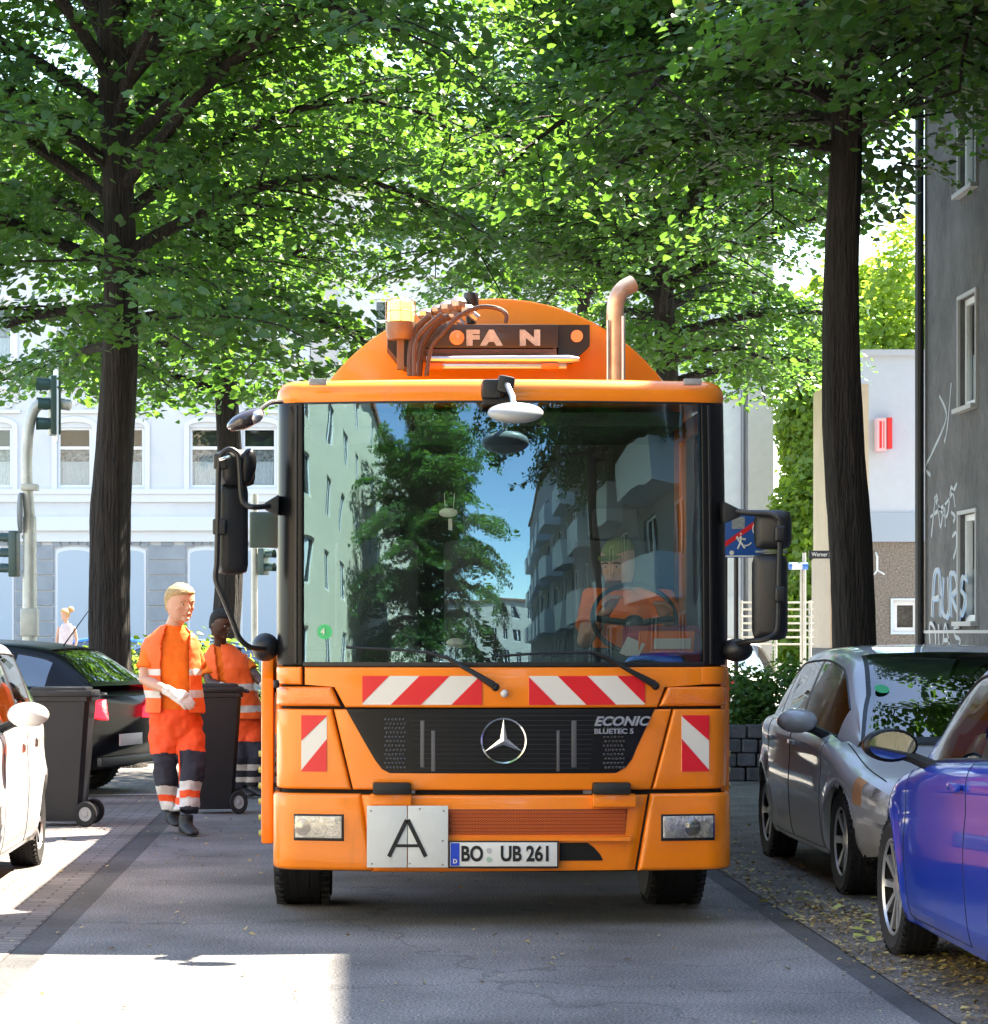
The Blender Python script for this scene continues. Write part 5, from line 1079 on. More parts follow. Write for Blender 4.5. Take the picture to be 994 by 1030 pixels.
# body (skin): head, neck, right arm, hidden torso core
q = MB(); head_mb(q, hc, hs, Mh); q.loft([(hc+V(-0.01, 0.02, -0.07), .058, .062), (A1(176, 631, 0.0), .058, .06), (A1(174, 645, 0.01), .09, .08)], 14)
SHR, ELR, WRR = A1(154, 656, 0.0), A1(149.5, 686, -0.06), A1(173, 697, -0.25)
SHL, ELL, WRL = A1(192, 655, 0.06), A1(194, 686, 0.17), A1(188, 704, 0.26)
q.loft([(A1(172, 645, 0.02), .13, .09), (A1(172, 680, 0.03), .14, .10), (A1(176, 722, 0.03), .14, .10), (A1(178, 740, 0.03), .12, .09)], 16)
for (a, b_, c) in ((SHR, ELR, WRR), (SHL, ELL, WRL)):
    q.tube([V(0, 0, 0)+A1(172, 656, 0.02), a, (a+b_)/2, b_, b_+(c-b_)*0.3, c+(b_-c)*0.1, c], [.05, .058, .052, .043, .045, .032, .028], 12)
blob(q, 'body', M_skin, SP1, vox=0.008, smooth=3)
face_bits(SP1, hc, hs, Mh, M_blond); hair_cap(SP1, hc, hs, Mh, M_blond, vol=1.04, seed=2)
# t-shirt with sleeves
q = MB(); q.loft([(A1(175, 631, 0.005), .062, .062, (0, 0, 1)), (A1(174, 637, 0.01), .095, .075, (0, 0, 1)), (A1(173, 644, 0.02), .145, .095, (0, 0, 1)), (A1(172, 653, 0.02), .17, .112, (0, 0, 1)), (A1(173, 672, 0.02), .172, .128, (0, 0, 1)), (A1(176, 700, 0.02), .165, .125, (0, 0, 1)), (A1(178, 724, 0.03), .168, .125, (0, 0, 1))], 24)
for (a, b_) in ((SHR, ELR), (SHL, ELL)): q.tube([A1(172, 657, 0.02), a+V(0, 0, 0.0), a+(b_-a)*0.45, a+(b_-a)*0.64], [.07, .072, .070, .076], 14)
blob(q, 't_shirt', M_tee, SP1, vox=0.010, smooth=3, disp=(0.030, 0.12))
# open vest made from a slightly larger torso skin with the front cut open
def vest_from(name, parent, rings, shoulders, tapes, k_, top, front, vox=0.0095, grow=0.024, disp=(0.026, 0.13)):
    q = MB(); q.loft([(c, rx+grow, ry+grow, (0, 0, 1)) for c, rx, ry in rings], 28)
    for a, b_, r_ in shoulders: q.tube([a, b_], [r_, r_*0.98], 16)
    o = blob(q, name, [M_vest, M_refl], parent, vox=vox, smooth=3, disp=disp); me = o.data
    for m_ in (M_vest, M_refl):
        if m_.name not in [x.name for x in me.materials if x]: me.materials.append(m_)
    bm = bmesh.new(); bm.from_mesh(me); kill = []
    for f in bm.faces:
        c = f.calc_center_median(); v = top-c.z*k_
        if front(c, v): kill.append(f); continue
        f.material_index = 1 if any(a < v < b_ for a, b_ in tapes) else 0
    bmesh.ops.delete(bm, geom=kill, context='FACES'); bm.to_mesh(me); bm.free()
    md = o.modifiers.new('t', 'SOLIDIFY'); md.thickness = 0.008; md.offset = 1; return o
tr = [(A1(174, 633, 0.015), .055, .055), (A1(173.5, 638, 0.015), .09, .072), (A1(173, 644, 0.02), .14, .095), (A1(172, 653, 0.02), .168, .115), (A1(172.5, 670, 0.02), .172, .13), (A1(174, 688, 0.02), .168, .13), (A1(176, 705, 0.02), .17, .13), (A1(177, 724, 0.02), .178, .135)]
def fr1(c, v):
    px = 180+c.x*k1
    if v > 720 or v < 633: return True
    lo = 165+max(0, (650-v))*0.25; hi = 190
    if c.y < 0.02 and lo < px < hi: return True
    return False
vest_from('vest', SP1, tr, [(A1(165, 651, 0.01), A1(154, 655, 0.005), 0.080), (A1(182, 651, 0.03), A1(191, 654, 0.05), 0.080)], [(675, 682), (697, 704)], k1, 838+0.02*k1, fr1)
# trousers
def leg(q, hip, knee, ank, r=(.104, .096, .084, .082, .085)):
    q.tube([hip, hip+(knee-hip)*0.45, knee, knee+(ank-knee)*0.5, ank], list(r), 18)
HR, KR, AR = A1(167, 742, 0.02), A1(168, 776, -0.03), A1(174, 815, 0.06)
HL, KL, AL = A1(189, 742, 0.03), A1(193, 776, -0.10), A1(188, 818, -0.18)
q = MB(); q.loft([(A1(176, 716, 0.02), .172, .128, (0, 0, 1)), (A1(177, 730, 0.03), .182, .135, (0, 0, 1)), (A1(178, 742, 0.03), .18, .13, (0, 0, 1)), (A1(178, 752, 0.03), .15, .11, (0, 0, 1))], 22)
leg(q, HR, KR, AR); leg(q, HL, KL, AL, (.112, .10, .086, .084, .088))
def zsplit(o, rules, default=0):
    me = o.data; co = np.empty(len(me.vertices)*3); me.vertices.foreach_get('co', co); co = co.reshape(-1, 3)
    for p in me.polygons:
        c = co[list(p.vertices)].mean(0); p.material_index = rules(c)
tro = blob(q, 'trousers', [M_pant, M_navy, M_refl], SP1, vox=0.0085, smooth=2, disp=(0.050, 0.13))
for m_ in (M_pant, M_navy, M_refl):
    if m_.name not in [x.name for x in tro.data.materials if x]: tro.data.materials.append(m_)
def r1(c):
    x, y, z = c; v = 838-(z-0.02)*k1; px = 180+x*k1; leftleg = px > 181+ (v-740)*0.02
    v2 = v+ (4 if leftleg else -2)- abs(px-(168 if not leftleg else 190))*0.18
    if v2 < (760 if leftleg else 757): return 0
    if v2 < 790: return 1
    if v2 < 799: return 2
    if v2 < 806: return 0
    if v2 < 815: return 2
    return 1
zsplit(tro, r1)
q = MB(); q.tube([A1(181, 757, -0.13), A1(182, 775, -0.15), A1(182, 790, -0.17)], 0.006, 6); q.build('piping', M_pant, SP1)
shoe('shoe', SP1, A1(174, 822, 0.07)+V(0, 0, 0.0), V(0.25, -0.97, 0).normalized()); shoe('shoe', SP1, V(AL.x, AL.y-0.02, 0.095), V(0.35, -0.94, 0).normalized())
q = MB(); dv = (A1(193, 709, -0.32)-WRR); q.tube([WRR-(WRR-ELR)*0.12, WRR+dv*0.1], [.042, .040], 12); hand_mb(q, WRR+dv*0.12, dv, V(0.2, 0.5, -0.8), 1.28, 0.5, side=-1); blob(q, 'glove', M_glove, SP1, vox=0.0065, smooth=1)
q = MB(); dv = V(0.3, 0.4, -0.5); q.tube([WRL-(WRL-ELL)*0.12, WRL+dv*0.02], [.042, .040], 12); hand_mb(q, WRL, dv, V(-0.6, 0.2, -0.5), 1.2, 0.9); blob(q, 'glove', M_glove, SP1, vox=0.0065, smooth=1)

SP1.scale = (1.12, 1.08, 1.0)
# worker 2 behind the bin
Y2 = 24.3; k2 = F/Y2; SP2 = thing('person', 'dark haired man in orange vest leaning over the bin beside the truck', 'person', (at(243, 803, Y2).x, Y2, 0))
def A2(px, py, y=0.0): return V((px-240)/k2, y, (803-py)/k2)
hc = A2(222.5, 627.5, -0.12); Mh = Euler((R(16), 0, R(48))).to_matrix().to_4x4(); hs = 0.25
q = MB(); head_mb(q, hc, hs, Mh); q.loft([(hc+V(-0.01, 0.02, -0.06), .055, .06), (A2(221, 647, -0.03), .055, .06), (A2(223, 655, 0), .09, .08)], 12)
SR2, ER2, WR2 = A2(210, 669, -0.04), A2(212, 686, -0.10), A2(226, 691, -0.22)
SL2, EL2, WL2 = A2(242, 669, 0.03), A2(253, 680, -0.02), A2(262, 691, -0.12)
q.loft([(A2(224, 660, 0), .13, .09), (A2(228, 700, 0.05), .13, .1), (A2(240, 735, 0.1), .12, .1)], 14)
for (a, b_, c) in ((SR2, ER2, WR2), (SL2, EL2, WL2)): q.tube([A2(225, 662, 0), a, (a+b_)/2, b_, b_+(c-b_)*0.3, c], [.05, .057, .05, .042, .044, .03], 12)
blob(q, 'body', M_skind, SP2, vox=0.009, smooth=3); face_bits(SP2, hc, hs, Mh, M_hblack, M_skind); hair_cap(SP2, hc, hs, Mh, M_hblack, vol=1.04, seed=5)
q = MB(); q.loft([(A2(222, 647, -0.02), .062, .06, (0, 0, 1)), (A2(223, 653, -0.01), .11, .08, (0, 0, 1)), (A2(225, 661, 0.0), .16, .11, (0, 0, 1)), (A2(226, 670, 0.0), .178, .13, (0, 0, 1)), (A2(230, 690, 0.03), .18, .13, (0, 0, 1)), (A2(236, 715, 0.06), .175, .13, (0, 0, 1))], 22)
for (a, b_) in ((SR2, ER2), (SL2, EL2)): q.tube([A2(225, 664, 0), a, a+(b_-a)*0.6], [.07, .075, .075], 12)
blob(q, 't_shirt', M_tee, SP2, vox=0.011, smooth=3, disp=(0.02, 0.09))
tr = [(A2(222, 649, -0.02), .06, .06), (A2(223, 654, -0.01), .095, .08), (A2(225, 661, 0.0), .15, .11), (A2(226, 672, 0.0), .18, .13), (A2(229, 684, 0.02), .178, .13), (A2(233, 700, 0.04), .176, .13), (A2(238, 726, 0.06), .185, .135)]
vest_from('vest', SP2, tr, [(A2(218, 667, -0.02), A2(210, 669, -0.04), 0.085), (A2(235, 666, 0.02), A2(242, 668, 0.03), 0.085)], [(688, 694.5), (710, 716)], k2, 803, lambda c, v: v > 723 or v < 649 or (c.y < 0.0 and abs(240+c.x*k2-(219+(v-650)*0.12)) < 3.0), vox=0.0105)
q = MB(); q.loft([(A2(237, 712, 0.05), .17, .13, (0, 0, 1)), (A2(240, 730, 0.08), .18, .135, (0, 0, 1)), (A2(241, 742, 0.08), .15, .11, (0, 0, 1))], 20)
leg(q, A2(236, 735, 0.08), A2(238, 762, -0.02), A2(239, 790, 0.12)); leg(q, A2(248, 735, 0.08), A2(253, 762, 0.0), A2(248, 788, 0.1))
tro = blob(q, 'trousers', [M_pant, M_navy, M_refl], SP2, vox=0.010, smooth=3, disp=(0.024, 0.08))
for m_ in (M_pant, M_navy, M_refl):
    if m_.name not in [x.name for x in tro.data.materials if x]: tro.data.materials.append(m_)
def r2(c):
    v = 803-c[2]*k2
    return 0 if v < 746 else 1 if v < 769 else 2 if v < 775 else 1 if v < 782 else 2 if v < 787 else 1
zsplit(tro, r2)
shoe('shoe', SP2, A2(239, 793, 0.12)+V(0, 0, 0.01), V(0.5, -0.85, 0).normalized()); shoe('shoe', SP2, A2(249, 793, 0.08)+V(0, 0, 0.01), V(0.7, -0.7, 0).normalized())
for (W_r, dv, sd) in ((WR2, V(0.8, -0.3, -0.25), -1), (WL2, V(0.5, -0.4, -0.5), 1)):
    q = MB(); q.tube([W_r-dv.normalized()*0.05, W_r+dv.normalized()*0.01], [.04, .038], 12); hand_mb(q, W_r, dv, V(0, 0.1, -1), 1.2, 0.7, side=sd); blob(q, 'glove', M_glove, SP2, vox=0.007, smooth=1)

SP2.scale = (1.12, 1.08, 1.0)
# driver
DV = thing('person', 'driver in orange shirt and green cap behind the truck windscreen', 'person', (TX0, 13.6, 0))
def AD(px, py, d): return T(px, py, d)
hc = AD(622, 568, 1.15); Mh = Euler((R(10), 0, R(-32))).to_matrix().to_4x4(); hs = 0.26
q = MB(); head_mb(q, hc, hs, Mh); q.loft([(hc+V(0.01, 0.03, -0.08), .06, .062), (AD(627, 593, 1.2), .062, .065), (AD(632, 602, 1.2), .1, .08)], 12)
SR, ER, WR = AD(598, 605, 1.15), AD(588, 645, 0.95), AD(612, 612, 0.66); SL, EL, WL = AD(668, 606, 1.15), AD(684, 648, 0.95), AD(668, 618, 0.64)
q.loft([(AD(633, 605, 1.2), .16, .1), (AD(633, 650, 1.2), .16, .12), (AD(633, 690, 1.15), .17, .14)], 14)
q.tube([AD(620, 690, 1.1), AD(620, 690, 0.7), V(AD(620, 690, 0.7).x, 0.66, 1.08)], [.09, .075, .05], 12); q.tube([AD(650, 690, 1.1), AD(650, 690, 0.7), V(AD(650, 690, 0.7).x, 0.66, 1.08)], [.09, .075, .05], 12)
for (a, b_, c) in ((SR, ER, WR), (SL, EL, WL)): q.tube([AD(633, 605, 1.2), a, (a+b_)/2, b_, c], [.05, .058, .05, .045, .03], 12)
hand_mb(q, WR, V(0.2, -0.5, 0.6), V(0.2, -0.3, -0.7), 1.0, 0.9); hand_mb(q, WL, V(-0.2, -0.5, 0.6), V(-0.2, -0.3, -0.7), 1.0, 0.9, side=-1)
blob(q, 'body', M_skin, DV, vox=0.011, smooth=2); face_bits(DV, hc, hs, Mh, M_hblack)
q = MB(); q.loft([((0, -0.30*hs, -0.30*hs), .16*hs, .14*hs, (0, 0, 1)), ((0, -0.20*hs, -0.42*hs), .2*hs, .2*hs, (0, 0, 1)), ((0, -0.15*hs, -0.52*hs), .1*hs, .1*hs, (0, 0, 1))], 12); q.xf(Matrix.Translation(hc) @ Mh); q.build('beard', mat('beard_brown', (0.10, 0.05, 0.035), 0.9), DV)
q = MB(); q.loft([((0, 0.01, 0.20*hs), .35*hs, .41*hs, (0, 0, 1)), ((0, 0.01, 0.36*hs), .34*hs, .40*hs, (0, 0, 1)), ((0, 0.015, 0.52*hs), .24*hs, .28*hs, (0, 0, 1)), ((0, 0.015, 0.58*hs), .06*hs, .07*hs, (0, 0, 1))], 20)
q.loft([((0, -0.36*hs, 0.24*hs), .28*hs, .02*hs, (0, -1, 0)), ((0, -0.52*hs, 0.20*hs), .24*hs, .015*hs, (0, -1, 0)), ((0, -0.62*hs, 0.17*hs), .12*hs, .012*hs, (0, -1, 0))], 12)
q.xf(Matrix.Translation(hc) @ Mh); q.build('cap', mat('cap_olive', (0.16, 0.20, 0.06), 0.85), DV)
q = MB(); q.loft([(AD(628, 594, 1.2), .08, .08, (0, 0, 1)), (AD(631, 600, 1.2), .17, .11, (0, 0, 1)), (AD(633, 612, 1.2), .215, .14, (0, 0, 1)), (AD(633, 640, 1.2), .21, .15, (0, 0, 1)), (AD(633, 685, 1.17), .21, .16, (0, 0, 1))], 22)
for (a, b_) in ((SR, ER), (SL, EL)): q.tube([AD(633, 604, 1.2), a, a+(b_-a)*0.65], [.08, .088, .08], 12)
blob(q, 'shirt', M_tee, DV, vox=0.012, smooth=3, disp=(0.02, 0.09))

# pedestrian beyond the parked cars
Y3 = 60.0; k3 = F/Y3; P3 = thing('person', 'light haired woman in a pale top walking far behind the black car', 'person', (at(66, 704, Y3).x, Y3, 0))
def A3(px, py, y=0.0): return V((px-66)/k3, y, (704-py)/k3)
hc = A3(65.5, 618.5, 0); hs = 0.25; Mh = Euler((R(5), 0, R(-60))).to_matrix().to_4x4()
q = MB(); head_mb(q, hc, hs, Mh); q.tube([hc+V(0, 0, -0.06), A3(67, 627, 0)], [.05, .05], 10)
q.loft([(A3(67, 628), .10, .08), (A3(67, 640), .15, .10), (A3(66, 660), .13, .10)], 12)
for sx in (-1, 1):
    q.tube([A3(67, 630), A3(67+sx*8, 632), A3(67+sx*10, 644, 0.03), A3(67+sx*7, 657, -0.1)], [.045, .045, .038, .028], 8); q.tube([A3(67+sx*3, 662), A3(67+sx*3, 682, sx*0.08), A3(67+sx*3, 701, sx*0.2)], [.085, .06, .045], 10)
blob(q, 'body', M_skin, P3, vox=0.016, smooth=2)
hair_cap(P3, hc, hs, Mh, mat('hair_ginger', (0.55, 0.30, 0.13), 0.8, var=0.3), vol=1.12)
q = MB(); q.ball(A3(71, 613, 0.05), 0.075, seg=10); q.build('hair_bun', MATS['hair_ginger'], P3)
q = MB(); q.loft([(A3(67, 627), .09, .07, (0, 0, 1)), (A3(67, 632), .175, .11, (0, 0, 1)), (A3(66, 648), .16, .11, (0, 0, 1)), (A3(66, 664), .17, .12, (0, 0, 1))], 16); q.build('top', mat('pale_pink_cloth', (0.68, 0.55, 0.55), 0.9, var=0.2), P3)
q = MB(); leg(q, A3(63, 664), A3(63, 684, -0.08), A3(63, 700, -0.2)); leg(q, A3(70, 664), A3(70, 684, 0.08), A3(70, 700, 0.2)); q.build('trousers', mat('denim', (0.08, 0.11, 0.18), 0.9), P3)
# ------------------------------------------------------------------ cars (local: nose at y = 0, tail at y = L, +y backwards)
def pchip(xk, yk, x):
    xk = np.array(xk, float); yk = np.array(yk, float); h = np.diff(xk); d = np.diff(yk)/h; m = np.zeros(len(xk))
    for i in range(1, len(xk)-1):
        if d[i-1]*d[i] > 0: w1 = 2*h[i]+h[i-1]; w2 = h[i]+2*h[i-1]; m[i] = (w1+w2)/(w1/d[i-1]+w2/d[i])
    m[0] = d[0]; m[-1] = d[-1]; i = int(min(max(np.searchsorted(xk, x)-1, 0), len(h)-1)); t = (x-xk[i])/h[i]
    return (2*t**3-3*t*t+1)*yk[i]+(t**3-2*t*t+t)*h[i]*m[i]+(-2*t**3+3*t*t)*yk[i+1]+(t**3-t*t)*h[i]*m[i+1]
M_tint = glass('car_glass', (0.32, 0.36, 0.34), base=0.12, edge=0.9); M_tintd = glass('car_glass_dark', (0.06, 0.07, 0.08), base=0.2, edge=0.95)
M_cin = mat('car_interior', (0.025, 0.025, 0.028), 0.85)
def bsplit(mb, n_, m_, o):
    key = {}; vs = []; mp = []
    for v in mb.v:
        k = tuple(round(c, 4) for c in v)
        if k not in key: key[k] = len(vs); vs.append(v)
        mp.append(key[k])
    q = MB(); q.v = vs
    for f, k in zip(mb.f, mb.mi):
        g = [];
        for i in f:
            if mp[i] not in g: g.append(mp[i])
        if len(g) > 2: q.f.append(tuple(g)); q.mi.append(k)
    return sep(q, n_, m_, o, ang=60)
def grid_parts(Pf, ss, tt, cls):
    out = {}
    for sg in (1, -1):
        for i in range(len(ss)-1):
            for j in range(len(tt)-1):
                k = cls((ss[i]+ss[i+1])/2, (tt[j]+tt[j+1])/2, sg)
                if not k: continue
                mb = out.setdefault(k, MB()); q = []
                for a, b in ((i, j), (i+1, j), (i+1, j+1), (i, j+1)):
                    x, y, z = Pf(ss[a], tt[b]); q.append((sg*x, y, z))
                mb.add(q, [(0, 1, 2, 3) if sg > 0 else (3, 2, 1, 0)])
    return out
def car(name, label, loc, rz, paint, B, G, L, wr, wf, wb, W, spokes=7, th=(3.2, 3.4), glassm=None, trim=None, group=None, rimm=None, head=None, tail=None, doors=(), bp=(), strip=None, mirror=None, steer=0.0, lights=True, sticker=False, handle_z=0.8, rim=0.66, pil='paint', cat='car', antenna=False, seats=True):
    """B rows: y, half width, z bottom, z shoulder, z centre; G rows: y, half base, z base, half roof, z roof"""
    o = thing(name, label, cat, loc, rz, group); glassm = glassm or M_tint; paintk = paint
    bk = list(zip(*B)); gk = list(zip(*G)); cache = {}
    def bcol(s):
        s = round(s, 5)
        if s not in cache: cache[s] = [pchip(bk[0], bk[c], s) for c in range(1, 5)]
        return cache[s]
    arches = [wf, wf+wb]; ra = wr+0.035
    def PRAW(s, t): return PB_(s, t, True)
    def PB_(s, t, raw=False):
        w, zb, zs, zc = bcol(s)
        P = [(0, zb), (.8*w, zb), (.955*w, zb+.05), (w, zb+(zs-zb)*.42), (.992*w, zs-(zs-zb)*.28), (.945*w, zs), (.6*w, zs+(zc-zs)*.85), (0, zc)]
        i = int(min(max(math.floor(t), 0), 6)); f = t-i; a = P[i-1] if i > 0 else (-P[1][0], P[1][1]); b, c = P[i], P[i+1]; d = P[i+2] if i < 6 else (-P[6][0], P[6][1])
        x, z = [0.5*(2*b[k]+(c[k]-a[k])*f+(2*a[k]-5*b[k]+4*c[k]-d[k])*f*f+(3*b[k]-a[k]-3*c[k]+d[k])*f**3) for k in (0, 1)]
        y = s
        if s < 0.9: y = s+0.16*(1-s/0.9)*(x/(W/2))**2*1.0
        if s > L-0.7: y = s-0.12*(1-(L-s)/0.7)*(x/(W/2))**2
        if 1.0 < t < 5.0 and not raw:
            for ya in arches:   # snap to the wheel arch circle and flare a little
                dy, dz = y-ya, z-wr; r_ = math.hypot(dy, dz)
                if abs(r_-ra) < 0.021 and r_ > 0: y = ya+dy*ra/r_; z = wr+dz*ra/r_
                if r_ < ra+0.10: x += 0.012*(1-abs(r_-ra)/0.10 if abs(r_-ra) < 0.10 else 0)
        return max(x, 0), y, z
    dl = sorted({*[d for dd in doors for d in dd]})
    ss = sorted({*np.round(np.arange(0, L+0.001, 0.02), 4), L, *dl, 0.005, 0.02, L-0.005, L-0.02}); tt = sorted({*np.arange(0, 7.01, 0.25), *np.arange(1.0, 5.01, 0.08), *th})
    c0, c1 = G[0][0], G[-1][0]
    head = head or (0.04, 0.45, 3.6, 4.7); tail = tail or (L-0.35, L-0.02, 3.8, 4.9)
    def cls(s, t, sg):
        x, y, z = PB_(s, t)
        if 0.9 < t < 5.0 and any(math.hypot(y-ya, z-wr) < ra-0.001 for ya in arches): return None
        if t > 5.35 and c0+0.12 < s < c1-0.4: return None
        if lights and head[0] < s < head[1] and head[2] < t < head[3]: return ('indicator' if s > head[1]-0.12 else 'headlight')+('R' if sg > 0 else 'L')
        if lights and tail[0] < s < tail[1] and tail[2] < t < tail[3]: return 'taillight'+('R' if sg > 0 else 'L')
        if t < 1.6: return 'under'
        if strip and th[0] < t < th[1] and strip[0] < s < strip[1] and not any(math.hypot(y-ya, z-wr) < ra+0.04 for ya in arches): return 'moulding'
        for n, dd in enumerate(doors):
            if dd[0] < s < dd[1] and 1.9 < t < 5.1: return 'door%d%d' % (n, sg)
        return 'body'
    parts = grid_parts(PB_, ss, tt, cls)
    e = MB()
    for s in (0.0, L):
        row = [PB_(s, t) for t in tt]; e.add([(x, y, z) for x, y, z in row]+[(-x, y, z) for x, y, z in reversed(row)], [tuple(range(2*len(row)))])
    parts['body'].add(e.v, e.f)
    M_head = mat('car_headlamp', (0.80, 0.80, 0.78), 0.2, 0.1, coat=1.0, var=0.9, vscale=7, col2=(0.10, 0.10, 0.10)); M_tail = mat('lit_taillamp', (0.7, 0.01, 0.02), 0.12, coat=1.0, emit=(1.0, 0.02, 0.04), es=0.7) if antenna else mat('car_taillamp', (0.55, 0.01, 0.02), 0.12, coat=1.0, var=0.4, vscale=12)
    nm = {'under': ('underbody', M_gap), 'moulding': ('moulding', trim or M_chr), 'body': ('body', paint)}
    for k, mb in parts.items():
        n_, m_ = nm.get(k, ('indicator_lamp', mat('clear_amber', (0.75, 0.38, 0.20), 0.15, coat=1.0, var=0.3)) if k.startswith('indic') else ('headlight', M_head) if k.startswith('head') else ('taillight', M_tail) if k.startswith('tail') else ('door', paint))
        (bsplit(mb, n_, m_, o) if n_ in ('moulding',) else mb.build(n_, m_, o, weld=True, ang=60))
    # seams
    q = MB()
    for dd in doors:
        for s in dd:
            for sg in (1, -1):
                pts = [PB_(s, t) for t in np.arange(2.0, 5.05, 0.1)]; pts = [p for p in pts if not any(math.hypot(p[1]-ya, p[2]-wr) < ra for ya in arches)]
                if len(pts) > 1: q.tube([(sg*(p[0]-0.001), p[1], p[2]) for p in pts], 0.0035, 4, cap=False)
        for sg in (1, -1):
            pts = [PB_(s, 2.0) for s in np.linspace(dd[0], dd[1], 14)]; q.tube([(sg*(p[0]-0.001), p[1], p[2]) for p in pts], 0.0035, 4, cap=False)
    hoodl = [(PB_(s, 5.35)) for s in np.linspace(0.30, c0+0.05, 12)]
    for sg in (1, -1): q.tube([(sg*p[0], p[1], p[2]+0.001) for p in hoodl], 0.004, 4, cap=False)
    sep(q, 'panel_gap', M_gap, o)
    # greenhouse
    gc = {}
    def gcol(s):
        s = round(s, 5)
        if s not in gc: gc[s] = [pchip(gk[0], gk[c], s) for c in range(1, 5)]
        return gc[s]
    def PG(s, t):
        wb_, zb, wrf, zr = gcol(s); zr = max(zr, zb+0.004); hh = zr-zb; e_ = min(0.05, hh*0.25); ce = min(0.11, hh*0.4+0.01)
        P = [(wb_, zb-0.03), (wb_+(wrf-wb_)*.5+0.012*min(1, hh*3), (zb+zr-e_)/2), (wrf, zr-e_), (wrf-ce, zr), (wrf*0.5, zr+0.014*min(1, hh*4)), (0, zr+0.02*min(1, hh*4))]
        i = int(min(max(math.floor(t), 0), 4)); f = t-i; a = P[i-1] if i > 0 else (2*P[0][0]-P[1][0], 2*P[0][1]-P[1][1]); b, c = P[i], P[i+1]; d = P[i+2] if i < 4 else (-P[4][0], P[4][1])
        x, z = [0.5*(2*b[k]+(c[k]-a[k])*f+(2*a[k]-5*b[k]+4*c[k]-d[k])*f*f+(3*b[k]-a[k]-3*c[k]+d[k])*f**3) for k in (0, 1)]
        x = max(x, 0); y = s
        m_ = (c0+c1)/2
        k_ = (1-(x/(W/2))**2)
        if s < m_: y = s-0.14*k_*max(0, 1-(s-c0)/(m_-c0))*1.0
        else: y = s+0.10*k_*max(0, (s-m_)/(c1-m_))
        return x, y, z
    rs, re = G[2][0], G[-3][0]    # roof start / end
    bpx = sorted({*[v for b in bp for v in b]})
    ss = sorted({*np.round(np.arange(c0, c1, 0.04), 4), c1, *bpx, rs, re}); tt = sorted({*np.arange(0, 5.01, 0.2), 0.18, 1.8, 1.72, 2.9, 3.1})
    side0, side1 = bp[0][1], bp[-1][0]
    def clg(s, t, sg):
        x, y, z = PG(s, t); zr = gcol(s)[3]; zb = gcol(s)[1]
        if 0.18 < t < 1.8 and side0 < s < side1 and zr-zb > 0.10:
            for b in bp[1:-1]:
                if b[0] < s < b[1]: return 'pillar'
            return 'side%d%d' % (sum(1 for b in bp if s > b[1]), sg)
        if t > 3.0 and c0+0.03 < s < rs: return 'windscreen'
        if t > 3.0 and re < s < c1-0.06: return 'rear_window'
        if s < rs+0.02 and 2.7 < t or s > re-0.02 and 2.7 < t: return 'seal'
        return 'roof'
    parts = grid_parts(PG, ss, tt, clg)
    for k, mb in parts.items():
        n_, m_ = {'pillar': ('pillar', M_blkg), 'windscreen': ('windscreen', glassm), 'rear_window': ('rear_window', glassm), 'roof': ('roof', paint), 'seal': ('window_seal', M_blkg)}.get(k, ('side_window', glassm))
        (bsplit(mb, n_, m_, o) if n_ in ('pillar',) else mb.build(n_, m_, o, weld=True, ang=60))
    q = MB()
    for sg in (1, -1):   # window frame line
        for t in (0.18, 1.8): q.tube([(sg*(p[0]+0.001), p[1], p[2]) for p in [PG(s, t) for s in np.linspace(side0, side1, 30)]], 0.007, 5)
    sep(q, 'window_trim', M_blk, o)
    # inside: tub, seats, arch liners
    q = MB(); q.bx((-W/2+0.12, c0+0.3, 0.25), (W/2-0.12, c1-0.15, 0.30)); q.bx((-W/2+0.12, c0+0.25, 0.3), (W/2-0.12, c0+0.55, G[0][2]-0.02), 0.04); q.bx((-W/2+0.10, c0+0.5, 0.3), (-W/2+0.14, c1-0.2, G[0][2]-0.04)); q.bx((W/2-0.14, c0+0.5, 0.3), (W/2-0.10, c1-0.2, G[0][2]-0.04)); q.build('interior', M_cin, o)
    if seats:
        for (yy, xs_) in ((c0+1.25, (-0.36, 0.36)), (c0+2.1, (-0.36, 0.36))):
            for xx in xs_:
                if yy > c1-0.2: continue
                q = MB(); q.box((xx, yy-0.25, 0.42), (0.48, 0.5, 0.18), None, 0.05); q.box((xx, yy, 0.75), (0.46, 0.13, 0.62), (-0.2, 0, 0), 0.05); q.box((xx, yy+0.07, 1.13), (0.24, 0.09, 0.17), (-0.2, 0, 0), 0.03); q.build('seat', M_cin, o)
    q = MB()
    for ya in arches:
        for sg in (1, -1):
            wv = bcol(ya)[0]; q.lathe([(ra+0.012, sg*(wv-0.09)), (ra+0.02, sg*(wv-0.42)), (0.0001, sg*(wv-0.42))], 'X', (0, ya, wr), 30, sweep=math.pi*1.16, a0=-0.25)
    sep(q, 'arch_liner', M_gap, o)
    def body_x(y, z):
        sv = y; best = 0
        for _ in range(3):
            lo, hi = 1.0, 5.0
            for __ in range(18):
                md = (lo+hi)/2; p = PRAW(sv, md)
                if p[2] < z: lo = md
                else: hi = md
            p = PRAW(sv, (lo+hi)/2); sv += y-p[1]; best = p[0]
        return best
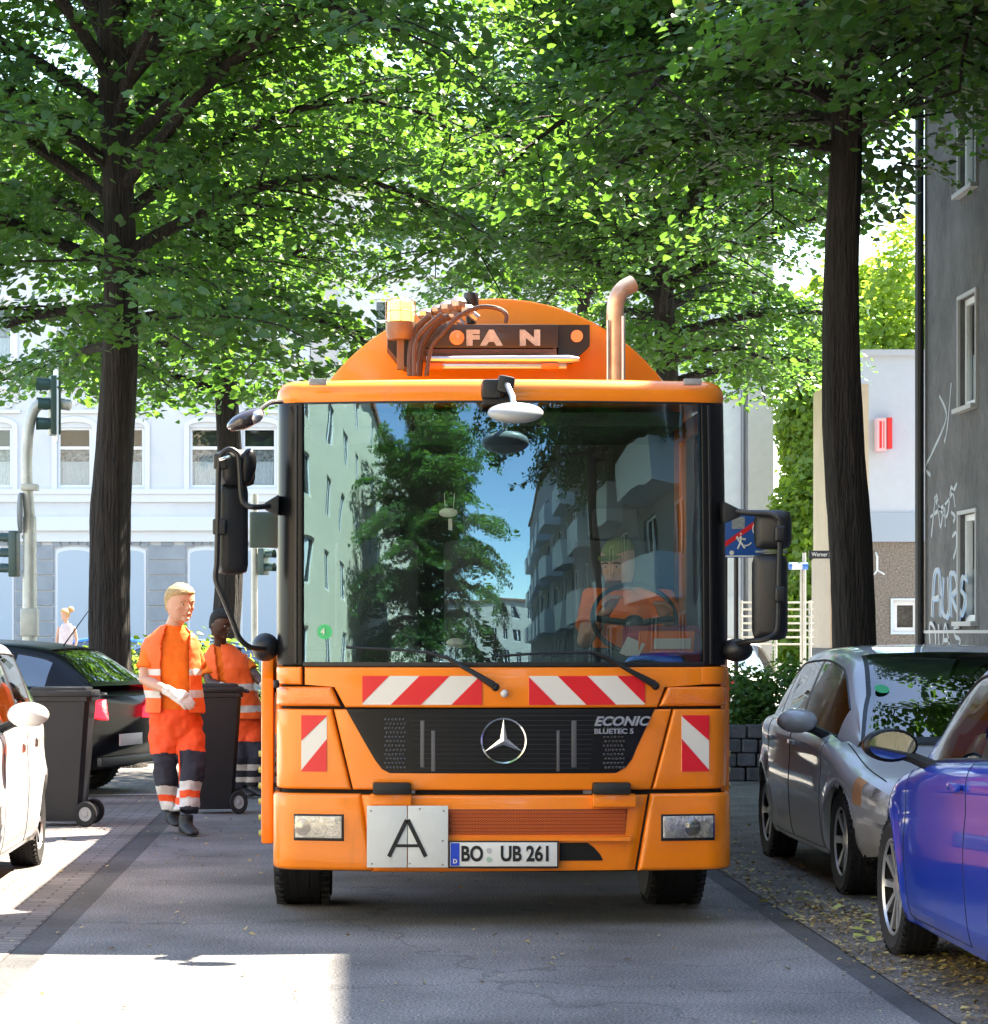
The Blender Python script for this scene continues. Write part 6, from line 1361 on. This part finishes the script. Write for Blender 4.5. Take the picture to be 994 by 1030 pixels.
    for ya in arches:
        for sg in (1, -1):
            q = MB(); vs = []; fs = []; K = 40
            for k in range(K+1):
                a = -0.22+(math.pi+0.44)*k/K
                for (dr, ox) in ((0.0, -0.035), (0.0, 0.008), (0.012, 0.013), (0.030, 0.011), (0.050, 0.001), (0.055, -0.006)):
                    y_, z_ = ya+(ra-0.004+dr)*math.cos(a), wr+(ra-0.004+dr)*math.sin(a); z_ = max(z_, bcol(min(max(y_, 0.02), L-0.02))[1]+0.01); vs.append((sg*(body_x(y_, z_)+ox), y_, z_))
            for k in range(K):
                for j in range(5): n0 = k*6+j; fs.append((n0, n0+1, n0+7, n0+6))
            q.add(vs, fs); q.build('arch_lip', paint, o, ang=70)

    for ya in arches:
        for sg in (1, -1):
            wheel(o, sg*(W/2-0.125), ya, wr, wr, 0.19, sg, spokes, rim, rimm, rot=steer if ya == wf else 0)
    for sg in (1, -1):
        q = MB(); q.prism([(sg*a, b) for a, b in ((bcol(L)[0]*0.62, bcol(L)[2]-0.20), (bcol(L)[0]*1.04, bcol(L)[2]-0.16), (bcol(L)[0]*1.06, bcol(L)[2]-0.02), (bcol(L)[0]*0.70, bcol(L)[2]+0.0))], L-0.13, L-0.005, bev=0.015); q.build('taillight', M_tail, o)
    q = MB(); q.box((0, L+0.004, 0.52), (0.52, 0.012, 0.11), None, 0.003); q.build('number_plate', M_wht, o)
    q = MB(); q.box((0, L-0.01, 0.33), (bcol(L)[0]*1.8, 0.06, 0.09), None, 0.02); q.build('bumper_trim', M_blk, o)
    # mirrors, handles
    my = mirror or (c0+0.42)
    for sg in (1, -1):
        zb = G[0][2]+0.045; xb = bcol(my)[0]*0.93
        q = MB(); q.tube([(sg*(xb-0.02), my+0.02, zb-0.03), (sg*(xb+0.07), my, zb+0.01), (sg*(xb+0.12), my-0.01, zb+0.03)], [.03, .025, .03], 8); q.build('mirror_foot', M_blk, o)
        q = MB(); q.loft([((0, 0.045, 0), .118, .070, (0, 1, 0)), ((0, 0.03, 0), .125, .076, (0, 1, 0)), ((0, -0.03, 0), .118, .072, (0, 1, 0)), ((0, -0.08, 0), .09, .06, (0, 1, 0)), ((0, -0.105, 0), .04, .025, (0, 1, 0))], 24); q.xf(Matrix.Translation((sg*(xb+0.17), my-0.02, zb+0.065)) @ Matrix.Rotation(sg*0.12, 4, 'Z')); mh = q.build('mirror', paint if pil != 'blackmirror' else M_blkg, o, ang=70)
        q = MB(); q.loft([((0, 0.046, 0), .108, .062, (0, 1, 0)), ((0, 0.050, 0), .107, .061, (0, 1, 0))], 24); q.xf(Matrix.Translation((sg*(xb+0.17), my-0.02, zb+0.065)) @ Matrix.Rotation(sg*0.12, 4, 'Z')); q.build('mirror_glass', mat('mirror_face', (0.38, 0.41, 0.42), 0.03, 1.0), mh)
        for dd in doors:
            yy = dd[1]-0.14; p = [PB_(yy, t) for t in np.arange(3, 5, .1)]; p = min(p, key=lambda a: abs(a[2]-handle_z)); q = MB(); q.box((sg*(p[0]+0.018), yy, p[2]), (0.025, 0.17, 0.032), None, 0.01); q.build('door_handle', paint, o)
    if antenna: q = MB(); q.tube([(0, c1-0.6, G[-3][4]-0.0), (0, c1-0.3, G[-3][4]+0.38)], [.008, .004], 6); q.box((0, c1-0.6, G[-3][4]+0.01), (0.05, 0.09, 0.03), None, 0.01); q.build('antenna', M_blk, o)
    if sticker:
        p = PG(c0+0.42, 3.35); q = MB(); q.lathe([(0.0001, 0), (0.045, 0)], 'Z', (0, 0, 0), 20); nrm = Vector((0.05, -0.55, 0.83)).normalized()
        q.xf(Matrix.Translation((-p[0], p[1]-0.006, p[2]+0.010)) @ nrm.to_track_quat('Z', 'Y').to_matrix().to_4x4()); q.build('emission_sticker', MATS['sticker_green'], o, smooth=False)
    o['_'] = 0; del o['_']
    return o, PB_, PG
def paint(name, c, metal=0.0, rough=0.3): return mat(name, c, rough, metal, coat=1.0, var=0.04, vscale=2)
# grey hatchback, faces the viewer
P_grey = paint('paint_grey', (0.46, 0.45, 0.46), 0.12, 0.45)
Bg = [(0, .60, .30, .50, .53), (.06, .63, .27, .56, .60), (.25, .74, .24, .64, .70), (.6, .82, .21, .72, .79), (1.05, .855, .19, .84, .90), (1.6, .86, .18, .90, .95), (2.6, .86, .18, .93, .96), (3.4, .85, .20, .95, .98), (3.8, .81, .23, .93, .98), (4.02, .74, .28, .86, .93), (4.11, .66, .34, .72, .80)]
Gg = [(.98, .70, .88, .67, .885), (1.25, .74, .90, .66, 1.06), (1.78, .78, .92, .60, 1.385), (2.3, .79, .935, .60, 1.43), (2.9, .79, .94, .60, 1.41), (3.35, .78, .95, .58, 1.34), (3.75, .74, .95, .60, 1.10), (3.95, .70, .94, .66, .96)]
gyf = 4028/262.0   # front wheel distance
car('parked_car', 'metallic grey hatchback with green emission sticker parked at the right facing the viewer', ((2.80+0.86), gyf-0.82, 0), R(0.5), P_grey, Bg, Gg, 4.11, .305, .82, 2.61, 1.72, spokes=7, doors=((1.28, 2.33), (2.34, 3.2)), bp=((1.25, 1.34), (2.30, 2.38), (3.12, 3.18), (3.45, 3.6)), strip=(0.06, 3.6), trim=M_sil, mirror=1.42, sticker=True, head=(.05, .50, 3.9, 5.05), antenna=False, handle_z=0.82)
# blue hatchback, tail towards the viewer
P_blue = paint('paint_blue', (0.001, 0.038, 0.40), 0.0, 0.3)
Bb = [(0, .62, .30, .55, .58), (.06, .58, .28, .62, .66), (.25, .68, .26, .70, .76), (.5, .775, .22, .78, .84), (.7, .82, .20, .81, .88), (1.05, .85, .18, .87, .93), (1.6, .86, .18, .93, .97), (2.6, .86, .18, .99, 1.0), (3.3, .865, .20, 1.01, 1.03), (3.75, .84, .23, .99, 1.02), (3.97, .80, .28, .96, .99), (4.05, .76, .34, .91, .94)]
Gb = [(.95, .70, .91, .67, .915), (1.25, .74, .935, .66, 1.10), (1.85, .78, .96, .60, 1.41), (2.4, .79, .985, .61, 1.445), (2.9, .79, 1.0, .61, 1.43), (3.4, .78, 1.02, .59, 1.36), (3.75, .74, 1.02, .62, 1.15), (3.92, .70, 1.01, .66, 1.03)]
ybw = 4028/323.0-0.0
car('parked_car', 'bright blue hatchback with silver alloy wheels parked nearest at the right edge', (2.50+0.86, ybw+0.80, 0), R(180), P_blue, Bb, Gb, 4.05, .32, .80, 2.47, 1.72, spokes=10, doors=((1.26, 2.45),), bp=((1.22, 1.34), (2.4, 2.5), (3.1, 3.16), (3.5, 3.6)), mirror=1.5, pil='blackmirror', handle_z=0.88, rim=0.72)
# white small car, faces the viewer
P_white = paint('paint_white', (0.78, 0.78, 0.77), 0.0, 0.28)
Bw = [(0, .60, .30, .60, .63), (.05, .68, .22, .66, .70), (.2, .76, .19, .74, .80), (.5, .80, .18, .84, .90), (.9, .815, .18, .91, .96), (1.6, .82, .18, .96, .98), (2.6, .82, .18, .98, 1.0), (3.0, .815, .20, .98, 1.02), (3.3, .79, .24, .96, 1.0), (3.48, .73, .30, .90, .95), (3.54, .66, .36, .80, .86)]
Gw = [(.72, .68, .93, .65, .935), (1.0, .72, .95, .64, 1.16), (1.5, .76, .96, .59, 1.43), (2.1, .77, .98, .60, 1.475), (2.8, .77, .98, .60, 1.46), (3.18, .76, .98, .58, 1.38), (3.38, .73, .98, .62, 1.18), (3.47, .70, .97, .66, 1.02)]
yww = 4028/233.0
car('parked_car', 'white small hatchback cut by the left edge of the picture', (-2.03-0.82, yww-0.58-2.42, 0), R(0), P_white, Bw, Gw, 3.54, .29, .58, 2.42, 1.64, spokes=8, doors=((1.05, 2.1), (2.11, 2.75)), bp=((1.0, 1.1), (2.06, 2.14), (2.78, 2.86), (3.2, 3.3)), mirror=1.2, handle_z=0.86)
# black hatchback parked across at the left, tail towards the road
P_black = mat('paint_black', (0.006, 0.007, 0.010), 0.3, 0.0, coat=0.0, spec=0.22)
car('parked_car', 'black hatchback with glowing red tail light parked across behind the left bin', (0, 0, 0), 0, P_black, Bb, Gb, 4.05, .32, .80, 2.47, 1.74, spokes=7, doors=((1.26, 2.3), (2.31, 3.1)), bp=((1.22, 1.34), (2.28, 2.36), (3.1, 3.16), (3.5, 3.6)), glassm=M_tintd, antenna=True, tail=(4.05-.30, 4.05+.01, 4.2, 5.4))
bc_ = [o for o in bpy.data.objects if o.get('label', '').startswith('black hatchback')][0]
bc_.rotation_euler = (0, 0, R(-109)); 
# tail centre lands near x=-2.0, y=25.9
tl = Matrix.Rotation(R(-109), 3, 'Z') @ Vector((0, 4.05, 0)); bc_.location = Vector((-2.12, 24.9, 0))-tl
# cars in the distance
P_silver = paint('paint_silver', (0.42, 0.45, 0.50), 0.7, 0.3); P_dblue = paint('paint_deep_blue', (0.01, 0.10, 0.45), 0.2, 0.25); P_dred = paint('paint_red', (0.5, 0.03, 0.02), 0.1, 0.25)
def far(label, x, y, rz, p, g='cars on the far side of the junction'):
    o, _, _ = car('parked_car', label, (x, y, 0), rz, p, Bg, Gg, 4.11, .305, .82, 2.61, 1.72, spokes=6, doors=((1.28, 2.33), (2.34, 3.2)), bp=((1.25, 1.34), (2.30, 2.38), (3.12, 3.18), (3.45, 3.6)), glassm=M_tintd, group=g, seats=False); return o
far('silver car broadside behind the two workmen', -4.9, 40.0, R(-90), P_silver)
far('bright blue car beyond the traffic light pole at the left', -8.2, 62.0, R(-90), P_dblue)
far('red car just visible behind the left truck mirror', -2.2, 66.5, R(-90), P_dred)
far('white car with red tail light behind the hedge right of the truck', 6.0, 40.2, R(158), P_white)
# ------------------------------------------------------------------ bins
M_bin = mat('bin_plastic', (0.008, 0.010, 0.015), 0.5, bump=0.12, bscale=120, var=0.2, vscale=3)
def bin_(label, loc, rz, sc=1.0):
    o = thing('wheelie_bin', label, 'bin', loc, rz, 'dark wheelie bins put out for emptying')
    w = MB(); vs = []; fs = []
    L_ = [(.19, .20, -.02, .04), (.20, .215, -.02, .10), (.232, .27, 0, .98), (.245, .29, 0, .985), (.245, .29, 0, 1.02)]
    o.scale = (sc, sc, 1.0)
    for (hx, hy, oy, z) in L_:
        c = 0.04
        for sx, sy in ((-1, -1), (1, -1), (1, 1), (-1, 1)):
            for a in ((0, c), (c, 0)) if sx*sy > 0 else ((c, 0), (0, c)): vs.append((sx*(hx-a[0]), oy+sy*(hy-a[1]), z))
    n = 8
    for i in range(len(L_)-1):
        for j in range(n): a = i*n+j; b_ = i*n+(j+1) % n; fs.append((a, b_, b_+n, a+n))
    fs.append(tuple(range(n))); fs.append(tuple(range((len(L_)-1)*n, len(L_)*n))); w.add(vs, fs)
    for sx in (-1, 1): w.bx((sx*0.215-0.008, -0.262, 0.15), (sx*0.215+0.008, -0.235, 0.95))
    w.build('body', M_bin, o, ang=30)
    w = MB(); w.box((0, -0.01, 1.045), (0.52, 0.62, 0.05), None, 0.02); w.box((0, -0.01, 1.075), (0.42, 0.50, 0.04), None, 0.018); w.bx((-0.26, -0.33, 0.99), (0.26, -0.31, 1.045), 0.008); w.build('lid', M_bin, o, ang=50)
    w = MB(); w.tube([(-0.2, 0.31, 1.03), (-0.2, 0.36, 1.03), (0.2, 0.36, 1.03), (0.2, 0.31, 1.03)], 0.015, 8); w.build('handle', M_bin, o)
    w = MB(); w.tube([(-0.24, 0.24, 0.10), (0.24, 0.24, 0.10)], 0.012, 8); w.build('axle', M_steel, o)
    for sx in (-1, 1):
        w = MB(); w.lathe([(0.055, -0.022), (0.09, -0.025), (0.10, -0.015), (0.10, 0.015), (0.09, 0.025), (0.055, 0.022)], 'X', n=28); wh = w.build('wheel', M_rub, o, loc=(sx*0.235, 0.24, 0.10))
        w = MB(); w.lathe([(0.0001, sx*0.028), (0.02, sx*0.028), (0.03, sx*0.02), (0.055, sx*0.024), (0.058, sx*0.018)], 'X', n=24); w.build('hub', mat('bin_hub', (0.30, 0.31, 0.32), 0.5), wh)
    return o
pb = at(66, 832, 20.9); bin_('dark wheelie bin standing alone between the white car and black car', (pb.x-0.02, 20.9, 0), R(-93), 0.88)
pb = at(216, 820, 22.1); bin_('dark wheelie bin held by the workman beside the truck', (pb.x-0.0, 22.3, 0), R(-84), 0.76)
# ------------------------------------------------------------------ traffic lights, signs, railings
M_pole = mat('pole_paint', (0.52, 0.50, 0.45), 0.45, 0.3, var=0.25, vscale=4); M_tlg = mat('signal_green_housing', (0.035, 0.07, 0.06), 0.4); M_off = mat('signal_lens_dark', (0.03, 0.03, 0.03), 0.3)
YT = 40.0; kt = F/YT
def PT(px, py, y=0.0): return ((px-30)/kt, y, CH-(py-HZ)/kt)
tlx = (30-VX)/kt
o = thing('traffic_light', 'tall pale curved traffic light mast at the far left', 'traffic light', (tlx, YT, 0))
w = MB(); w.tube([(0, 0, 0), PT(30, 600), PT(30, 520)], [.12, .11, .10], 14); w.tube(curve([PT(30, 520), PT(27, 480), PT(28, 440), PT(33, 415), PT(42, 406), PT(56, 406), PT(72, 408)]), [0.085]*48+[0.05], 12); w.build('mast', M_pole, o)
w = MB(); w.bx((-0.13, -0.13, PT(0, 612)[2]), (0.13, 0.13, PT(0, 640)[2]), 0.02); w.bx((-0.13, -0.13, PT(0, 487)[2]-0.1), (0.13, 0.13, PT(0, 487)[2]), 0.02); sep(w, 'mast_collar', M_pole, o)
def signal(parent, c, d, n=3, s=1.0):
    """c centre, d = direction the lamps face"""
    ang = math.atan2(d.y, d.x)+math.pi/2; M = Matrix.Translation(c) @ Matrix.Rotation(ang, 4, 'Z')
    w = MB(); h = 0.3*s*n; w.box((0, 0, 0), (0.30*s, 0.16*s, h), None, 0.03*s); w.xf(M); hs_ = w.build('signal_head', M_tlg, parent)
    w = MB()
    for i in range(n): w.lathe([(0.105*s, -0.09*s), (0.12*s, -0.27*s), (0.122*s, -0.27*s), (0.11*s, -0.08*s)], 'Y', (0, 0, (i-(n-1)/2)*0.3*s), 16, sweep=math.pi*1.35, a0=-0.55)
    w.xf(M); w.build('visor', M_tlg, hs_)
    w = MB()
    for i in range(n): w.lathe([(0.0001, -0.095*s), (0.1*s, -0.085*s)], 'Y', (0, 0, (i-(n-1)/2)*0.3*s), 16)
    w.xf(M); w.build('lens', M_off, hs_); return hs_, M
hs_, M = signal(o, Vector(PT(55, 408, 0)), Vector((-1, -0.25, 0)), 3, 1.0)
w = MB(); w.box((0, 0.02, 0), (0.50, 0.02, 1.12), None, 0.008); w.xf(M); w.build('backboard', mat('board_white', (0.66, 0.68, 0.68), 0.5), hs_)
signal(o, Vector(PT(14, 557, 0.05)), Vector((-1, 0.2, 0)), 3, 0.78)
w = MB(); w.tube([PT(22, 540), PT(30, 540)], 0.03, 6); w.tube([PT(22, 575), PT(30, 575)], 0.03, 6); w.lathe([(0.0001, 0), (0.31, 0), (0.31, 0.03), (0.0001, 0.03)], 'X', PT(20, 516, -0.05), 20); sep(w, 'sign_plate', mat('sign_back', (0.33, 0.34, 0.35), 0.5), o)
o = thing('traffic_light', 'small dark pedestrian signal on a thin pole behind the left truck mirror', 'traffic light', (at(256, 637, 47).x, 47, 0)); k47 = F/47
w = MB(); w.tube([(0, 0, 0), (0, 0, CH+140/k47)], 0.06, 10); w.build('pole', M_pole, o); signal(o, Vector((0.16, 0, CH+72/k47)), Vector((0.9, -0.4, 0)), 2, 0.8)
# pedestrian zone end sign
YS = 33.0; ks = F/YS; o = thing('road_sign', 'blue pedestrian zone end sign with red diagonal on two posts', 'road sign', (at(748, 637, YS).x, YS, 0))
def PS(px, py, y=0): return ((px-748)/ks, y, CH-(py-HZ)/ks)
a, b_ = PS(722, 561), PS(770, 513)
w = MB(); w.bx((a[0], -0.02, a[2]), (b_[0], 0.0, b_[2]), 0.006); sb_ = w.build('sign_plate', mat('sign_blue', (0.015, 0.09, 0.36), 0.35), o)
w = MB(); e = 0.018; w.bx((a[0]+0.01, -0.024, a[2]+0.01), (b_[0]-0.01, -0.021, a[2]+0.01+e)); w.bx((a[0]+0.01, -0.024, b_[2]-0.01-e), (b_[0]-0.01, -0.021, b_[2]-0.01)); w.bx((a[0]+0.01, -0.024, a[2]+0.03), (a[0]+0.01+e, -0.021, b_[2]-0.03)); w.bx((b_[0]-0.01-e, -0.024, a[2]+0.03), (b_[0]-0.01, -0.021, b_[2]-0.03))
c = Vector(PS(745, 545, -0.024)); w.ball(c+V(0, 0, 0.10), (0.022, 0.004, 0.022), seg=8)
for (p, q_) in (((0, .075), (0, 0)), ((-.06, .05), (.06, .03)), ((0, 0), (-.04, -.09)), ((0, 0), (.05, -.08))): w.tube([c+V(p[0], 0, p[1]), c+V(q_[0], 0, q_[1])], 0.013, 5)
w.ball(PS(736, 556, -0.024), (0.03, 0.004, 0.03), seg=8)
w.tube([PS(750+9*math.cos(t), 540-13*math.sin(t)-4, -0.024) for t in np.linspace(3.4, 5.4, 8)], 0.01, 5)
w.tube([PS(761+4*math.cos(t), 532-6*math.sin(t), -0.024) for t in np.linspace(0, 6.28, 12)], 0.008, 5)
w.build('sign_symbol', M_wht, sb_)
w = MB(); w.bx((PS(736, 0)[0], -0.0245, PS(0, 532)[2]), (PS(749, 0)[0], -0.0215, PS(0, 520)[2])); w.build('sign_inset', mat('inset_grey', (0.35, 0.37, 0.38), 0.6, var=0.5, vscale=60), sb_)
d0, d1 = Vector(PS(723, 552, -0.027)), Vector(PS(769, 520, -0.027)); n_ = Vector((-(d1-d0).z, 0, (d1-d0).x)).normalized()*0.028
w = MB(); w.add([d0-n_, d1-n_, d1+n_, d0+n_], [(0, 1, 2, 3)]); w.build('red_diagonal', M_red, sb_, smooth=False)
w = MB(); w.tube([(PS(730, 0)[0], 0.03, 0), (PS(730, 0)[0], 0.03, b_[2])], 0.03, 10); w.tube([(PS(741, 0)[0], 0.03, 0), (PS(741, 0)[0], 0.03, b_[2])], 0.03, 10); sep(w, 'post', mat('post_dark', (0.06, 0.05, 0.05), 0.5, 0.3), o)
# blue white sign with thin poles + railing
YR = 41.0; kr = F/YR; o = thing('road_sign', 'small blue and white sign edge on a pale double pole beside the railing', 'road sign', (at(809, 637, YR).x, YR, 0))
def PRr(px, py, y=0): return ((px-809)/kr, y, CH-(py-HZ)/kr)
w = MB(); w.tube([(0, 0, 0), PRr(809, 556)], 0.03, 8); w.tube([PRr(806, 700), PRr(806, 568)], 0.02, 8); sep(w, 'post', M_pole, o)
w = MB(); w.tube([PRr(793, 569.5, -0.05), PRr(812, 569.5, -0.05)], 0.055, 12); w.build('sign_tube', mat('sign_tube_blue', (0.05, 0.17, 0.55), 0.4), o)
w = MB(); w.tube([PRr(796, 569.5, -0.06), PRr(806, 569.5, -0.06)], 0.053, 12); w.build('sign_face', M_frame, o)
o = thing('railing', 'pale horizontal bar railing between the hedge and cream gable', 'railing', (at(790, 637, 42).x, 42, 0)); k42 = F/42
w = MB()
for py in (606, 613, 620, 627, 634, 641, 648): w.tube([(-0.7, 0, CH-(py-HZ)/k42), (0.45, 0, CH-(py-HZ)/k42)], 0.018, 6)
sep(w, 'rail', M_pole, o)
w = MB()
for x in (-0.7, -0.15, 0.4): w.tube([(x, 0.02, 0.1), (x, 0.02, CH+33/k42)], 0.025, 6)
sep(w, 'post', M_pole, o)
w = MB(); w.bx((PS(735, 0)[0]+at(748, 637, YS).x, 36.0, 0.1), (PS(756, 0)[0]+at(748, 637, YS).x+0.1, 36.4, 1.62), 0.01); tag(w.build('utility_cabinet', mat('cabinet_white', (0.55, 0.57, 0.6), 0.5)), 'pale utility cabinet seen through the right truck mirror frame', 'cabinet')
# bicycle leaning on the grey house (right edge)
o = thing('bicycle', 'dark bicycle leaning on the grey house at the far right edge', 'bicycle', (7.35, 28.6, 0.10)); 
w = MB(); P_ = {'bb': (0, 0, .28), 'seat': (0, .18, .85), 'head': (0, -.42, .80), 'rear': (0, .48, .34), 'front': (0, -.55, .34), 'bar': (0, -.46, 1.0)}
for a, b_ in (('bb', 'seat'), ('bb', 'head'), ('seat', 'head'), ('bb', 'rear'), ('seat', 'rear'), ('front', 'bar')): w.tube([P_[a], P_[b_]], 0.016, 8)
w.build('frame', M_blk, o)
w = MB(); w.tube([(-.27, -.38, 1.03), (-.1, -.46, 1.0), (.1, -.46, 1.0), (.2, -.38, 1.03)], 0.013, 8); w.ball((0, .22, .93), (.07, .13, .03)); w.tube([(0, .18, .8), (0, .21, .92)], .013, 6); w.build('handlebar', M_blk, o)
for nme in ('rear', 'front'):
    w = MB(); w.lathe([(.33, -.015), (.345, 0), (.33, .015), (.315, 0), (.33, -.015)], 'X', P_[nme], 40); 
    for k in range(16): a = k*math.pi/8; w.tube([P_[nme], (0, P_[nme][1]+.32*math.cos(a), P_[nme][2]+.32*math.sin(a))], .0015, 3)
    w.build('wheel', M_rub, o)
# fallen leaves and blossom litter
rng = np.random.default_rng(12); P = []
n = 1500; P.append(np.stack([2.32+np.abs(rng.normal(0, .30, n)), rng.uniform(9.5, 24, n), np.full(n, .012)], 1))
n = 1100; P.append(np.stack([rng.normal(2.95, .25, n), rng.normal(11.9, .35, n), np.full(n, .014)], 1)); n = 420; P.append(np.stack([rng.normal(2.60, .16, n), rng.normal(14.2, .6, n), np.full(n, .014)], 1))
n = 320; P.append(np.stack([rng.uniform(-1.5, 2.3, n), rng.uniform(9.5, 26, n), np.full(n, .010)], 1)); n = 160; P.append(np.stack([rng.uniform(-4, -1.5, n), rng.uniform(11, 28, n), np.full(n, .010)], 1))
C = np.concatenate(P); N = rng.normal(0, .22, C.shape)+np.array([0, 0, 1.0])
M_lit = leaf_mat('litter', (0.20, 0.11, 0.045), (0.50, 0.40, 0.14), (0.3, 0.2, 0.05), 0.15)
tag(leaves_mesh('leaf_litter', C, N, 0.026, rng, M_lit, None), kind='stuff')
C = np.stack([rng.normal(2.6, .22, 30), rng.normal(13.9, .8, 30), np.full(30, .018)], 1); tag(leaves_mesh('fallen_leaves', C, rng.normal(0, .2, (30, 3))+np.array([0, 0, 1.]), .06, rng, leaf_mat('yellow_leaf', (0.35, 0.42, 0.10), (0.5, 0.5, 0.12), (0.4, 0.4, 0.05), 0.2), None), kind='stuff')
